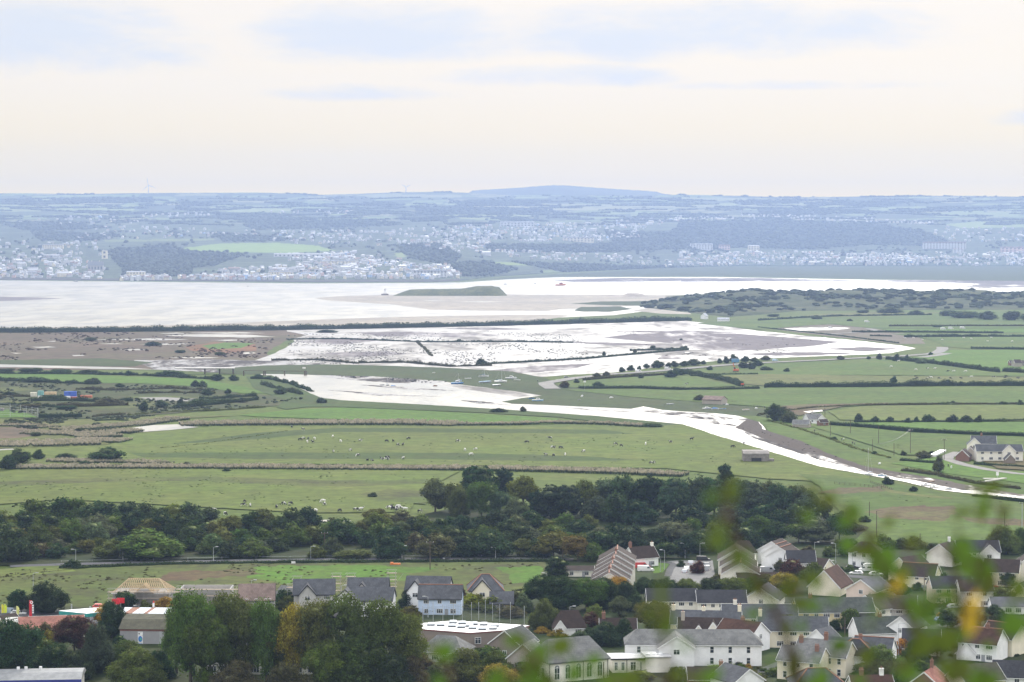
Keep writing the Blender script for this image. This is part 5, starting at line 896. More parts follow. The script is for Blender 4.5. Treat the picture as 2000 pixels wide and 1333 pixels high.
scaffold(765, 1160, 2.2, 6.4, 1.2, 'short scaffolding tower right of the half hidden grey roof')
scaffold(280, 1194, 19, 5.6, 1.3, 'scaffolding across the front of the house with bare roof timbers')
scaffold(404, 1190, 16, 5.8, 1.4, 'long scaffolding round the roofless block walls')
def timber_house():
    p = at(282, 1186); t = thing('timber_roof_house', 'unfinished house with bare yellow roof timbers and grey block walls', 'house', (p.x, p.y, 0), R(-2), NEW); L, Wd, eh, rh = 15.5, 9.0, 4.6, 3.3
    MB().box(-L/2, L/2, -Wd/2, Wd/2, 0, eh).obj('wall', wallm('block'), t); m = MB(); tm = plain('new_timber', (.52,.40,.25), .7, .2, 3)
    a = L/2-3.6
    m.bar((-a, 0, eh+rh), (a, 0, eh+rh), .12, .22)
    for i in range(30):
        x = -L/2 + L*i/29; top = rh*min(1, (L/2-abs(x))/3.6); yy = Wd/2*(1-top/rh)
        for s in (-1, 1): m.bar((x, s*(Wd/2+.3), eh), (x, s*yy, eh+top), .11, .20)
        if abs(x) < a: m.bar((x, -Wd/2, eh+.06), (x, Wd/2, eh+.06), .08, .14); m.bar((x, 0, eh), (x, -Wd/4, eh+rh/2), .07); m.bar((x, 0, eh), (x, Wd/4, eh+rh/2), .07)
    for sx in (-1, 1):
        for sy in (-1, 1): m.bar((sx*a, 0, eh+rh), (sx*L/2, sy*Wd/2, eh), .14, .24)
        for k in range(1, 8):
            y = -Wd/2 + Wd*k/8; tt = 1-abs(y)/(Wd/2); m.bar((sx*(L/2+.3), y, eh), (sx*(L/2-3.6*tt), y, eh+rh*tt), .11, .20)
    # front gable of the same trusses, with a grey block infill
    for i in range(7):
        y = -Wd/2 - 1.2 + i*.55
        for s in (-1, 1): m.bar((1.0+s*2.6, y, eh), (1.0, y, eh+2.5), .1, .18)
    m.obj('roof_trusses', tm, t); MB().prism([(-1.6, eh), (3.6, eh), (2.4, eh+1.1), (.0, eh+1.1)], -Wd/2-1.0, -Wd/2-.2, 0, 'y').obj('gable_infill', wallm('block'), t)
    MB().box(-L/2-.4, L/2+.4, -Wd/2-.45, -Wd/2-.3, eh-.25, eh).obj('fascia', WHITE, t)
timber_house()
p = at(404, 1182); t = thing('roofless_house', 'roofless grey block house shell behind long scaffolding', 'house', (p.x, p.y, 0), 0, NEW); MB().box(-7, 7, -4, -3.7, 0, 5).box(-7, 7, 3.7, 4, 0, 5).box(-7, -6.7, -3.7, 3.7, 0, 5.0).box(6.7, 7, -3.7, 3.7, 0, 5.0).obj('wall', wallm('block'), t); MB().box(-6.6, 6.6, -3.6, 3.6, 2.5, 2.7).obj('floor_deck', PLK, t)
# --- houses behind the cul-de-sac
for k in range(6):
    wd = ['front-most', 'second', 'third', 'fourth', 'fifth', 'rear-most'][k]
    p = at(1200 - k*1.5, 1142 - k*11.5); t = house(1190 + k*3.2, 1114 - k*8.9, 10.2, 10.5, 4.8 + .38*k, 3.0, 87, 'palecream', 'brown', f'{wd} brown roofed house of the stepped terrace left of the cul-de-sac', ridge=RIDGE, front=0, gable=[('L', 2)], base=.0, group='stepped terrace', gutter=False, chim=[(2.0, 0, .9, 'brick', 1)] if k % 2 == 0 else ())
house(1252, 1067, 8.6, 6.5, 3.4, 2.9, 28, 'white', 'brown', 'white cottage with dark roof and a chimney at both ends', chim=[(-3.9, 0, 1.4, 'brick', 2), (3.9, 0, 1.0, 'palecream', 1)], front=2, gable=[('R', 0)], name='cottage')
for k in range(3):
    house(1447 - k*4.5, 1093 - k*13, 13.5, 10.5, 4.6 + .5*k, 3.1, 84, 'palecream', 'brown', ['front-most', 'middle', 'rear-most'][k] + ' brown roofed house of the short terrace behind the brown twig', front=0, gable=[('L', 1)], ridge=RIDGE if k < 1 else None, group='short brown terrace')
house(1452, 1056, 7.5, 8, 4.6, 3.0, 0, 'palecream', 'brown', 'brown hipped house at the back of the short terrace', hip=2.0)
for k in range(3):
    house(1534 - k*8.5, 1066 - k*5.8, 8.5, 9.5, 4.9 , 2.8, 62, 'white', 'brown', ['nearest', 'middle', 'farthest'][k] + ' white house of the three stepped white gables', front=2, gable=[('L', 1)], base=0, group='white stepped houses', ridge=RIDGE if k < 2 else None)
house(1563, 1075, 8.5, 7.5, 4.6, 3.0, 0, 'white', 'dark', 'white house with plain dark roof and white gable edge', front=2, chim=[])
house(1592, 1089, 9, 9, 2.7, 2.9, -35, 'cream', 'brown', 'brown roofed bungalow beside the dark roofed white house', front=2, gable=[('R', 1)])
house(1622, 1108, 13, 9.2, 3.0, 4.6, 66, 'cream', 'redbrown', 'house with big plain cream gable and red brown roof', front=0, gutter=False)
house(1690, 1058, 9.5, 9, 5.0, 2.6, -14, 'white', 'brown', 'square white house with brown hipped roof above the camper', hip=3.4, front=3, gable=[('L', 2)])
house(1697, 1127, 11, 8.6, 4.6, 2.8, 58, 'pink', 'slate', 'pinkish gabled house with porch below the camper', front=2, gable=[('L', 1)])
house(1478, 1118, 12, 8, 2.5, 2.4, 6, 'cream', 'brown', 'low brown roofed garages with small cream gable', front=0, wings=[(4.2, 4.0, .8, 2.5, 1.9)], name='garage')
house(1130, 1105, 9, 5, 2.4, .9, 0, 'palecream', 'brown', 'low pale garage left of the stepped terrace', front=2, name='garage')
# --- the middle rows
house(1311, 1149, 13.2, 7.8, 4.9, 2.6, 0, 'palecream', 'dark', 'cream terrace with plain dark roof, left of its twin', front=5)
house(1408, 1152, 13.0, 7.8, 4.9, 2.6, 0, 'palecream', 'dark', 'cream terrace with plain dark roof and blue tinted windows', front=5)
house(1493, 1143, 11, 9.4, 4.6, 3.0, 74, 'palecream', 'dark', 'cream house showing its broad gable and dark right roof slope', front=0, gable=[('L', 1)], gutter=False)
house(1545, 1166, 9, 6, 2.4, 1.0, 0, 'white', 'slate', 'low white garage with flat grey roof behind the slate rows', front=0, name='garage')
house(1483, 1180, 19, 8, 4.8, 2.7, -2, 'cream', 'slate', 'long slate roofed terrace with a cream left gable', chim=[(-6.2, 0, 1.1, 'palecream', 2)], front=6)
house(1379, 1192, 17.5, 8, 4.6, 2.7, -7, 'cream', 'slate', 'long slate roofed terrace with cream chimneys above the twin dormers', chim=[(-8.2, 0, 1.3, 'cream', 1), (-.6, 0, .9, 'cream', 1), (8.4, 0, 1.5, 'cream', 2)], front=5)
house(1548, 1203, 17, 8, 4.8, 2.8, -4, 'cream', 'slate', 'slate roofed cream terrace in front of the long black shuttered house', chim=[(-8.0, 0, 1.6, 'cream', 2)], front=5)
house(1370, 1206, 11.5, 8, 2.8, 3.4, -6, 'palecream', 'brown', 'dark brown roof with two cream dormer gables and a tall chimney', chim=[(-4.6, -.6, 2.0, 'stone', 1)], wings=[(-.6, 3.3, .4, 2.8, 2.2), (3.0, 4.2, .9, 2.8, 3.1)], barge='white')
house(1450, 1211, 10.5, 8.5, 4.6, 2.9, -38, 'white', 'redbrown', 'white house with lichen covered reddish roof and broad right gable', chim=[(0, .2, .8, 'brick', 2)], gable=[('R', 1)], front=3)
house(1112, 1192, 7.5, 7, 2.7, 3.6, 8, 'white', 'brown', 'brown roofed cottage with one small white dormer gable', wings=[(-3.0, 2.6, .5, 2.7, 1.8)], name='cottage', hip=1.5)
house(1207, 1207, 9, 7, 2.7, 3.2, 0, 'palecream', 'brown', 'brown roofed cottage mostly hidden by trees beside the bronze tree', chim=[(-3.6, 0, 1.4, 'brick', 2)], name='cottage', wings=[(-3.3, 2.6, .5, 2.7, 1.8)])
# --- the white block and the hall
house(1353, 1229, 32, 8.5, 5.6, 2.7, -1.5, 'white', 'greyslate', 'long white two storey building with lichened grey roof and a front gable', hip=2.6, wings=[(-4.2, 8.2, 4.6, 5.5, 2.6)], style='sash', front=7, name='white_building', cat='building', gutter=True)
def annex():
    p = at(1250, 1318); t = thing('annexe', 'flat roofed cream annexe joining the hall and the white building', 'building', (p.x, p.y, 0), R(6)); MB().box(-6.5, 1.2, 0, 7, 0, 3.6).box(1.2, 7, -.6, 6, 0, 4.0).obj('wall', wallm('palecream'), t)
    MB().box(-6.9, 1.2, -.35, 7.3, 3.6, 3.85).box(1.2, 7.3, -.9, 6.3, 4.0, 4.25).obj('roof', plain('flat_roof', (.5,.5,.5), .8), t); MB().box(-6.95, 1.15, -.42, -.352, 3.55, 3.9).obj('fascia', BLACK, t)
    for x, w in ((-5.6, .8), (-4.0, .8), (-1.6, 1.3), (.2, .5)): add_window(t, (x, -.02, 1.1), w, 1.9, 2, 0, 'plain')
    for x in (2.2, 3.8, 5.0): MB().loft([[(x+.6*q*math.cos(a), 2+.6*q*math.sin(a), 4.25+z) for a in np.linspace(0, 6.28, 10, endpoint=False)] for q, z in ((1, 0), (.9, .25), (.4, .38))]).obj('roof_light', WHITE, t)
    MB().tube((-3.1, -.1, 0), (-3.1, -.1, 3.5), .07).obj('drainpipe', BLACK, t)
annex()
MB  # hall
hl = house(1110, 1245, 15.5, 10.5, 5.2, 4.2, 26, 'palecream', 'greyslate', 'cream hall with tall arched windows and a large grey slate roof', hip=2.4, front=0, name='hall', cat='hall', barge='black')
for i in range(5): add_window(hl, (-5.6+2.75*i, -5.27, 1.2), 1.35, 3.3, 2, 0, 'arch')
for y in (-2.6, 0, 2.6): add_window(hl, (-7.77, y, 1.2), 1.3, 2.4, 2, -math.pi/2)
for x in (-7.5, 1.1, 7.4): MB().tube((x, -5.36, 0), (x, -5.36, 5.0), .07).obj('drainpipe', BLACK, hl)
house(1032, 1252, 7, 8, 4.0, 3.4, 70, 'stone', 'greyslate', 'grey roof hall wing behind the large arched window hall', front=0, gable=[('L', 1)])
# --- school
def school():
    p = at(930, 1234); t = thing('school_block', 'flat white roofed school block with rows of domed roof lights', 'school building', (p.x, p.y, 0), 0); Z = 4.4
    C = [at(x, y, Z) - Vector((p.x, p.y, 0)) for x, y in ((826,1229), (918,1236), (993,1230.5), (1034,1222), (886,1212.5), (819,1218))]
    def slab(m, k, z0, z1):
        q = sum((Vector((c.x, c.y, 0)) for c in C), Vector())/6; V = [(q + (Vector((c.x, c.y, 0))-q)*k) for c in C]
        m.add([(v.x, v.y, z) for z in (z0, z1) for v in V], [tuple(range(6))[::-1], tuple(range(6, 12))] + [(i, (i+1) % 6, 6+(i+1) % 6, 6+i) for i in range(6)]); return m
    slab(MB(), .985, 0, Z-.35).obj('wall', wallm('brown'), t); slab(MB(), 1.0, Z-.35, Z-.05).obj('fascia', plain('red_fascia', (.20,.07,.06)), t); r = slab(MB(), 1.002, Z-.05, Z).obj('roof', plain('white_membrane', (.85,.85,.84), .6, .05), t)
    for x, y in ((842,1220), (861,1220.8), (885,1215.5), (903,1217), (926,1218.5), (945,1219.5), (967,1222), (883,1222.5), (901,1224.5), (917,1222), (923,1226.5), (942,1228.5), (963,1227.5)):
        q = at(x, y+1, Z) - Vector((p.x, p.y, 0)); m = MB().box(-.95, .95, -1.3, 1.3, 0, .32).loft([[(q2*1.0*sx, q2*1.35*sy, .32+z) for sx, sy in ((-1,-1),(0,-1.1),(1,-1),(1.1,0),(1,1),(0,1.1),(-1,1),(-1.1,0))] for q2, z in ((.95, 0), (.8, .2), (.35, .32))], 1); m.obj('roof_light', [plain('skylight_kerb', (.05,.055,.06), .5), plain('skylight_dome', (.55,.58,.6), .2)], r, loc=q)
    a, b = C[0], C[1]; d = (b-a).normalized()
    for u in (.35, .5): q = a.lerp(b, u); add_window(t, (q.x, q.y-.12, 1.6), 1.7, 1.5, 2, math.atan2(d.y, d.x))
    a, b = C[1], C[2]; d = (b-a).normalized(); q = a.lerp(b, .2); add_window(t, (q.x+.05, q.y-.12, 1.6), 1.6, 1.5, 2, math.atan2(d.y, d.x))
    p2 = at(930, 1213); f = thing('ball_stop_fence', 'tall dark mesh fence on posts behind the white school roof', 'fence', (p2.x, p2.y, 0)); ps = [at(x, y) - Vector((p2.x, p2.y, 0)) for x, y in ((826,1222), (846,1221), (865,1220), (886,1218), (903,1216), (921,1215), (935,1215), (948,1216), (962,1217), (976,1219), (997,1221), (1024,1223))]
    for i, q in enumerate(ps): MB().tube(q, q+Vector((0, 0, 5.2 + (i % 3 == 1)*.8)), .07).obj('post', plain('galvanised', (.42,.44,.45), .5), f)
    m = MB()
    for a, b in zip(ps[:-1], ps[1:]):
        for k in range(0, 12): m.bar(a+Vector((0,0,.3+k*.4)), b+Vector((0,0,.3+k*.4)), .03)
        n = int((b-a).length/.5)
        for k in range(n): q = a.lerp(b, k/n); m.bar(q, q+Vector((0,0,4.9)), .03)
    m.obj('mesh', plain('fence_mesh', (.10,.12,.12), .7), f)
school()
house(872, 1241, 11, 9, 3.0, 3.0, -18, 'grey', 'greyslate', 'school wing with pale lichened hipped roof in front of the white flat roof', hip=3.2, front=4, cat='school building', name='school_wing')
house(1003, 1226, 9, 8.5, 3.6, 3.2, 62, 'brown', 'slate', 'brown gabled school wing right of the flat white roof', front=0, gable=[('L', 1)], cat='school building', name='school_wing')
# --- right hand rows
lg = house(1627, 1167, 20, 9, 5.0, 2.9, 5, 'yellow', 'green', 'long cream and dark clad terrace with greenish roof and black window surrounds', chim=[(-6, 0, .9, 'brick', 2)], front=7, gable=[('L', 0)])
MB().box(1.4, 9.98, -4.62, -4.51, .05, 4.75).obj('cladding', plain('dark_cladding', (.10,.10,.105), .7), lg)
house(1716, 1159, 9.5, 9.5, 5.0, 3.0, 36, 'palecream', 'moss', 'pale house seen corner on with mossy roof, right of the black window terrace', front=3, gable=[('L', 1)])
house(1718, 1204, 13.5, 8, 3.6, 3.2, 10, 'white', 'green', 'white bungalow with large dark green roof behind the cabbage palm', front=3, gable=[('L', 1)], chim=[(0, 0, .7, 'brick', 2)])
house(1772, 1199, 9, 7, 4.8, 2.7, 58, 'white', 'slate', 'white house showing a tall plain gable right of the dark green roof', front=0, gable=[('L', 1)], gutter=False)
house(1800, 1228, 9, 8.5, 2.4, 3.8, -12, 'palecream', 'dark', 'bungalow with steep dark triangular roof beside the tall lamp post', front=0)
house(1612, 1249, 12.5, 8.5, 5.3, 2.9, -26, 'cream', 'greyslate', 'cream terraced houses with patched slate roof and brick chimneys', chim=[(.2, 0, 1.4, 'brick', 4), (-5.4, -1.2, 1.4, 'brick', 3)], front=5, style='sash')
house(1570, 1262, 10, 8, 5.0, 2.6, -26, 'cream', 'greyslate', 'grey slate terrace end behind the brown stems', front=3, style='sash', chim=[(3.5, -1, 1.2, 'brick', 3)])
house(1672, 1248, 9, 8.5, 4.8, 2.9, -10, 'white', 'dark', 'white house with hipped dark roof edged in orange ridge tiles', hip=3.6, ridge=RIDGE, front=2, style='sash', chim=[(1.0, 1.5, 1.6, 'brick', 4)])
house(1708, 1244, 9, 8, 4.8, 2.8, -20, 'white', 'slate', 'white fronted slate house behind the orange ridged hip', ridge=RIDGE, front=3, style='sash')
house(1608, 1226, 6, 6, 4.6, 2.3, 50, 'white', 'slate', 'small house with blue white gable between the cream terraces', front=0, gutter=False)
house(1638, 1244, 6, 5, 4.2, 1.8, -15, 'white', 'slate', 'low blue grey roof squeezed between cream terrace and orange ridged hip', front=1)
house(1595, 1305, 11, 9, 4.8, 2.8, 4, 'stone', 'slate', 'grey slate roof with red ridge at the bottom edge', hip=3.5, ridge=RIDGE, front=0)
house(1815, 1306, 8, 7, 3.4, 2.8, 64, 'brick', 'red', 'brick bungalow gable with pinkish red roof at the bottom edge', front=0, gable=[('L', 1)], chim=[(2, 0, 1.6, 'brick', 2)])
house(1440, 1300, 9, 8, 4.6, 2.6, -60, 'white', 'slate', 'white gable with slate roof at the bottom edge beside the light green bush', front=0, gutter=False)
house(1382, 1302, 9, 6.5, 3.0, 2.0, 0, 'brick', 'brown', 'low red brown outbuilding below the long white building', front=0, name='outbuilding', chim=[(3, 0, 1.2, 'brick', 2)])
house(1920, 1226, 9.5, 8.5, 4.8, 2.9, -30, 'white', 'redbrown', 'white house with brown roof and orange ridge at the right', ridge=RIDGE, front=3, gable=[('L', 1)], chim=[(1.2, 0, 1.0, 'brick', 2)])
house(1962, 1216, 8.5, 8.5, 4.8, 2.9, -40, 'cream', 'brown', 'cream gabled house with brown roof near the right edge', ridge=RIDGE, front=2)
house(1890, 1252, 4.6, 4.6, 2.2, 2.4, 70, 'white', 'slate', 'tiny white gabled extension in front of the orange ridged white house', front=0, name='extension')
house(1856, 1125, 11.5, 8, 4.9, 2.6, 2, 'pink', 'dark', 'pinkish cream terrace with dark two tone roof behind the big green leaf', front=4)
house(1903, 1132, 9, 8, 4.9, 2.4, 0, 'palecream', 'brown', 'plain pale house end beside the pinkish terrace', front=2)
house(1745, 1162, 12, 8, 4.8, 2.8, -8, 'grey', 'moss', 'dark roofed house half hidden behind the yellow leaf', front=4)
house(1798, 1100, 10, 8.5, 4.6, 3.0, -24, 'cream', 'brown', 'brown roofed house with cream right gable in the middle of the right hand rows', front=3, gable=[('R', 0)], ridge=RIDGE)
house(1778, 1086, 9.5, 8.5, 4.6, 3.0, 40, 'cream', 'brown', 'brown roofed house behind the cream gabled one, seen corner on', front=2)
house(1848, 1059, 10, 8.5, 4.2, 3.0, 55, 'palecream', 'brown', 'house with broad cream gable and white chimney', chim=[(2.2, 0, 1.4, 'white', 0)], front=2, gutter=False)
house(1908, 1055, 13, 8, 4.6, 3.0, 0, 'white', 'dark', 'white house with dark roof and one projecting front gable by the field', wings=[(2.9, 5.6, 1.0, 4.3, 2.6)], front=4)
house(1958, 1092, 10, 8.5, 4.8, 3.0, -18, 'cream', 'brown', 'brown roofed cream house near the right edge above the pale car', front=3)
house(2004, 1086, 10, 9, 4.8, 3.2, 80, 'palecream', 'brown', 'tall pale gable cut by the right edge', front=0)
house(1998, 1136, 6, 6, 3.6, 2.6, 60, 'cream', 'slate', 'cream dormer gable cut by the right edge', front=0)
house(1985, 1166, 14, 8, 2.6, 1.8, -4, 'white', 'slate', 'long low white bungalow with grey roof near the right edge', front=5)
house(1985, 1290, 10, 8, 4.8, 2.8, -10, 'white', 'dark', 'white house with dark roof in the lower right corner', front=3)
house(1700, 1318, 9, 8, 4.6, 2.6, 5, 'palecream', 'redbrown', 'red brown roof below the light green bush at the bottom edge', front=0, chim=[(-2, 0, 1.2, 'brick', 3), (2.4, 0, 1.4, 'white', 1)])
house(1906, 1296, 10, 8, 4.6, 2.8, 20, 'cream', 'moss', 'mossy roofed house behind the leaves in the lower right', front=2)
# --- farm, cottage, shed, bunker
house(1921, 851, 11.5, 9, 4.8, 3.2, -8, 'palecream', 'slate', 'farm house with white left gable and brown and slate roof at the river', front=2, chim=[(-1, 0, 1.0, 'brick', 1)], group=None, wings=[(-4.6, 6.4, 2.2, 4.4, 3.0)])
fh = house(1950, 868, 21, 8, 4.9, 2.6, -2, 'palecream', 'slate', 'long cream farm house with dormers and a dark porch by the ploughed soil', front=5, wings=[(4.0, 6.0, 1.0, 4.9, 2.8)], group=None)
house(1972, 886, 5.0, 4.4, 2.2, 2.2, 88, 'brown', 'dark', 'dark pyramid roofed porch in front of the farm house', front=0, name='porch', group=None, gutter=False)
house(1882, 877, 8, 6, 2.4, 2.8, 70, 'brick', 'brown', 'small red brick barn with steep gable beside the lane', front=0, name='barn', group=None, gutter=False)
house(1896, 872, 8, 6.4, 2.6, 3.0, 76, 'stone', 'brown', 'brown roofed barn between the brick barn and the farm house', front=0, name='barn', group=None, gutter=False)
house(1588, 808, 9, 7, 2.8, 2.4, 18, 'white', 'greyslate', 'white cottage with grey roof at the bend of the river', chim=[(-.5, 0, 1.2, 'grey', 1)], front=2, name='cottage', group=None, wings=[(3.2, 4.2, 1.0, 2.8, 2.0)])
house(1566, 820, 9, 6, 2.2, 1.9, -20, 'stone', 'greyslate', 'low grey roofed outbuilding sloping left of the river bend cottage', front=0, name='outbuilding', group=None)
house(1607, 819, 5, 4, 2.3, 1.3, 20, 'brick', 'brown', 'small reddish lean to in front of the river bend cottage', front=1, name='extension', group=None)
house(1396, 773.5, 13, 9, 3.0, 2.0, -30, 'stone', 'tan', 'old grey stone field barn beside a brown bush', front=0, name='barn', group=None, barge='')
house(1990, 704, 16, 8, 2.6, 1.8, 0, 'brick', 'brown', 'brown brick stable in the green field near the right edge', front=3, name='stable', group=None)
house(1986, 702.5, 6, 8, 3.4, 2.4, 10, 'stone', 'brown', 'taller end of the brick stable at the right edge', front=0, name='stable', group=None)
house(1413, 620.5, 15, 8, 2.6, 2.0, -10, 'white', 'metal', 'white roofed shed among the dark trees at the end of the embankment', front=0, name='shed', group=None, barge='')
house(1376, 612, 8, 7, 4, 3.6, 60, 'white', 'metal', 'steep white gabled hut among the trees below the dunes', front=0, name='shed', group=None, barge='')
def bunker():
    p = at(1477, 903); t = thing('bunker', 'square grey concrete bunker with a dark opening on the river bank', 'bunker', (p.x, p.y, 0), R(-2)); c = plain('old_concrete', (.22,.20,.185), .9, .25, .6); c2 = plain('old_concrete_roof', (.24,.22,.20), .9, .2, .6)
    MB().box(-5.9, -2.2, 0, 9, 0, 3.4).box(2.4, 5.9, 0, 9, 0, 3.4).box(-2.2, 2.4, 0, 9, 1.9, 3.4).box(-2.2, 2.4, 6, 9, 0, 1.9).obj('wall', c, t); MB().prism([(-.15, 3.4), (9.2, 3.4), (9.2, 4.9), (2.4, 4.9), (-.15, 3.9)], -6.05, 6.05).obj('roof', c2, t)
    MB().box(-2.15, 2.35, .25, .4, .05, 1.88).obj('opening', BLACK, t); MB().box(6.0, 8.2, .5, 3.5, 0, 1.4).obj('side_wall', c, t)  # black panel put in for the shade inside the bunker
bunker()
# ------------------------------------------------------------------ far town across the estuary
def tri_house(L, W, e, r):
    a, b = L/2, W/2; V = [(-a,-b,-3),(a,-b,-3),(a,b,-3),(-a,b,-3),(-a,-b,e),(a,-b,e),(a,b,e),(-a,b,e),(-a,0,e+r),(a,0,e+r)]
    Fw = [(0,1,5),(0,5,4),(1,2,6),(1,6,5),(2,3,7),(2,7,6),(3,0,4),(3,4,7),(4,8,7),(5,6,9)]; o = .4; s = r/b
    n = len(V); V += [(-a-.2,-b-o,e-s*o+.25),(a+.2,-b-o,e-s*o+.25),(a+.2,0,e+r+.25),(-a-.2,0,e+r+.25),(a+.2,b+o,e-s*o+.25),(-a-.2,b+o,e-s*o+.25)]
    Fr = [(n,n+1,n+2),(n,n+2,n+3),(n+3,n+2,n+4),(n+3,n+4,n+5)]
    # dark window strips set just proud of the front wall
    Fd = []
    for z in ((1.0, 2.1), (3.6, 4.7)) if e > 4 else ((1.0, 2.1),):
        for k in range(max(1, int(L/3.2))):
            x = -a + L*(k+.5)/max(1, int(L/3.2)); m = len(V); V += [(x-.55,-b-.05,z[0]),(x+.55,-b-.05,z[0]),(x+.55,-b-.05,z[1]),(x-.55,-b-.05,z[1])]; Fd += [(m,m+1,m+2),(m,m+2,m+3)]
    return np.array(V, float), np.array(Fw+Fr+Fd), np.array([0]*len(Fw)+[1]*len(Fr)+[2]*len(Fd))
FT = [tri_house(8, 7, 5.2, 2.6), tri_house(10, 8, 3.0, 2.8), tri_house(7, 7, 5.4, 3.2), tri_house(13, 8, 5.4, 2.8), tri_house(24, 9, 7.5, 3.0), tri_house(9, 8, 8.0, 2.6)]
FW = {'white': plain('far_wall_white', (.66,.66,.66), .8, .04), 'cream': plain('far_wall_cream', (.76,.69,.52), .8, .04), 'pink': plain('far_wall_pink', (.74,.54,.48), .8, .04), 'blue': plain('far_wall_blue', (.42,.58,.84), .8, .04), 'grey': plain('far_wall_grey', (.40,.39,.38), .8, .04)}
FR = {'slate': plain('far_roof_slate', (.20,.205,.22), .6, .1), 'brown': plain('far_roof_brown', (.19,.13,.11), .7, .1), 'pale': plain('far_roof_pale', (.42,.43,.45), .6, .1)}
DARKW = plain('far_window', (.10,.11,.13), .3, .05)
_fm = {}
def far_mesh(k, w, r):
    if (k, w, r) not in _fm: V, Fq, mi = FT[k]; _fm[(k, w, r)] = mesh_np('far_house', V, Fq, [FW[w], FR[r], DARKW], mi)
    return _fm[(k, w, r)]
TOWNS = [  # polygon, rows, density, mean gap, names
 ([(238,548),(900,546),(900,538),(760,536),(640,538),(400,541),(238,544)], 2.2, 'in the waterfront row across the estuary', .95),
 ([(430,538),(520,532),(890,534),(880,520),(820,516),(640,508),(560,520),(430,530)], 3.0, 'on the streets above the far waterfront', .8),
 ([(550,512),(700,508),(700,494),(560,500)], 2.6, 'in the terraces below the green hill field', .85),
 ([(700,520),(790,512),(770,500),(700,503)], 3.4, 'on the streets above the far waterfront', .6),
 ([(0,544),(200,545),(210,520),(130,500),(0,505)], 3.4, 'in the left waterfront village across the estuary', .6),
 ([(0,503),(210,505),(200,470),(120,474),(0,470)], 5.0, 'in the left waterfront village across the estuary', .38),
 ([(130,470),(480,462),(700,462),(960,470),(960,440),(700,452),(400,448),(200,440)], 4.6, 'in the middle of the far hillside town', .36),
 ([(520,475),(760,482),(960,476),(940,456),(660,452),(520,462)], 4.0, 'in the middle of the far hillside town', .45),
 ([(800,478),(950,488),(960,470),(1100,476),(1250,468),(1240,440),(1000,436),(860,446)], 3.3, 'on the upper slope of the far hillside town', .62),
 ([(900,498),(1310,522),(1330,512),(1200,498),(960,488),(820,480)], 3.8, 'below the wooded slope of the far town', .5),
 ([(1190,455),(1330,440),(1330,424),(1200,432)], 3.0, 'on the skyline of the far town', .6),
 ([(1320,434),(1500,428),(1830,440),(1830,434),(1700,428),(1500,420),(1320,426)], 2.6, 'on the skyline of the far town', .75),
 ([(1830,470),(2040,476),(2040,444),(1900,446),(1820,440)], 4.0, 'on the skyline of the far town', .4),
 ([(1330,518),(2060,520),(2060,494),(1880,494),(1700,496),(1500,492),(1330,494)], 2.9, 'in the flat town below the wooded hill', .78),
 ([(0,436),(120,440),(300,436),(260,422),(60,428)], 4.2, 'high on the left of the far hillside', .34), ([(280,426),(420,422),(410,417),(280,418)], 2.4, 'high on the left of the far hillside', .5), ([(530,420),(700,418),(690,412),(530,413)], 2.2, 'high on the left of the far hillside', .5)]
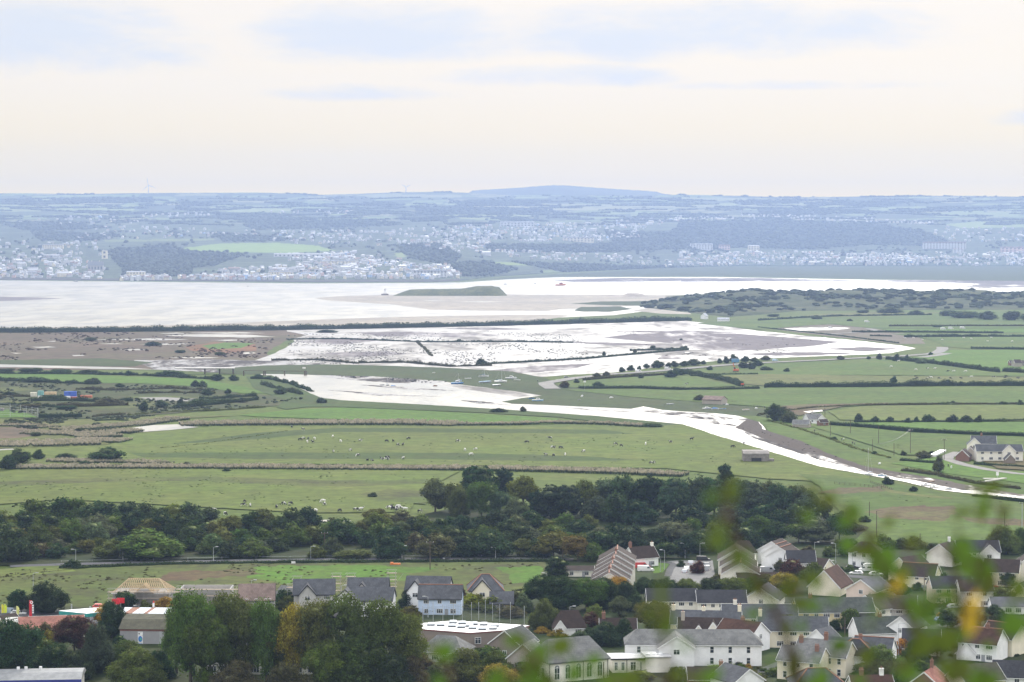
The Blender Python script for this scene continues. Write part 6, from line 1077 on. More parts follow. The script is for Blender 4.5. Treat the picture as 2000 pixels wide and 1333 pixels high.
def build_town():
    g = np.random.default_rng(21); H = []
    for poly, dy, where, dens in TOWNS:
        xs = [p[0] for p in poly]; ys = [p[1] for p in poly]; y = min(ys)
        while y < max(ys):
            x = min(xs)
            while x < max(xs):
                gap = g.uniform(5.5, 9.5)*(.9 if 'waterfront row' in where else 1); yy = y + .7*dy*(float(fbm(x*.012, y*.3, 3))-.5)*2 + g.normal(0, .35)
                if inpoly(x, yy, poly) and g.random() < dens*np.clip(float(fbm(x*.02, y*.16, 3))*2.6-.35, .15, 1.25) and not any(inpoly(x, yy, p) for p, c in FIELDS[:1]): H.append((x, yy, where))
                x += gap
            y += dy
    out = []
    for (x, y, where) in H:
        far_row = 'waterfront row' in where; p = far(x, y) if y < np.interp(x, *yfoot_c) else at(x, y, 0); s = ppm(p)
        k = int(g.choice([0, 2, 5, 3], p=[.4, .3, .2, .1])) if far_row else int(g.choice([0, 1, 2, 3, 4], p=[.34, .24, .24, .15, .03]))
        w = str(g.choice(['white', 'cream', 'pink', 'blue', 'grey'], p=[.58, .2, .08, .09, .05] if far_row else [.76, .14, .03, .02, .05])); r = str(g.choice(['slate', 'brown', 'pale'], p=[.45, .2, .35]))
        rz = g.normal(0, .35) + (math.pi/2 if g.random() < .28 else 0); out.append((p, k, w, r, rz, g.uniform(1.0, 1.35), where, s*[8,10,7,13,24,9][k], x))
    out.sort(key=lambda q: -q[7]*([5,3,5,5,7,8][q[1]]))
    sh = {0: 'two storey house', 1: 'low bungalow', 2: 'narrow gabled house', 3: 'wide house', 4: 'long terrace', 5: 'tall house'}; wd = {'white': 'white', 'cream': 'cream', 'pink': 'pinkish', 'blue': 'pale blue', 'grey': 'grey'}; rd = {'slate': 'slate roof', 'brown': 'brown roof', 'pale': 'pale grey roof'}
    for (p, k, w, r, rz, sc, where, pw, x) in out[:285]:
        o = link('far_house', far_mesh(k, w, r), loc=p, rz=rz); o.scale = (sc, sc, sc); tag(o, f'{wd[w]} {sh[k]} with {rd[r]} {where}', 'house', 'far houses ' + where); SHORT[o.name] = f'{wd[w]} {sh[k]}'
    rest = out[285:]; VV, FF, MM = [], [], []; nb = 0
    mats = list(FW.values()) + list(FR.values()) + [DARKW]; wi = {k: i for i, k in enumerate(FW)}; ri = {k: i+len(FW) for i, k in enumerate(FR)}
    for (p, k, w, r, rz, sc, where, pw, x) in rest:
        V, Fq, mi = FT[k]; c, s_ = math.cos(rz), math.sin(rz); V = V*sc; V = np.stack([V[:, 0]*c-V[:, 1]*s_, V[:, 0]*s_+V[:, 1]*c, V[:, 2]], -1) + np.array(p); VV.append(V); FF.append(Fq+nb); nb += len(V); MM.append(np.where(mi == 0, wi[w], np.where(mi == 1, ri[r], len(mats)-1)))
    o = link('distant_houses', mesh_np('distant_houses', np.concatenate(VV), np.concatenate(FF), mats, np.concatenate(MM))); o['kind'] = 'stuff'; o['label'] = 'mass of tiny white houses scattered over the far hillside town'; o['category'] = 'houses'
    print('far houses', len(out))
build_town()
# larger far buildings
def block(x, y, wpx, hpx, dep, wall, roof, label, cols, rows, name='far_terrace', cat='terrace', gables=0, turret=False, rh=3.0):
    p = far(x, y) if y < np.interp(x, *yfoot_c) else at(x, y); s = ppm(p); L, h = wpx/s, hpx/s; t = thing(name, label, cat, p, 0, 'large buildings of the far towns'); MB().box(-L/2, L/2, 0, dep, -6, h).obj('wall', FW[wall], t)
    m = MB(); m.prism([(-.5, h), (dep+.5, h), (dep/2, h+rh)], -L/2-.3, L/2+.3)
    for i in range(gables): u = -L/2 + L*(i+.5)/gables; q = L/gables*.36; m.prism([(u-q, h-.2), (u+q, h-.2), (u, h+rh*1.0)], -1.2, dep/2, 0, 'y')
    rf = m.obj('roof', FR[roof], t)
    for i in range(max(2, cols//3)): u = -L/2 + L*(i+.5)/max(2, cols//3); MB().box(u-.8, u+.8, dep/2-.6, dep/2+.6, h+rh*.6, h+rh+1.8).obj('chimney', FW['cream'], rf)
    for j in range(rows):
        for i in range(cols): u = -L/2 + L*(i+.5)/cols; z = h*(j+.3)/rows; MB().box(-L/cols*.2, L/cols*.2, -.12, -.01, 0, h/rows*.5).obj('window', DARKW, t, loc=(u, 0, z))
    if turret: MB().box(-L/2-3, -L/2+3, -1, 6, -6, h*1.8).obj('tower', FW[wall], t)
    return t
block(1845, 487, 84, 12, 14, 'white', 'brown', 'very long white seafront terrace with many dormers below the wooded hill', 14, 3, gables=14, rh=6)
block(1872, 495, 20, 8, 12, 'white', 'brown', 'white block below the right end of the long seafront terrace', 3, 2)
block(1370, 488, 44, 10, 14, 'white', 'pale', 'large white hotel like building at the left foot of the wooded hill', 8, 3, gables=4, rh=5)
block(1472, 491, 22, 10, 14, 'cream', 'pale', 'cream block at the foot of the wooded hill', 4, 3)
block(1415, 488, 22, 8, 12, 'pink', 'brown', 'pinkish house right of the large white hotel like building', 4, 2, gables=2, rh=5)
block(1990, 493, 70, 9, 14, 'pink', 'brown', 'long pinkish terrace at the right edge of the far flat town', 9, 2, gables=5, rh=5)
block(1010, 443, 66, 8, 14, 'white', 'pale', 'long white terrace on the upper slope of the far town', 10, 2, gables=6, rh=5)
block(1130, 473, 60, 8, 14, 'cream', 'slate', 'long cream terrace in the middle of the far upper town', 9, 2, gables=7, rh=4)
block(103, 487, 40, 8, 12, 'cream', 'slate', 'long cream house with rows of windows in the left far village', 9, 2)
block(840, 541, 66, 10, 12, 'white', 'slate', 'white gabled terrace at the right end of the far waterfront', 10, 3, gables=10, rh=4)
block(548, 541, 48, 9, 12, 'cream', 'slate', 'long cream waterfront building across the estuary', 9, 2)
block(265, 541, 36, 9, 12, 'cream', 'pale', 'cream waterfront house at the left end of the quay row', 6, 2)
block(600, 541, 34, 8, 12, 'blue', 'slate', 'pale blue shed like building on the far waterfront', 5, 2)
block(660, 518, 70, 7, 12, 'cream', 'slate', 'long cream terrace above the far waterfront', 10, 2)
block(600, 502, 130, 5, 12, 'white', 'pale', 'long pale terrace below the green hill field', 16, 1)
block(100, 505, 30, 6, 12, 'grey', 'pale', 'grey slated building in the left far village', 5, 1)
block(186, 530, 30, 11, 14, 'grey', 'slate', 'grey stone church with steep roof behind the left far shore', 5, 1, name='church', cat='church', rh=12)
block(204, 506, 10, 16, 10, 'cream', 'slate', 'cream church tower beside the dark wood across the estuary', 1, 2, name='church_tower', cat='tower', rh=1)
# beacon, mast and turbines
def turbine(x, yb, hpx, label, a0):
    p = far(x, yb); s = ppm(p); h = hpx*.60/s; t = thing('wind_turbine', label, 'wind turbine', p, 0, 'wind turbines on the skyline'); w = plain('turbine_white', (.62,.64,.68), .6, .05)
    MB().tube((0,0,-6), (0,0,h), 2.6, 1.6, 10).obj('tower', w, t); nn = MB().box(-1.8, 1.8, -5, 5, h-1.6, h+1.8).obj('nacelle', w, t); r = hpx*.62/s
    for k in range(3): a = a0 + k*2.094; MB().loft([[(c*math.cos(a)+q*math.sin(a)*sx, -5.5+sy*.4, h + c*math.sin(a)-q*math.cos(a)*sx) for sx, sy in ((-1,-1),(1,-1),(1,1),(-1,1))] for c, q in ((.5, 1.0), (r*.25, 2.0), (r, .6))]).obj('blade', w, t)
turbine(290, 378, 26, 'white wind turbine on the left skyline', 1.75); turbine(793, 376, 17, 'smaller white wind turbine left of the long blue hill', .45)
p = far(1448, 424); t = thing('mast', 'tall thin grey mast on the far town skyline', 'mast', p); MB().tube((0,0,-4), (0,0,45), 1.6, .9, 6).obj('pole', FW['grey'], t); MB().box(-2, 2, -2, 2, 30, 34).obj('aerial', FW['grey'], t)
p = at(752, 577); t = thing('beacon', 'white lattice beacon on the tip of the sand spit', 'beacon', (p.x, p.y, 0)); m = MB()
for a in (-2, 2): m.bar((a, -1.5, 2), (a*.3, 0, 12), .5); m.bar((a, 1.5, 2), (a*.3, 0, 12), .5)
m.obj('frame', FW['white'], t); MB().box(-1.6, 1.6, -1.2, 1.2, 9, 12.5).obj('daymark', FW['white'], t); MB().box(-7, 7, -4, 4, -.2, 2.2).loft([[(x*7, y*4, 2.2) for x, y in ((-1,-1),(1,-1),(1,1),(-1,1))], [(x*3, y*2, 3.4) for x, y in ((-1,-1),(1,-1),(1,1),(-1,1))]]).obj('base', plain('beacon_stone', (.22,.19,.17), .9), t)
# ------------------------------------------------------------------ boats
BW = plain('boat_white', (.80,.80,.80), .35, .05, 1, 0, .5); BB = plain('boat_blue', (.08,.22,.50), .4, .1); BLB = plain('boat_pale_blue', (.30,.50,.72), .45, .1); BD = plain('boat_dark', (.05,.055,.06), .5); BR = plain('boat_red', (.55,.12,.05), .5); BO = plain('boat_orange', (.75,.22,.06), .5); BRN = plain('boat_brown', (.22,.13,.08), .6); BG = plain('boat_grey', (.42,.44,.46), .5); ALU = plain('mast_alloy', (.62,.63,.65), .35, .05, 1, .2)
BOATS = 'boats lying in the river'
def boat(x, yb, lpx, label, kind='cabin', hull=BW, deck=BW, rz=0.0, mast=0, heel=0.0, group=BOATS, cover=None, name='boat'):
    p = at(x, yb, 0); L = lpx/ppm(p); t = thing(name, label, 'boat', (p.x, p.y, 0), rz, group); Bm = L*.34; D = max(.6, L*.14); N = 9; rings = []
    for i in range(N):
        u = i/(N-1); w = Bm/2*(math.sin(math.pi*min(1, (.30+.70*u)**1.2*.0+.24+u*.76))**.6 if u < .999 else .03); w = max(.03, Bm/2*(1-max(0, (u-.35)/.65)**2.2)*(.82+.18*min(1, u*3))); xx = -L/2 + L*u; sh = D*(1+.32*u*u)
        k0 = D*.12*(u**4)*4; rings.append([(xx, -w, sh), (xx, -w*.86, D*.45+k0), (xx, -w*.35, k0*.9), (xx, w*.35, k0*.9), (xx, w*.86, D*.45+k0), (xx, w, sh), (xx, w*.8, sh-.06), (xx, -w*.8, sh-.06)])
    h = MB().loft(rings).obj('hull', hull, t); MB().loft([[(q[0][0], q[0][1]*1.03, q[0][2]-.02), (q[0][0], q[0][1]*1.03, q[0][2]+.07), (q[5][0], q[5][1]*1.03, q[5][2]+.07), (q[5][0], q[5][1]*1.03, q[5][2]-.02)] for q in rings]).obj('deck', deck, t)
    if kind in ('cabin', 'yacht'):
        c0, c1 = (-L*.12, L*.24) if kind == 'cabin' else (-L*.18, L*.22); ch = D*(1.15 if kind == 'cabin' else .55); b = Bm*.33
        c = MB().loft([[(c0, -b, D*1.0), (c0, b, D*1.0), (c1, b*.75, D*1.05), (c1, -b*.75, D*1.05)], [(c0, -b*.9, D+ch), (c0, b*.9, D+ch), (c1-L*.07, b*.7, D+ch*.95), (c1-L*.07, -b*.7, D+ch*.95)]]).obj('cabin', BW if cover is None else cover, t)
        for s in (-1, 1):
            wn = MB(); wn.add([(c0*.85, s*(b*.97), D+ch*.42), (c1*.62, s*(b*.83), D+ch*.42), (c1*.55, s*(b*.80), D+ch*.8), (c0*.85, s*(b*.945), D+ch*.8)], [(0,1,2,3)]); wn.obj('window', GLASS, c)
    if kind == 'cover': MB().loft([[(-L*.35, -Bm*.42, D), (L*.3, -Bm*.36, D*1.05), (L*.3, Bm*.36, D*1.05), (-L*.35, Bm*.42, D)], [(-L*.32, -Bm*.05, D*1.9), (L*.25, -Bm*.05, D*1.7), (L*.25, Bm*.05, D*1.7), (-L*.32, Bm*.05, D*1.9)]]).obj('canvas_cover', cover or BB, t)
    if kind in ('dinghy', 'open'):
        for u in (-.22, .08): MB().box(L*u-.15, L*u+.15, -Bm*.36, Bm*.36, D*.95, D*1.12).obj('thwart', BRN, t)
    if mast:
        mh = mast/ppm(p); mo = MB().tube((L*.08, 0, D), (L*.08, 0, mh), max(.07, L*.010), max(.05, L*.006), 6).obj('mast', ALU, t); MB().tube((L*.08, 0, D+1.1), (-L*.36, 0, D+1.0), .07, .06, 6).obj('boom', BB, mo)
        st = MB(); st.bar((L*.08, 0, mh*.98), (L*.49, 0, D*1.3), .03); st.bar((L*.08, 0, mh*.98), (-L*.48, 0, D), .03); st.bar((L*.08-.01, -mh*.05, mh*.6), (L*.08-.01, mh*.05, mh*.6), .05); st.obj('rigging', ALU, mo)
    t.rotation_euler = (heel, 0, rz); return t
boat(978, 748, 25, 'white sailing yacht with a tall bare mast on the green bank', 'yacht', BW, BW, .08, 34, .06)
boat(998, 741, 22, 'white motor cruiser with high cabin behind the tall masted yacht', 'cabin', BW, BW, -.1)
boat(1010, 744, 14, 'white hull with raked bow right of the tall masted yacht', 'open', BW, BG, -.3)
boat(945, 737, 20, 'small white boat with a leaning mast on the green bank', 'yacht', BW, BD, .1, 16, -.12)
boat(948, 749, 26, 'long narrow pale boat on the bank, pointing up right', 'open', BG, BLB, .45)
boat(970, 754, 17, 'small grey white boat nearest the mud edge of the bank', 'open', BG, BW, .3, 0, .1)
boat(893, 751, 24, 'blue boat with white cabin on the mud edge', 'cabin', BB, BLB, .12, 22)
boat(896, 745, 12, 'small pale blue boat behind the blue cabin boat', 'cabin', BLB, BW, 0)
boat(914, 741, 13, 'low white hull on the mud right of the blue cabin boat', 'open', BW, BW, 0)
boat(850, 755.5, 9, 'small dark brown barge on the shining mud', 'cover', BRN, BRN, 0, 0, 0, BOATS, BRN)
boat(768, 756, 13, 'white boat with blue canopy on the shining river', 'cover', BW, BW, .1, 0, 0, BOATS, BB)
boat(746, 753.5, 9, 'small grey open boat left of the blue canopy boat', 'open', BG, BD, 0)
boat(757, 754, 6, 'small dark sailing boat with thin mast beside the blue canopy boat', 'yacht', BD, BD, 0, 18)
boat(806, 746, 6, 'tiny dark boat on the far mud of the river', 'open', BD, BD, 0)
boat(847, 729.5, 6, 'tiny white boat on the green marsh strip', 'open', BW, BW, 0)
boat(935, 788, 11, 'white boat with low cabin in mid stream', 'cabin', BW, BG, .05)
boat(1050, 784.5, 22, 'broad blue hulled cabin boat at the tip of the green spit', 'cabin', BLB, BW, 0)
boat(1038, 780, 12, 'small dark blue boat behind the broad blue cabin boat', 'cover', BB, BD, .2, 0, 0, BOATS, BD)
boat(1137, 775.5, 10, 'round white boat standing alone on the grass bank', 'cabin', BW, BW, 1.2)
boat(1194, 778.5, 8, 'small upturned pale dinghy on the grass bank', 'cover', BW, BW, .3, 0, 0, BOATS, BW)
boat(1131, 782.5, 7, 'flat pale dinghy at a pool on the grass bank', 'open', BG, BD, 0)
boat(1255, 800, 9, 'white boat stuck in the creek mouth', 'cabin', BW, BW, .8, 0, .3)
boat(1309, 791, 14, 'long grey punt on the grass', 'open', BG, BG, .1)
boat(1380, 800, 17, 'pale green white boat left of the blue tarpaulin boat', 'cabin', BG, BW, .25)
boat(1397, 800.5, 16, 'boat under a bright blue tarpaulin on the river bank', 'cover', BW, BB, .1, 0, 0, BOATS, BB)
boat(1412, 800, 12, 'small blue dinghy right of the blue tarpaulin boat', 'open', BLB, BD, 0)
boat(1420, 792, 6, 'tiny white dinghy above the blue dinghy', 'cover', BW, BW, .3, 0, 0, BOATS, BW)
boat(1457, 802, 15, 'long white boat with red keel lying alone on the bank', 'open', BW, BRN, .45)
boat(1477, 799.5, 6, 'tiny white dinghy beside the wooden rails', 'cover', BW, BW, 0, 0, 0, BOATS, BW)
boat(1697, 929, 17, 'blue and white yacht with tall mast on the mud at the quay', 'yacht', BW, BLB, 2.9, 54, .04)
boat(1723, 931, 17, 'pale blue cabin boat on the mud at the quay', 'cabin', BLB, BW, 2.9)
boat(1718, 908, 8, 'white dinghy pulled up on the dark mud bank', 'cover', BW, BW, .9, 0, 0, BOATS, BW)
boat(1809, 950, 20, 'white motor boat with blue canvas moored upstream', 'cabin', BW, BW, 2.8)
boat(1825, 954, 18, 'white cabin cruiser in the middle of the three moored boats', 'cabin', BW, BW, 2.8)
boat(1853, 958, 16, 'white boat with blue hood nearest the right hedge', 'cover', BW, BG, 2.8, 0, 0, BOATS, BG)
boat(1819, 943, 16, 'long brown wooden hull on the mud behind the moored boats', 'open', BRN, BRN, .5)
boat(1095, 558.5, 20, 'orange and white lifeboat like vessel on the far water', 'cabin', BO, BW, 0, 0, 0, 'boats on the far water', BR)
boat(987, 556, 6, 'small grey boat left of the orange vessel on the far water', 'cabin', BG, BG, 0, 0, 0, 'boats on the far water')
boat(1045, 555, 5, 'tiny pale boat on the far water beside the orange vessel', 'cabin', BG, BW, 0, 0, 0, 'boats on the far water')
boat(484, 560, 3, 'tiny dark sailing buoy like boat on the open estuary', 'yacht', BD, BD, 0, 5, 0, 'boats on the far water')
boat(1396, 564, 3, 'tiny grey sailing boat on the water behind the dunes', 'yacht', BG, BG, 0, 6, 0, 'boats on the far water')
boat(148, 550.5, 8, 'small dark moored boat off the left far shore', 'cabin', BD, BG, 0, 0, 0, 'boats on the far water')
boat(1343, 691, 14, 'grey wreck like hull on the mud at the causeway end', 'open', BD, BD, .3, 0, .3, 'boats on the far water')
# ------------------------------------------------------------------ cows, sheep and people (one skinned body each)
def skin_body(name, joints, edges, rad, mats, pick=None, sub=1):
    me = bpy.data.meshes.new(name); me.from_pydata(joints, edges, []); o = bpy.data.objects.new(name, me); COL.objects.link(o); o.modifiers.new('skin', 'SKIN')
    for i, r in enumerate(rad): sv = me.skin_vertices[0].data[i]; sv.radius = r if isinstance(r, tuple) else (r, r); sv.use_root = (i == 0)
    if sub: md = o.modifiers.new('sub', 'SUBSURF'); md.levels = sub; md.render_levels = sub
    dg = bpy.context.evaluated_depsgraph_get(); m2 = bpy.data.meshes.new_from_object(o.evaluated_get(dg)); bpy.data.objects.remove(o); m2.name = name; m2.materials.clear()
    for m in mats: m2.materials.append(m)
    for p in m2.polygons:
        p.use_smooth = True; p.material_index = pick(p.center) if pick else 0
    return m2
def cow_mat(black=.5):
    m, t, b = nmat('cow_hide'); oi = t.new('ShaderNodeObjectInfo'); tc = t.new('ShaderNodeTexCoord'); ad = t.new('ShaderNodeVectorMath', operation='ADD'); t.l.new(tc.outputs['Object'], ad.inputs[0]); cb = t.new('ShaderNodeCombineXYZ')
    for i, k in enumerate((91, 57, 33)): t.l.new(t.math('MULTIPLY', oi.outputs['Random'], k), cb.inputs[i])
    t.l.new(cb.outputs[0], ad.inputs[1]); sp = t.new('ShaderNodeSeparateColor'); t.l.new(oi.outputs['Color'], sp.inputs[0])
    t.l.new(t.mix(t.math('GREATER_THAN', t.noise(ad.outputs[0], 1.1, 2, .5), sp.outputs[0]), (.72,.70,.66), (.022,.02,.02)), b.inputs['Base Color']); b.inputs['Roughness'].default_value = .8; return m
COWM = cow_mat()
def cow_mesh(graze):
    J = [(-.85,0,1.12), (-.3,0,1.08), (.35,0,1.10), (.75,0,1.18)]; Rr = [(.30,.34), (.34,.40), (.33,.38), (.24,.27)]; E = [(0,1),(1,2),(2,3)]
    def ad(v, r, par): J.append(v); Rr.append(r if isinstance(r, tuple) else (r, r)); E.append((par, len(J)-1)); return len(J)-1
    if graze: a = ad((1.12,0,.92), .16, 3); b = ad((1.38,0,.48), .13, a); c = ad((1.55,0,.22), .085, b)
    else: a = ad((1.1,0,1.42), .16, 3); b = ad((1.32,0,1.58), .135, a); c = ad((1.66,0,1.42), .085, b)
    for s in (-1, 1): ad((J[b][0]-.08, s*.24, J[b][2]+.06), .045, b)
    for x, par in ((-.80, 0), (.60, 2)):
        for s in (-1, 1):
            if x < 0: k = ad((x+.06, s*.22, .70), .12, par); k2 = ad((x-.10, s*.21, .42), .065, k)
            else: k = ad((x+.02, s*.2, .72), .10, par); k2 = ad((x+.03, s*.2, .40), .065, k)
            ad((x+.0, s*.2, .04), .055, k2)
    k = ad((-1.12, 0, 1.15), .04, 0); k = ad((-1.2, 0, .72), .025, k); ad((-1.2, 0, .5), .035, k); return skin_body('cow', J, E, Rr, [COWM])
def lying_mesh():
    J = [(-.85,0,.42), (-.3,0,.5), (.35,0,.52), (.75,0,.6), (1.05,0,.85), (1.25,0,.98), (1.55,0,.85), (.9,.35,.12), (.5,.4,.1), (-.6,.45,.14), (-.2,.6,.1)]; return skin_body('cow', J, [(0,1),(1,2),(2,3),(3,4),(4,5),(5,6),(3,7),(7,8),(0,9),(9,10)], [(.36,.34),(.42,.40),(.40,.38),(.28,.28),.16,.14,.085,.1,.06,.13,.07], [COWM])
COWS = {'g': cow_mesh(True), 's': cow_mesh(False), 'l': lying_mesh()}
def cow(x, y, pose, dark, rz, where, group, sc=1.0):
    p = at(x, y, 0); o = link('cow', COWS[pose], loc=(p.x, p.y, .15), rz=rz); o.scale = (sc, sc, sc); k = {'d': (.34, 'black'), 'p': (.475, 'black and white'), 'w': (.66, 'mostly white')}[dark]; o.color = (k[0], 0, 0, 1)
    tag(o, f"{k[1]} cow {dict(g='grazing', s='standing', l='lying')[pose]} {where}", 'cow', group); SHORT[o.name] = f"{k[1]} cow {dict(g='grazing', s='standing', l='lying')[pose]}"
cr = random.Random(4); HERD1, HERD2, HERD3 = 'cows of the upper herd by the river', 'cows of the nearer herd by the trees', 'far cattle in the right hand fields'
for (x, y, d) in [(570,836,'d'), (592,841,'p'), (586,861,'d'), (593,859,'p'), (600,865,'w'), (602,859,'d'), (611,866,'d'), (614,859,'w'), (650,855,'w'), (665,864,'w'), (651,884,'p'), (684,882,'p'), (699,892,'p'), (704,863,'p'), (717,900,'d'), (728,901,'d'), (745,899,'p'), (753,900,'p'), (759,899,'p'), (756,896,'p'), (787,898,'p'), (755,864,'d'), (768,864,'d'), (777,871,'p'), (787,871,'d'), (798,859,'d'), (895,864,'p'), (908,881,'w'), (920,890,'w'), (929,880,'p'), (1029,866,'d'), (1074,858,'p'), (1078,876,'p'), (1083,877,'p'), (1095,877,'d'), (1066,891,'p'), (1081,892,'d'), (1104,890,'w'), (1140,884,'p'), (1202,870,'p'), (1213,873,'p'), (1261,870,'w'), (1310,866,'p'), (1271,907,'p'), (1278,906,'p'), (1431,875,'d'), (1351,860,'d'), (1453,868,'d')]:
    cow(x, y+1, 'l' if (x, y) in ((717,900),(728,901)) else cr.choice('ggs'), d, cr.uniform(0, 6.28), 'in the pasture below the river', HERD1)
for (x, y, d) in [(475,990,'p'), (478,983,'d'), (489,990,'p'), (440,1007,'p'), (420,1000,'w'), (540,993,'d'), (554,987,'p'), (567,987,'p'), (631,982,'w'), (634,988,'p'), (617,1001,'w'), (663,1001,'d'), (695,999,'p'), (705,998,'p'), (760,995,'p'), (768,997,'d'), (772,996,'d'), (778,993,'w'), (782,996,'p'), (791,998,'w'), (765,993,'d'), (820,1002,'p'), (774,999,'p')]:
    cow(x, y+1, cr.choice('ggs'), d, cr.uniform(0, 6.28), 'in the pasture above the tree belt', HERD2)
for (x, y, d) in [(1741,718,'w'), (1789,724,'w'), (1812,722,'p'), (1826,722,'w'), (1852,727,'d'), (1863,727,'w'), (1886,727,'w'), (1788,737,'d'), (1790,741,'d'), (1812,741,'p'), (1819,739,'w'), (1834,741,'d'), (1856,741,'d'), (1877,741,'d'), (1897,738,'w'), (1942,738,'p'), (1963,740,'d'), (1965,737,'d'), (1988,741,'d'), (1341,752,'p'), (1755,707,'w'), (1768,662,'w'), (1784,661,'w'), (1802,665,'w'), (1840,665,'w'), (1882,661,'w'), (1897,663,'w'), (1936,661,'w'), (1929,668,'w'), (1977,668,'w')]:
    cow(x, y+.5, cr.choice('ggs'), d, cr.uniform(-.6, .6)+(3.14 if cr.random() < .5 else 0), 'far off in the green fields' if y < 700 else 'in the dry far pasture', HERD3)
SK = plain('skin_tone', (.52,.34,.26), .7); CL = {'black': plain('cloth_black', (.025,.025,.03), .9), 'navy': plain('cloth_navy', (.03,.04,.08), .9), 'red': plain('cloth_red', (.40,.05,.05), .9), 'white': plain('cloth_white', (.7,.7,.7), .9), 'grey': plain('cloth_grey', (.2,.2,.21), .9)}; HAIRM = plain('hair_brown', (.06,.04,.03), .8)
def person_mesh(top, leg, stride):
    J = [(0,0,.95), (0,0,1.15), (0,0,1.40), (0,0,1.52), (0,.01,1.62), (0,.01,1.74)]; Rr = [(.16,.11), (.15,.10), (.17,.10), .055, .095, .075]; E = [(0,1),(1,2),(2,3),(3,4),(4,5)]
    def ad(v, r, par): J.append(v); Rr.append((r, r)); E.append((par, len(J)-1)); return len(J)-1
    for s in (-1, 1):
        k = ad((s*.19,0,1.40), .062, 2); k = ad((s*.24, s*stride*.12, 1.12), .046, k); k = ad((s*.25, s*stride*.3-.04, .88), .034, k); h = ad((s*.25, s*stride*.33-.06, .78), .032, k)
        for j in range(4): ad((s*(.235+.012*j), s*stride*.34-.09-.01*j, .70+.01*j), .009, h)
        ad((s*.215, s*stride*.33-.10, .76), .009, h)
        k = ad((s*.10,0,.86), .095, 0); k = ad((s*.10,-s*stride*.12-.02,.50), .066, k); k = ad((s*.10,-s*stride*.30+.03,.09), .045, k); ad((s*.10,-s*stride*.30-.13,.05), .04, k)
    return skin_body('person', J, E, Rr, [SK, CL[top], CL[leg], HAIRM], lambda c: 3 if c.z > 1.70 or (c.z > 1.58 and c.y > .05) else 0 if c.z > 1.47 or (c.z < .82 and abs(c.x) > .215) else 1 if c.z > .93 else 2)
PM = {}
for (x, y, a, b, rz, lab) in [(1644,862,'black','navy',.6,'person in black walking on the flood bank, left of the pair'), (1648,862,'white','black',.4,'person in a white top beside the person in black on the flood bank'), (1665,869,'black','navy',.3,'person in dark clothes walking in front on the path below the bank'), (1669,870,'grey','black',.3,'person in grey behind the one in dark clothes on the path'), (1591,845,'black','black',0,'lone person in black on the field beside the flood bank'), (1493,799,'black','navy',0,'person in black standing on the bank by the wooden rails'), (1050,747,'black','black',0,'person in black on the path end by the boats'), (1852,914,'black','black',0,'person in black on the bright grass at the quay'), (1242,610,'navy','black',0,'tiny person on the sand below the dunes'), (885,583,'black','black',0,'tiny person walking on the sand spit'), (1240,611,'red','black',0,'tiny person in red on the sand below the dunes'), (1664,700,'black','navy',0,'tiny person at the lane beside the mudflat')]:
    k = (a, b, cr.choice((0, .5)));
    if k not in PM: PM[k] = person_mesh(*k)
    p = at(x, y, 0); o = link('person', PM[k], loc=(p.x, p.y, .1), rz=rz); tag(o, lab, 'person')
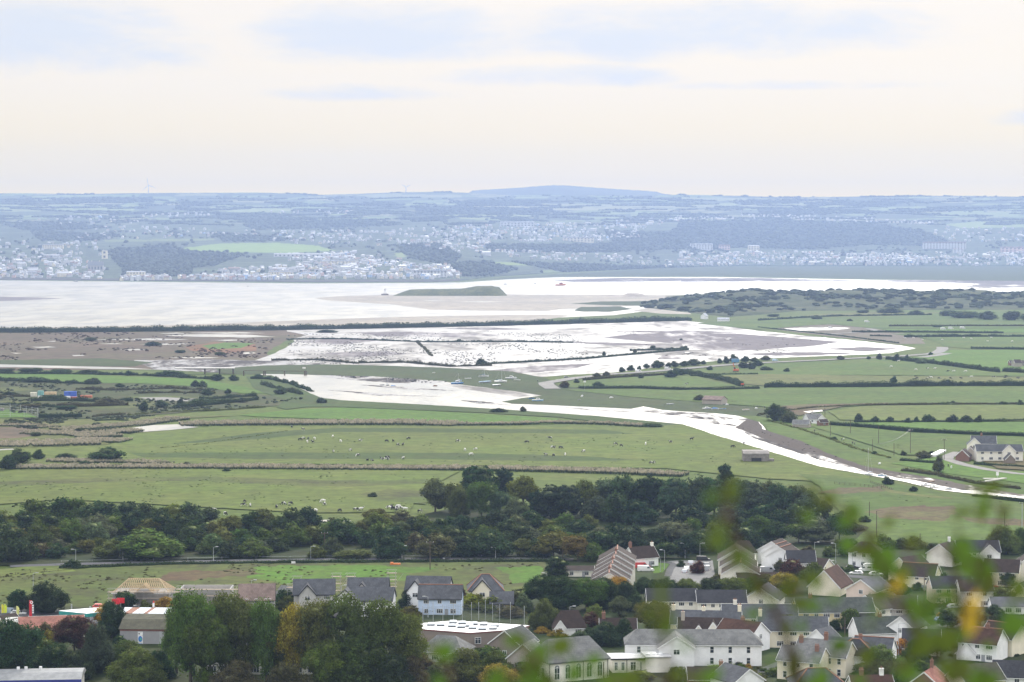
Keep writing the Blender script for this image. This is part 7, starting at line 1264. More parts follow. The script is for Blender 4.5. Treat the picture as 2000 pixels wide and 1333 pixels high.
# ------------------------------------------------------------------ vehicles
def paint(c): return plain('car_paint', c, .3, .04, 1, .1, .5)
TYRE = plain('tyre', (.025,.025,.025), .9); RIM = plain('wheel_rim', (.45,.46,.48), .35); LAMP = plain('headlamp', (.75,.76,.78), .2); TAIL = plain('tail_lamp', (.45,.03,.03), .3)
def car(x, y, rz, c, label, kind='car', group='parked vehicles', z=0.0, sc=1.0):
    p = at(x, y, z); t = thing('van' if kind == 'van' else 'camper_van' if kind == 'camper' else 'car', label, 'van' if kind != 'car' else 'car', (p.x, p.y, z), rz, group); t.scale = (sc, sc, sc)
    if kind == 'car': L, W, prof, cab = 4.2, 1.72, [(-2.1,.35),(2.1,.35),(2.1,.72),(1.75,.86),(.9,.94),(-2.0,.98),(-2.1,.8)], [(-1.95,.96),(.95,.93),(.25,1.42),(-1.45,1.45)]
    elif kind == 'van': L, W, prof, cab = 5.0, 1.95, [(-2.5,.4),(2.5,.4),(2.5,.9),(2.2,1.12),(1.5,1.2),(-2.45,1.25),(-2.5,1.0)], [(-2.47,1.23),(1.6,1.18),(.9,2.05),(-2.4,2.1)]
    else: L, W, prof, cab = 6.0, 2.1, [(-3,.4),(3,.4),(3,1.0),(2.6,1.2),(2.0,1.3),(-2.95,1.35),(-3,1.0)], [(-2.97,1.33),(2.1,1.28),(1.7,2.3),(1.2,2.75),(-2.9,2.75)]
    P = paint(c); MB().prism([(q[0], q[1]) for q in prof], -W/2, W/2, 0, 'y').obj('body', P, t); k = W/2*.9
    n = len(cab); V = [(q[0], s*(W/2 if q[1] < 1.35 else k), q[1]) for s in (-1, 1) for q in cab]; cb = MB().add(V, [tuple(range(n))[::-1], tuple(range(n, 2*n))] + [(i, (i+1) % n, n+(i+1) % n, n+i) for i in range(n)]).obj('cabin', P, t)
    lo, hi = cab[0][1]+.06, cab[-1][1]-.08
    for s in (-1, 1):
        for a, b in (((-1.6,-.5), (-.42,.55)) if kind == 'car' else ((.2, 1.1),) if kind == 'van' else ((-2.2,-1.0), (-.6,.6), (1.2, 1.9))):
            zt = min(hi, lo+.45); y0 = s*(W/2+.012); y1 = s*(k+(W/2-k)*(cab[-1][1]-zt)/(cab[-1][1]-lo)+.012); w = MB().add([(a+.04, y0, lo+.02), (b+.1, y0, lo+.02), (b-.12, y1, zt), (a+.18, y1, zt)], [(0,1,2,3)]).obj('window', GLASS, cb)
    f0, f1 = cab[1], cab[2]; MB().add([(f0[0]-.02+.03, -W/2*.88, f0[1]+.06), (f0[0]+.01, W/2*.88, f0[1]+.06), (f1[0]+.07, k*.9, f1[1]-.06), (f1[0]+.07, -k*.9, f1[1]-.06)], [(0,1,2,3)]).obj('windscreen', GLASS, cb)
    for wx in (-L*.31, L*.31):
        for s in (-1, 1):
            wh = MB().tube((wx, s*(W/2-.2), .32), (wx, s*(W/2+.02), .32), .32, .32, 14).obj('wheel', TYRE, t); MB().tube((wx, s*(W/2+.021), .32), (wx, s*(W/2+.03), .32), .2, .18, 10).obj('rim', RIM, wh)
    for s in (-1, 1): MB().box(L/2-.02, L/2+.02, s*W*.36-.16, s*W*.36+.16, .6, .74).obj('headlight', LAMP, t); MB().box(-L/2-.02, -L/2+.02, s*W*.4-.1, s*W*.4+.1, .7, .9).obj('tail_light', TAIL, t)
    return t
WHT, SIL, BLK, REDC, GRY, BLU = (.75,.75,.75), (.45,.46,.48), (.02,.02,.025), (.42,.03,.03), (.18,.19,.2), (.10,.16,.32)
car(1261, 1118, .1, WHT, 'white van over a red stripe parked right of the stepped terrace', 'van'); car(1254, 1112, .1, REDC, 'red van behind the white van', 'van')
car(1349, 1104, 1.5, SIL, 'silver car at the top of the cul-de-sac'); car(1341, 1115, 1.5, WHT, 'white car between silver and pale cars in the cul-de-sac'); car(1338, 1121, 1.4, SIL, 'pale grey car lowest in the cul-de-sac'); car(1379, 1108, 1.7, GRY, 'dark grey car behind the purple bush'); car(1381, 1116, 1.4, SIL, 'silver people carrier right of the purple bush', 'van', sc=.9); car(1374, 1098, 0, BLK, 'black car by the wall at the end of the cul-de-sac', 'van', sc=.9)
car(1697, 1118, 3.1, WHT, 'long white camper van with dark swirls in front of the hipped white house', 'camper'); car(1666, 1113, .2, BLK, 'black car left of the long camper van'); car(1672, 1124, 2.9, WHT, 'white car in front of the long camper van'); car(1711, 1126, .1, WHT, 'white car right of and below the camper van'); car(1500, 1120, .1, SIL, 'silver van by the garden in front of the white stepped houses', 'van'); car(1486, 1118, .1, WHT, 'white car left of the silver van')
car(1938, 1186, .2, WHT, 'white car by the cream houses at the right'); car(1962, 1180, .2, SIL, 'silver car right of the white car at the cream houses'); car(1990, 1172, .2, WHT, 'white car near the right edge'); car(1935, 1150, .1, REDC, 'dark red car on the right hand drive'); car(1865, 1190, .2, SIL, 'silver car behind the lower leaves'); car(1840, 1216, .3, BLU, 'blue car on the lower street')
car(1948, 897, .05, WHT, 'white car in front of the long farm house'); car(1976, 898, 0, (.55,.72,.72), 'pale turquoise van in front of the farm porch', 'van')
car(20, 1201, .1, (.35,.42,.52), 'pale blue car on the forecourt left of the red totem', 'van', sc=.9); car(36, 1203, .1, WHT, 'white car behind the pale blue car on the forecourt'); car(225, 1192, 3.0, BLK, 'black car on the forecourt behind the bronze tree'); car(196, 1190, .1, (.7,.1,.08), 'red car behind the canopy'); car(236, 1190, .1, WHT, 'white van behind the striped metal roof', 'van', sc=.85); car(262, 1192, .2, GRY, 'grey car at the end of the forecourt')
car(1247, 727.5, .1, WHT, 'white van on the lane along the mudflat', 'van'); car(1304, 722, .1, WHT, 'white van beside the tall bush on the lane', 'van'); car(1514, 706, .1, (.5,.66,.8), 'pale blue van on the lane near the fallen stones', 'van'); car(1107, 739, .1, GRY, 'grey car parked near the end of the lane')
for i, (x, y) in enumerate([(1842,644.5), (1857,643.5), (1880,642.5)]): car(x, y, .05, WHT, ['left', 'middle', 'right'][i] + ' white caravan by the far hedge', 'camper', 'caravans by the far hedge')
car(1622, 641.5, .1, WHT, 'white van on the far lane beside the creek', 'van'); car(1693, 630, .1, WHT, 'white caravan at the far lane end', 'camper', 'caravans by the far hedge')
# ------------------------------------------------------------------ poles, lamps, wires, fences
GALV = plain('galvanised_steel', (.40,.42,.43), .5, .1); WOODP = plain('pole_wood', (.11,.085,.065), .9); WHP = plain('porcelain', (.75,.75,.75), .4)
def lamp(x, yb, hpx, label, side=1, group='street lamps'):
    p = at(x, yb); h = hpx/ppm(p); t = thing('street_lamp', label, 'street lamp', (p.x, p.y, 0), 0, group); MB().tube((0,0,0), (0,0,1.2), .11, .11).tube((0,0,1.2), (0,0,h), .075, .055).obj('post', GALV, t); a = MB().bar((0,0,h), (side*1.1,0,h+.12), .08).obj('arm', GALV, t); MB().box(side*.7, side*1.5, -.16, .16, h+.06, h+.24).obj('lamp_head', GALV, a)
def pole(x, yb, hpx, label, cross=True, group='overhead line poles', mat=None, H=0):
    p = at(x, yb); h = hpx/ppm(p); t = thing('utility_pole', label, 'utility pole', (p.x, p.y, 0), 0, group); MB().tube((0,0,0), (0,0,h), .15, .11).obj('pole', mat or WOODP, t)
    if cross:
        c = MB().box(-1.1, 1.1, -.06, .06, h-.45, h-.25).obj('crossarm', WOODP, t)
        for u in (-1.0, 0, 1.0): MB().tube((u,0,h-.25), (u,0,h+.08), .07, .05).obj('insulator', WHP, c)
    return Vector((p.x, p.y, h))
for (x, y, h, l) in [(148,1098,24,'left end of the by-road'), (240,1096,20,'by the second bush on the by-road'), (417,1099,30,'among bushes at the middle of the by-road'), (607,1094,26,'beside the double pole on the by-road'), (785,1094,27,'near the crossarm pole on the by-road'), (968,1094,24,'at the right of the by-road'), (65,1150,30,'above the two dark trees on the left'), (109,1200,25,'right of the red totem'), (272,1228,44,'rising in front of the timber roof'), (491,1168,34,'before the tan roof'), (667,1180,36,'in front of the blue gable'), (836,1210,44,'by the blue house'), (1298,1117,42,'at the lawn of the cul-de-sac'), (1290,1120,28,'short one at the lawn of the cul-de-sac'), (1338,1094,32,'at the end of the cul-de-sac, left'), (1367,1092,30,'at the end of the cul-de-sac, right'), (1591,1088,28,'left of the hipped white house'), (1632,1104,42,'above the red brown bungalow'), (1665,1113,34,'beside the black car'), (1619,1132,36,'in front of the big cream gable'), (1068,1140,20,'above the autumn trees'), (1113,1240,55,'behind the hall roof'), (1408,1226,32,'among the slate roofs'), (1755,1284,66,'tall one beside the golden bush'), (804,1222,14,'at the poplars by the school'), (712,1172,12,'before the white wing of the blue gabled house')]:
    lamp(x, y, h, f'grey street lamp {l}', 1 if x % 2 else -1)
q1 = pole(634, 1072, 32, 'pole with two crossarms in the tree belt'); q2 = pole(840, 1116, 58, 'tall pole with crossarm in the rough field'); pole(1148, 1060, 26, 'left one of the pale twin poles in the trees', True, None, GALV); pole(1155, 1060, 25, 'right one of the pale twin poles in the trees', True, None, GALV); pole(1099, 1094, 20, 'pole with crossarm above the dark evergreen'); pole(1385, 1026, 14, 'small pole with crossarm at the wood edge')
w1 = pole(1611, 822, 30, 'pole at the river bend cottage'); w2 = pole(1778, 887, 48, 'tall pole with crossarm in the meadow'); pole(1716, 867, 36, 'dark pole left of the tall crossarm pole', False); pole(1661, 848, 28, 'pole in the meadow above the walkers', False); pole(1622, 852, 26, 'thin pole below the cottage', False); pole(1746, 891, 26, 'thin pole below the tall crossarm pole', False); pole(1704, 882, 24, 'thin pole by the bank in the meadow', False); pole(1844, 900, 42, 'thin pole by the olive tree at the lane', True); pole(1712, 1052, 54, 'dark pole in the field above the camper van', False); pole(1797, 1064, 22, 'short dark pole above the white chimney', False); pole(1996, 1032, 50, 'pale pole with crossarm at the right edge', True, 'overhead line poles', GALV); pole(1698, 1010, 30, 'thin pole left of the brown bracken', False); pole(1962, 1034, 34, 'thin pole left of the pole at the right edge', False)
pole(1412, 1295, 66, 'black pole in front of the long white building', False, None, BLACK); pole(1452, 1290, 32, 'short black pole right of the first one at the white building', False, None, BLACK); pole(1650, 1250, 44, 'dark wooden pole by the cream terrace chimney', False); pole(1546, 1212, 34, 'dark pole beside the flat white garage', False); pole(1179, 1333, 40, 'dark pole in front of the arched windows', False); pole(1805, 1185, 60, 'dark pole before the pinkish terrace', False); pole(1671, 1300, 40, 'black pole by the orange ridged hip', False, None, BLACK)
def wire(a, b, sag, label):
    m = MB(); P = [a.lerp(b, i/14) - Vector((0,0,sag*4*(i/14)*(1-i/14))) for i in range(15)]
    for u, v in zip(P[:-1], P[1:]): m.tube(u, v, .05, .05, 4)
    tag(m.obj('overhead_wire', BD), label, 'wire', 'overhead wires')
wire(at(1716,867,8.8)+Vector((0,0,0)), w2, 1.5, 'thin dark wire from the meadow pole to the tall crossarm pole')
def fence(pts, label, h=1.3, gap=3.0, mat=WOODP, rails=2, name='fence', cat='fence', pw=.12, mesh=False):
    P = [at(x, y, 0) for x, y in pts]; o = P[0].copy(); t = thing(name, label, cat, (o.x, o.y, 0)); r = MB(); n = 0
    for a, b in zip(P[:-1], P[1:]):
        k = max(1, int((b-a).length/gap))
        for i in range(k):
            q = a.lerp(b, i/k)-o; n += 1
            if n <= 90: MB().box(q.x-pw/2, q.x+pw/2, q.y-pw/2, q.y+pw/2, 0, h).obj('post', mat, t)
        for j in range(rails): z = h*(j+1)/(rails+.25); r.bar(a-o+Vector((0,0,z)), b-o+Vector((0,0,z)), .07)
    r.obj('rails', mat, t); return t
fence([(1630,948),(1680,952),(1730,958)], 'brown wooden sheep pens at the river', 1.5, 2.2, WOODP, 3); fence([(1700,945),(1745,960)], 'wooden rail fence beside the track to the quay', 1.3, 2.5)
fence([(-20,815),(20,815),(74,816.5),(74,812),(40,806),(0,801)], 'tall steel fence round the green pitch on the left', 4.5, 9, GALV, 3, pw=.2)
fence([(120,1101),(300,1096),(500,1092.5),(700,1090.5),(1000,1089.5),(1060,1090)], 'long pale guard rail along the by-road', .9, 9, GALV, 2, 'guard_rail', 'guard rail')
fence([(1086,744),(1110,741),(1130,739)], 'white posts at the lane end by the boats', 1.0, 9, BW, 1, 'post_row', 'posts')
fence([(1410,786),(1440,787)], 'short wooden fence right of the field barn', 1.5, 3); fence([(0,1130),(60,1122),(140,1116)], 'wire fence across the grassy mound on the left', 1.2, 4, WOODP, 2)
fence([(1472,796),(1486,797)], 'wooden rails standing on the bank', 1.6, 2.5, WOODP, 2); fence([(300,757),(390,762),(450,772)], 'post fence below the bright left field', 1.3, 9, WOODP, 1)
fence([(1297,796),(1304,797)], 'three dark stakes in the river edge', 2.2, 2.5, WOODP, 1)
# jetty with mooring piles at the river mouth
p0 = at(470, 731); t = thing('jetty', 'pale flat jetty deck on piles at the river mouth', 'jetty', (p0.x, p0.y, 0)); pe = at(461, 728)-p0; pf = at(460, 727.5)-p0
a, b = at(345, 730)-p0, at(461, 729.5)-p0; MB().box(a.x, b.x, -4, 4, 4.2, 5.0).obj('deck', plain('jetty_deck', (.52,.50,.48), .8), t)
for u in (.5, .75, .98): MB().tube((a.x+(b.x-a.x)*u, 0, -1), (a.x+(b.x-a.x)*u, 0, 4.2), .6).obj('pile', WOODP, t)
t = thing('pipe_bridge', 'thin dark footbridge on tall piles across the river mouth', 'bridge', (p0.x, p0.y, 0)); q0, q1_ = at(476, 733)-p0, at(600, 734)-p0; MB().bar((q0.x, q0.y, 3.3), (q1_.x, q1_.y, 3.3), .35).obj('beam', WOODP, t)
for x in (476, 515, 518, 556, 595, 598): q = at(x, 734.5)-p0; MB().tube((q.x, q.y, -1), (q.x, q.y, 3.9), .45).obj('pile', WOODP, t)
q = at(594, 733)-p0; MB().box(q.x-1.2, q.x+1.2, q.y-.2, q.y+.2, 5, 6).obj('sign', BW, t)
# containers
CN = 'containers on the scrubland'
def container(x, yb, wpx, hpx, c, label, z=0.0, rz=0):
    p = at(x, yb); s = ppm(p); L, h = wpx/s, hpx/s; t = thing('container', label, 'container', (p.x, p.y, z), rz, CN); m = MB(); n = int(L/.5); D = 2.5
    pr = [];
    for i in range(n): u = -L/2 + L*i/n; d = L/n; pr += [(u, 0), (u+d*.35, 0), (u+d*.5, -.07), (u+d*.85, -.07)]
    pr.append((L/2, 0)); V = [(q[0], q[1], zz) for zz in (.15, h-.15) for q in pr]; k = len(pr); m.add(V, [(i, i+1, k+i+1, k+i) for i in range(k-1)]); m.box(-L/2, L/2, .02, D, 0.01, h-.16)
    m.obj('body', plain('container_paint', c, .6, .12), t); fr = MB().box(-L/2-.05, L/2+.05, -.12, D+.05, h-.15, h).box(-L/2-.05, L/2+.05, -.12, -.005, 0, .15).box(-L/2-.06, -L/2+.1, -.13, .02, .15, h-.15).box(L/2-.1, L/2+.06, -.13, .02, .15, h-.15).obj('frame', plain('container_frame', tuple(min(1, v*1.15) for v in c), .6), t)
    MB().box(-L*.12, L*.06, -.14, -.08, .2, h-.3).obj('door', plain('container_door', tuple(v*.85 for v in c), .6), t); return t
container(137, 779, 23, 14, (.05,.12,.50), 'bright blue high container standing highest of the group', 0); container(98, 779, 22, 13, (.55,.42,.26), 'tan container behind the white cabins'); container(65, 776, 12, 9, (.68,.66,.56), 'short cream container at the left end'); container(79, 776, 10, 12, (.20,.42,.40), 'teal container between cream and tan ones'); container(85, 781, 22, 7, (.70,.70,.68), 'white cabin container at the front left'); container(107, 781, 17, 8, (.52,.66,.62), 'pale green cabin container at the front middle'); container(125, 781, 22, 6.5, (.72,.72,.68), 'white low cabin in front of the tan container'); container(168, 778, 22, 5.5, (.50,.16,.08), 'rusty red container at the right end'); container(144, 781.5, 12, 6, (.34,.12,.08), 'dark rusty container under the blue one'); container(3, 804, 7, 6, (.22,.20,.20), 'small dark hut at the fenced pitch')
# excavator and small posts in the fields
p = at(1437, 727); t = thing('excavator', 'orange excavator with raised blue bucket arm behind the lane hedge', 'excavator', (p.x, p.y, 0)); OR = plain('digger_orange', (.60,.15,.05), .6); MB().box(-2.2, 2.2, -1.4, 1.4, 0, 1.0).obj('tracks', BD, t); MB().box(-1.9, 2.3, -1.3, 1.3, 1.0, 2.4).obj('body', OR, t); MB().box(-1.7, -.3, -1.2, .2, 2.4, 3.7).obj('cab', GLASS, t); arm = MB().bar((0,0,2.2), (-2.2,0,6.0), .55).bar((-2.2,0,6.0), (-1.2,0,8.4), .5).obj('arm', OR, t); MB().box(-3.2, 2.6, -1.2, 1.2, 7.6, 10.2).obj('bucket', plain('digger_blue', (.10,.24,.42), .6), arm)
def board(x, yb, hpx, wpx, bh, label, c=BW, name='sign_board', legs=1):
    p = at(x, yb); s = ppm(p); h, w = hpx/s, wpx/s; t = thing(name, label, 'sign', (p.x, p.y, 0)); MB().box(-w/2, w/2, -.05, .05, h-bh/s, h).obj('panel', c, t)
    for u in ((0,) if legs == 1 else (-w*.4, w*.4)): MB().bar((u, .1, 0), (u, .1, h-.05), .12).obj('post', GALV, t)
board(1142, 762, 18, 5, 3, 'white sign on a tall post below the hedged field'); board(1450, 757, 8, 6, 3, 'red and white post at the end of the diagonal hedge', BR, 'marker', 2); board(1948, 937, 15, 5, 7, 'white notice board at the quay slipway'); board(573, 1104, 7, 8, 6, 'small white sign at the gate on the by-road'); board(867, 1095, 5, 4, 4, 'small white box sign on the by-road guard rail'); board(735, 1010, 1, 1, 1, 'tiny white stake in the cow pasture'); board(1890, 897, 16, 3, 5, 'pale hand pump shaped post by the lane at the farm', BW); board(1858, 918, 8, 3, 4, 'short white post on the bright grass by the quay')
p = at(772, 1106); t = thing('barrier', 'orange plastic barrier lying by the by-road', 'barrier', (p.x, p.y, 0)); MB().box(-1.6, 1.6, -.3, .3, 0, .9).obj('panel', BO, t); MB().box(-1.5, -.6, -.31, .31, .9, 1.2).obj('top_rail', BO, t)
p = at(1948, 945); t = thing('slipway', 'pale concrete slipway at the quay on the right', 'slipway', (p.x, p.y, 0)); a, b = at(1916, 944)-p, at(1962, 937)-p; MB().bar((a.x, a.y, .35), (b.x, b.y, .55), 2.2, .5).obj('ramp', plain('slip_concrete', (.45,.43,.40), .85), t); MB().bar((b.x-9, b.y, .3), (b.x, b.y, .3), 2.6, .5).obj('landing', plain('slip_concrete', (.45,.43,.40), .85), t)
p = at(1836, 887); t = thing('sheeted_pile', 'long white sheeted pile beside the lane', 'pile', (p.x, p.y, 0)); a, b = at(1822, 893)-p, at(1842, 884)-p; MB().bar((a.x, a.y, .5), (b.x, b.y, .7), 3.0, 1.2).obj('sheet', BW, t); MB().bar((a.x, a.y, 0), (b.x, b.y, 0.0), 3.4, .3).obj('base', WOODP, t)
for i, (x, y) in enumerate([(1492,817), (1495,818), (1499,818.5)]): p = at(x, y); o = MB().loft([[(.9*q*math.cos(a), .6*q*math.sin(a), z) for a in np.linspace(0, 6.28, 9, endpoint=False)] for q, z in ((.9, 0), (1, .4), (.6, .9), (.1, 1.0))]).obj('sheep', plain('fleece', (.62,.60,.54), .9), loc=(p.x, p.y, 0)); bpy.data.objects.remove(o)
# ------------------------------------------------------------------ fuel station and warehouses, lower left
TEAL = plain('canopy_teal', (.03,.28,.26), .5); REDS = plain('sign_red', (.62,.03,.04), .45); WHS = plain('sign_white', (.82,.82,.82), .45); METAL = plain('metal_sheet', (.58,.62,.68), .4, .08, 1, .2); RUST = plain('rust_sheet', (.24,.11,.07), .8)
def prism_on(px, z0, z1, mats, name, parent, o, side=None):
    V = [at(x, y, z1) - o for x, y in px]; n = len(V); m = MB(); m.add([(v.x, v.y, z0) for v in V] + [(v.x, v.y, z1) for v in V], [tuple(range(n))[::-1], tuple(range(n, 2*n))] + [(i, (i+1) % n, n+(i+1) % n, n+i) for i in range(n)]); return m.obj(name, mats, parent)
p = at(160, 1215); t = thing('fuel_canopy', 'flat white fuel station canopy with teal and red edges', 'canopy', (p.x, p.y, 0)); C4 = [(115,1193),(170,1198.5),(240,1191),(195,1186.5)]
prism_on(C4, 5.35, 5.45, WHS, 'roof', t, p); prism_on([(115.1,1194),(170,1199.3),(239.8,1192),(195,1187.3)], 4.45, 5.34, TEAL, 'fascia', t, p); a, b = at(171,1199.6,4.4)-p, at(206,1195.8,4.4)-p; MB().bar((a.x, a.y-.12, 4.9), (b.x, b.y-.12, 4.9), .1, .9).obj('corner_sign', REDS, t)
for x, y in ((140,1213),(176,1217),(210,1212)): q = at(x, y)-p; MB().tube((q.x, q.y, 0), (q.x, q.y, 4.4), .18).obj('column', GALV, t)
p = at(62, 1209); t = thing('totem_sign', 'tall red and white fuel price totem', 'sign', (p.x, p.y, 0)); h = 36/ppm(p); MB().box(-.62, .10, -.15, .15, 0, h).obj('red_panel', REDS, t); w = MB().box(.101, .62, -.14, .14, 1.2, h-1.2).obj('price_panel', plain('price_dark', (.10,.11,.14), .4), t)
for i in range(4): MB().box(.14, .60, -.17, -.141, 1.5+i*.62, 1.95+i*.62).obj('price_plate', WHS, w)
MB().tube((0, -.18, h-.5), (0, -.151, h-.5), .42, .42, 16).obj('emblem_disc', WHS, t); st = MB()
V = [(0, -.185, h-.5)] + [(r_*math.sin(i*math.pi/5), -.185, h-.5+r_*math.cos(i*math.pi/5)) for i in range(10) for r_ in ((.34 if i % 2 == 0 else .14),)]; st.add(V, [(0, i+1, (i+1) % 10+1) for i in range(10)]); st.obj('star', REDS, t)
for i, (x, c) in enumerate([(3, (.75,.72,.05)), (8, (.62,.72,.05)), (32, (.72,.72,.25))]):
    p = at(x, 1203 if i < 2 else 1206); t = thing('feather_flag', ['left', 'right', 'separate pale'][i] + ' yellow feather flag on the forecourt', 'flag', (p.x, p.y, 0), 0, 'feather flags on the forecourt'); MB().tube((0,0,0), (0,0,3.0), .04).obj('pole', GALV, t); MB().loft([[(0,-.02,.7), (.75,-.02,.8), (.75,.02,.8), (0,.02,.7)], [(0,-.02,2.5), (.8,-.02,2.4), (.8,.02,2.4), (0,.02,2.5)], [(0.05,-.02,3.05), (.4,-.02,3.0), (.4,.02,3.0), (.05,.02,3.05)]]).obj('cloth', plain('flag_yellow', c, .8), t)
rg = house(100, 1203, 16, 9.5, 3.6, 2.2, 14, 'cream', 'red', 'long building with bright pinkish red roof and cream gable by the fuel canopy', front=0, gable=None, name='garage_building', cat='building', group=None); house(38, 1206, 6, 5, 2.6, 2.2, 60, 'cream', 'brown', 'small cream gabled building left of the red roof', front=0, name='kiosk', group=None); house(14, 1200, 6, 5, 2.6, 2.2, 60, 'cream', 'brown', 'second small cream gabled building at the left edge', front=0, name='kiosk', group=None)
p = at(86, 1250); t = thing('workshop', 'dark blue green workshop wall below the red roof', 'building', (p.x, p.y, 0), R(14)); MB().box(-9, 6, 0, 8, 0, 4.6).obj('wall', plain('workshop_cladding', (.08,.14,.17), .6), t); MB().box(-9.3, 6.3, -.4, 8, 4.6, 4.8).obj('roof', plain('asbestos_roof', (.42,.42,.40), .9), t); MB().box(-3, 0, -.06, .01, 0, 3.2).obj('shutter_door', METAL, t)
p = at(285, 1262); t = thing('warehouse', 'grey warehouse with curved moss grey roof and a coloured banner', 'warehouse', (p.x, p.y, 0), R(-3)); Wd = 17; MB().box(-6.5, 11, 0, Wd, 0, 4.2).obj('wall', plain('warehouse_grey', (.33,.33,.34), .7, .05), t)
MB().prism([(-.3, 4.2), (Wd+.3, 4.2), (Wd*.75, 6.0), (Wd*.5, 6.5), (Wd*.25, 6.0)], -6.8, 11.3).obj('roof', roofm('moss'), t); MB().box(-6.55, 11.05, -.06, -.004, 3.7, 4.15).obj('band', plain('brown_band', (.22,.10,.08)), t); MB().box(3.4, 4.0, -.05, -.004, 0, 3.68).obj('downpipe', GALV, t)
bn = MB().box(-2.0, -.75, -.10, -.006, .25, 3.55).obj('banner', WHS, t); BL2 = plain('banner_blue', (.06,.22,.60), .6); GR2 = plain('banner_green', (.12,.50,.30), .6)
MB().loft([[(-1.38+r_*math.cos(a), -.115, 1.75+r_*1.5*math.sin(a)) for a in np.linspace(0, 6.28, 14, endpoint=False)] for r_ in (.5, .02)], 0, False).obj('blue_shape', BL2, bn); MB().loft([[(-1.25+r_*math.cos(a), -.125, 1.7+r_*1.2*math.sin(a)) for a in np.linspace(0, 6.28, 12, endpoint=False)] for r_ in (.24, .02)], 0, False).obj('green_shape', GR2, bn); MB().box(-1.85, -.9, -.12, -.101, .45, .62).obj('blue_line', BL2, bn); MB().box(-1.8, -1.5, -.12, -.101, 2.9, 3.2).obj('dark_mark', BD, bn)
p = at(280, 1228); t = thing('metal_roof_shed', 'low shed with bright metal roof striped in rust brown', 'shed', (p.x, p.y, 0), R(-4)); MB().box(-6.8, 7.2, 0, 9, 0, 3.8).obj('wall', wallm('grey'), t); r_ = MB()
for i in range(14): x0 = -7 + i*14.4/14; r_.box(x0, x0+.97, -.4, 9.3, 3.8+.002*i, 4.0+.002*i, 1 if i in (2, 3, 7) else 0)
r_.obj('roof', [METAL, RUST], t)
p = at(278, 1216); t = thing('figure_sign', 'small white and red figure shaped sign on the metal roofed shed', 'sign', (p.x+3, p.y, 4.0)); MB().box(-.25, .25, -.1, .1, 0, 1.2).obj('body', WHS, t); MB().tube((0,0,1.2), (0,0,1.75), .22, .12, 8).obj('top', REDS, t)
p = at(70, 1364); t = thing('shop_unit', 'low unit with white curved roof and deep blue eaves in the bottom left corner', 'building', (p.x, p.y, 0), R(5)); MB().box(-11, 9.6, 0, 10, 0, 3.8).obj('wall', wallm('grey'), t); MB().box(-11.3, 9.9, -.5, .4, 3.3, 4.1).obj('fascia', plain('deep_blue_fascia', (.05,.06,.30), .5), t); MB().prism([(-.52, 4.1), (10.4, 4.1), (7.5, 5.2), (5, 5.4), (2.5, 5.2)], -11.4, 10.0).obj('roof', plain('white_sheet_roof', (.24,.245,.25), .6), t)
for x in (-4.5, -2.8, .4): MB().tube((x, 6, 5.2), (x, 6, 5.9), .35).obj('roof_vent', WHS, t)
for nm, lab, x, y, c in (('flag_sign', 'small blue and red round sign cluster behind the bronze tree', 236, 1200, REDS), ('flag_sign', 'small red shop sign right of the canopy', 226, 1202, REDS)):
    p = at(x, y); t = thing(nm, lab, 'sign', (p.x, p.y, 0)); MB().tube((0,0,0), (0,0,4.2), .07).obj('post', GALV, t); MB().box(-1.0, 1.0, -.1, .1, 3.0, 4.4).obj('panel', c, t)
# school behind the poplars
p = at(520, 1322); t = thing('hidden_school_building', 'white windowed building glimpsed through the poplar group', 'building', (p.x, p.y, 0)); MB().box(-14, 16, 0, 8, 0, 6).obj('wall', wallm('palecream'), t); MB().box(-14.3, 16.3, -.3, 8.3, 6, 6.4).obj('roof', roofm('greyslate'), t)
for i in range(9):
    for z in (1.0, 3.9): add_window(t, (-12.5+3.3*i, -.02, z), 2.0, 1.5, 3)
# dark bird over the poplars
p = at(652, 1206, 22.0); t = thing('bird', 'dark bird gliding over the poplar tops', 'bird', tuple(p), R(-25)); bm_ = plain('bird_black', (.02,.02,.022), .8); MB().loft([[(x, r_*math.cos(a), r_*math.sin(a)) for a in np.linspace(0, 6.28, 8, endpoint=False)] for x, r_ in ((-.9, .05), (-.5, .14), (.1, .22), (.55, .14), (.8, .04))]).obj('body', bm_, t)
for s in (-1, 1): MB().add([(.35, s*.1, .05), (-.25, s*.1, .05), (-.5, s*1.1, .45), (.05, s*1.9, .75), (.3, s*1.0, .45)] + [(.35, s*.1, .09), (-.25, s*.1, .09), (-.5, s*1.1, .49), (.05, s*1.9, .78), (.3, s*1.0, .49)], [(0,1,2,3,4), (5,6,7,8,9), (0,1,6,5), (1,2,7,6), (2,3,8,7), (3,4,9,8), (4,0,5,9)]).obj('wing', bm_, t)
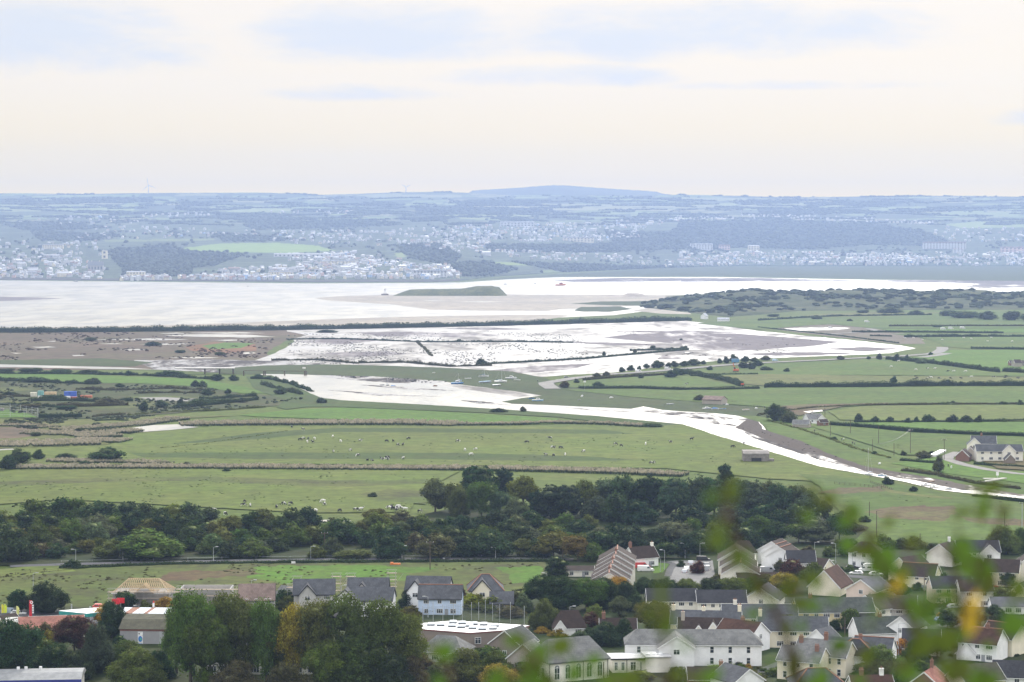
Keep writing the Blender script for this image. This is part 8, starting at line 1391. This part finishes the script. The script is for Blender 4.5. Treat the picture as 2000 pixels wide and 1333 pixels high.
# ------------------------------------------------------------------ blurred shrub right in front of the lens, rooted on the hill
def shrub():
    g = random.Random(3); t = thing('foreground_shrub', 'out of focus shrub with green and yellow leaves close to the camera', 'shrub', (.4, 4.3, 96.2)); o = Vector((.4, 4.3, 96.2))
    def pt(x, y, d): r = ray(x, y); return Vector((r[0]*d/r[1], d, EYE + r[2]*d/r[1])) - o
    LEAVES = {'green': [], 'yellow': [], 'olive': []}
    def leaf(x, y, d, lpx, wpx, ang, col):
        c = pt(x, y, d); s = d/F; L, w = lpx*s/2, wpx*s/2; tw = g.uniform(-.7, .7); ca, sa = math.cos(ang), math.sin(ang)
        A = Vector((ca, g.uniform(-.3, .3), sa)).normalized(); B = A.cross(Vector((math.sin(tw), -math.cos(tw), 0))).normalized(); Nn = A.cross(B)
        V = [c + A*(L*u) + B*(w*v) + Nn*(-.18*w*abs(v)) for u, v in ((-1,0),(-.55,-.75),(.1,-1),(.65,-.6),(1,0),(.65,.6),(.1,1),(-.55,.75),(-.3,0),(.4,0))]; LEAVES[col].append((V, c - A*L))
    def branch(P, r0, r1):
        stem = MB(); r0 *= 1.15; r1 *= 1.1
        Q = [pt(*q) for q in P]
        for i in range(len(Q)-1): a = r0+(r1-r0)*i/(len(Q)-1); b = r0+(r1-r0)*(i+1)/(len(Q)-1); stem.tube(Q[i], Q[i+1], a, b, 7)
        stem.obj('stem', plain('twig_brown', (.085,.055,.04), .9), t)
    branch([(1560,1700,4.2),(1560,1330,4.0),(1535,1240,3.9),(1490,1150,3.8),(1440,1060,3.7),(1415,980,3.6),(1412,930,3.5)], .009, .002)
    branch([(1440,1060,3.7),(1425,1000,3.4),(1390,1040,3.3)], .004, .002)
    branch([(1850,1750,4.6),(1860,1330,4.4),(1880,1180,4.3),(1850,1080,4.2),(1760,1060,4.1)], .007, .002); branch([(1880,1180,4.3),(1930,1080,4.2),(1960,990,4.1)], .004, .0015); branch([(1860,1330,4.4),(1760,1190,4.3),(1690,1040,4.2),(1650,980,4.1)], .004, .0015)
    branch([(1120,1800,4.4),(1080,1340,4.2),(1045,1290,4.1),(1010,1240,4.0)], .006, .002); branch([(1300,1800,3.6),(1305,1330,3.4),(1295,1200,3.3),(1290,1110,3.2)], .004, .0015); branch([(900,1800,4.4),(885,1330,4.3),(868,1270,4.2)], .004, .0015)
    big = [(1663,1003,4.4,46,40,1.2,'green'), (1620,975,4.0,36,30,.5,'olive'), (1722,1096,4.3,74,60,1.0,'green'), (1760,1120,4.2,50,40,.2,'green'), (1828,1086,4.5,50,40,.4,'green'), (1690,1075,4.4,56,30,.2,'olive'), (1905,1108,4.3,86,62,-.4,'green'), (1875,1070,4.2,60,44,.5,'green'), (1930,1140,4.1,64,40,1.3,'olive'), (1752,1150,4.0,64,34,1.4,'yellow'), (1720,1160,3.9,50,28,.3,'olive'), (1897,1192,4.0,80,26,1.2,'yellow'), (1790,1190,4.2,70,42,-.8,'green'), (1822,1180,4.2,50,32,1.4,'green'), (1700,1180,4.2,60,36,-.5,'olive'), (1545,1150,4.0,60,34,.8,'olive'), (1590,1130,4.0,50,26,-.3,'olive'), (1562,1180,4.0,50,30,.4,'olive'), (1290,1160,3.2,70,24,1.5,'olive'), (1300,1215,3.3,70,34,1.4,'olive'), (1430,960,3.2,60,28,1.3,'olive'), (1400,1040,3.2,70,34,1.5,'olive'), (1440,1090,3.4,60,36,1.2,'olive'), (1590,960,3.6,46,24,-.8,'olive'), (868,1272,4.2,44,40,.8,'green'), (1046,1288,4.2,76,52,1.1,'green'), (1095,1262,4.1,50,42,.3,'olive'), (1010,1248,4.0,56,30,-.3,'olive'), (1060,1335,4.2,60,44,.8,'green'), (970,1325,4.2,50,40,.4,'green'), (1120,1318,4.2,46,34,1.3,'green'), (1960,1000,4.2,46,26,1.3,'olive'), (1935,955,4.2,60,28,.2,'olive'), (1880,1000,4.2,40,20,.1,'olive'), (1960,1060,4.2,50,34,.9,'olive'), (1800,1260,4.2,70,50,.6,'olive'), (1850,1250,4.3,60,46,1.3,'olive'), (1870,1310,4.3,70,50,.4,'olive'), (1770,1310,4.3,60,44,-.4,'green'), (1960,1280,4.0,70,60,1.0,'green'), (1980,1220,4.0,60,54,.5,'green'), (1990,1150,3.9,50,40,1.4,'olive'), (1920,1330,4.1,70,50,.2,'green'), (1690,1280,4.2,46,38,1.1,'olive'), (1640,1260,4.1,44,34,.4,'green'), (1600,1330,4.0,60,46,.9,'green'), (1550,1300,4.0,60,36,1.3,'olive'), (1480,1150,3.9,50,30,1.0,'olive'), (1230,1330,3.6,60,46,.3,'olive'), (1390,1320,3.8,50,34,.7,'green'), (1320,1320,3.6,44,30,.9,'olive'), (1850,1160,4.2,44,34,-.5,'green'), (1780,1060,4.2,36,26,.4,'olive'), (1735,1020,4.2,36,22,.9,'olive')]
    big = [q for i, q in enumerate(big) if not (q[0] > 1680 and i % 5 == 4)] + [(1160,1290,4.1,40,28,.4,'green'), (1190,1330,4.0,44,30,1.1,'olive'), (1255,1290,3.8,40,26,.7,'olive'), (1752,1140,3.9,50,26,1.0,'yellow'), (1900,1215,3.9,60,24,1.3,'yellow')]
    big = [(q[0], q[1], q[2], q[3]*1.05, q[4]*1.02) + tuple(q[5:]) for q in big]
    for q in big: leaf(*q)
    nodes = [(1440,1060),(1490,1150),(1535,1240),(1415,980),(1560,1330),(1880,1180),(1860,1330),(1850,1080),(1760,1190),(1690,1040),(1930,1080),(1080,1340),(1045,1290),(1305,1330),(1295,1200),(885,1330)]
    for q in big:
        nx, ny = min(nodes, key=lambda n: math.hypot(n[0]-q[0], n[1]-q[1])); branch([(nx, ny, q[2]-.02), ((nx+q[0])/2+g.uniform(-8, 8), (ny+q[1])/2+6, q[2]), (q[0]-math.cos(q[5])*q[3]/2, q[1]+math.sin(q[5])*q[3]/2, q[2])], .0030, .0014)
        for k in range(2): nodes.append((q[0], q[1])); leaf(q[0]+g.uniform(-45, 45), q[1]+g.uniform(-10, 60), q[2]+g.uniform(-.3, .3), g.uniform(22, 40), g.uniform(14, 24), g.uniform(0, 3.1), g.choice(['olive', 'green', 'green']))
    for i in range(60): leaf(g.uniform(1000, 2000), g.uniform(1400, 1750), g.uniform(3.6, 4.8), 56, 40, g.uniform(0, 3), g.choice(['green', 'green', 'olive']))
    for (V, root) in [q for k in LEAVES.values() for q in k]: pass
    for col, c in (('green', (.085,.16,.028)), ('yellow', (.56,.38,.045)), ('olive', (.085,.12,.026))):
        lm = leaf_mat('shrub_leaf_' + col, .34, .1)
        for V, root in LEAVES[col]:
            lo = MB().add(V, [(0,1,8),(1,2,9,8),(2,3,9),(3,4,9),(4,5,9),(5,6,9),(6,7,8,9),(7,0,8)]).obj('leaf', lm, t, True, color=c)
            lo.data.attributes.new('tint', 'FLOAT', 'FACE').data.foreach_set('value', [.5+.0]*len(lo.data.polygons))
shrub()
# ------------------------------------------------------------------ make every label single out one thing
LANDM = [(60,1188,'red totem'), (160,1194,'fuel canopy'), (282,1150,'timber roof'), (404,1165,'block walls'), (580,1260,'poplar group'), (700,1160,'pale blue gable'), (860,1165,'pale blue house'), (948,1145,'hipped cream house'), (920,1225,'white school roof'), (1140,1280,'arched window hall'), (1196,1095,'stepped terrace'), (1330,1110,'cul-de-sac'), (1350,1265,'long white building'), (1430,1200,'slate terraces'), (1620,1190,'green roofed terrace'), (1690,1085,'hipped white house'), (1697,1112,'camper van'), (1610,1275,'cream terrace'), (1750,1270,'tall lamp post'), (1910,1240,'orange ridged house'), (1908,1072,'white field house'), (1845,1070,'white chimney'), (1477,892,'concrete bunker'), (1590,815,'river bend cottage'), (1950,880,'farm house'), (1825,950,'moored boats'), (1435,715,'orange excavator'), (1396,780,'field barn'), (1050,782,'green spit'), (980,745,'tall masted yacht'), (130,772,'blue container'), (320,836,'pond'), (510,731,'footbridge piles'), (880,570,'dune island'), (1095,556,'orange vessel'), (440,675,'rust coloured marsh'), (830,685,'diagonal mud bank'), (1340,684,'causeway end'), (1840,685,'bent lane'), (1985,705,'brick stable'), (755,895,'cow cluster'), (960,960,'evergreen clump'), (210,890,'round ditch bush'), (1780,870,'tall crossarm pole'), (634,1060,'double crossarm pole'), (840,1090,'rough field pole'), (1150,1045,'pale twin poles'), (1418,935,'spiky lone pine'), (570,1025,'bush beside white flowers'), (300,1070,'big olive bush'), (20,1060,'left edge trees'), (200,750,'left bright field'), (540,485,'green hill field'), (1560,460,'wooded hill'), (1845,480,'long white terrace'), (1370,481,'hotel like building'), (1010,440,'upper white terrace'), (200,500,'church tower'), (840,535,'gabled terrace'), (330,515,'dark wood'), (1130,465,'cream terrace'), (1448,410,'skyline mast'), (640,500,'pale hill terrace'), (103,482,'long cream house')]
ORD = ['leftmost', 'second from left', 'third from left', 'fourth from left', 'fifth from left', 'sixth from left', 'seventh from left', 'eighth from left', 'ninth from left', 'tenth from left', 'eleventh from left', 'twelfth from left'] + [w + ' from left' for w in ('thirteenth', 'fourteenth', 'fifteenth', 'sixteenth', 'seventeenth', 'eighteenth', 'nineteenth', 'twentieth')]
def finish_labels():
    bpy.context.view_layer.update()
    def pix(o): return proj(o.matrix_world.translation)
    by = {}
    for o in THINGS: by.setdefault(o['label'], []).append(o)
    again = {}
    for lab, L in by.items():
        if len(L) == 1: continue
        for o in L:
            x, y = pix(o); lx, ly, nm = min(LANDM, key=lambda q: math.hypot(q[0]-x, (q[1]-y)*2.2)); dx, dy = x-lx, (y-ly)*2.2
            rel = ('right of' if dx > 0 else 'left of') if abs(dx) > abs(dy) else ('in front of' if dy > 0 else 'behind'); base = SHORT.get(o.name, lab)
            o['label'] = f'{base} {rel} the {nm}'; again.setdefault(o['label'], []).append(o)
    for lab, L in again.items():
        if len(L) == 1: continue
        L.sort(key=lambda o: pix(o)[0])
        for i, o in enumerate(L): o['label'] = f'{lab}, {ORD[min(i, len(ORD)-1)]}' if i < len(L)-1 or i >= len(ORD) else f'{lab}, rightmost'
    n = [o['label'] for o in THINGS if len(o['label'].split()) > 16]; print('long labels', len(n), n[:5]); s = {}
    for o in THINGS: s[o['label']] = s.get(o['label'], 0)+1
    print('shared', sum(v > 1 for v in s.values()))
finish_labels()
# ------------------------------------------------------------------ haze over the estuary
hz = MB().box(-6500, 6500, -400, 17300, -12, 560)
hm = bpy.data.materials.new('haze_air'); hm.use_nodes = True; ht = NT(hm.node_tree); ht.n.remove(ht.n['Principled BSDF'])
pv = ht.new('ShaderNodeVolumePrincipled'); pv.inputs['Color'].default_value = (.335,.445,.72,1); pv.inputs['Density'].default_value = 8.0e-5; pv.inputs['Anisotropy'].default_value = .35
ht.l.new(pv.outputs[0], ht.n['Material Output'].inputs['Volume'])
ho = hz.obj('haze', hm); ho['kind'] = 'stuff'; ho['label'] = 'pale blue haze in the air over the estuary'; ho['category'] = 'haze'
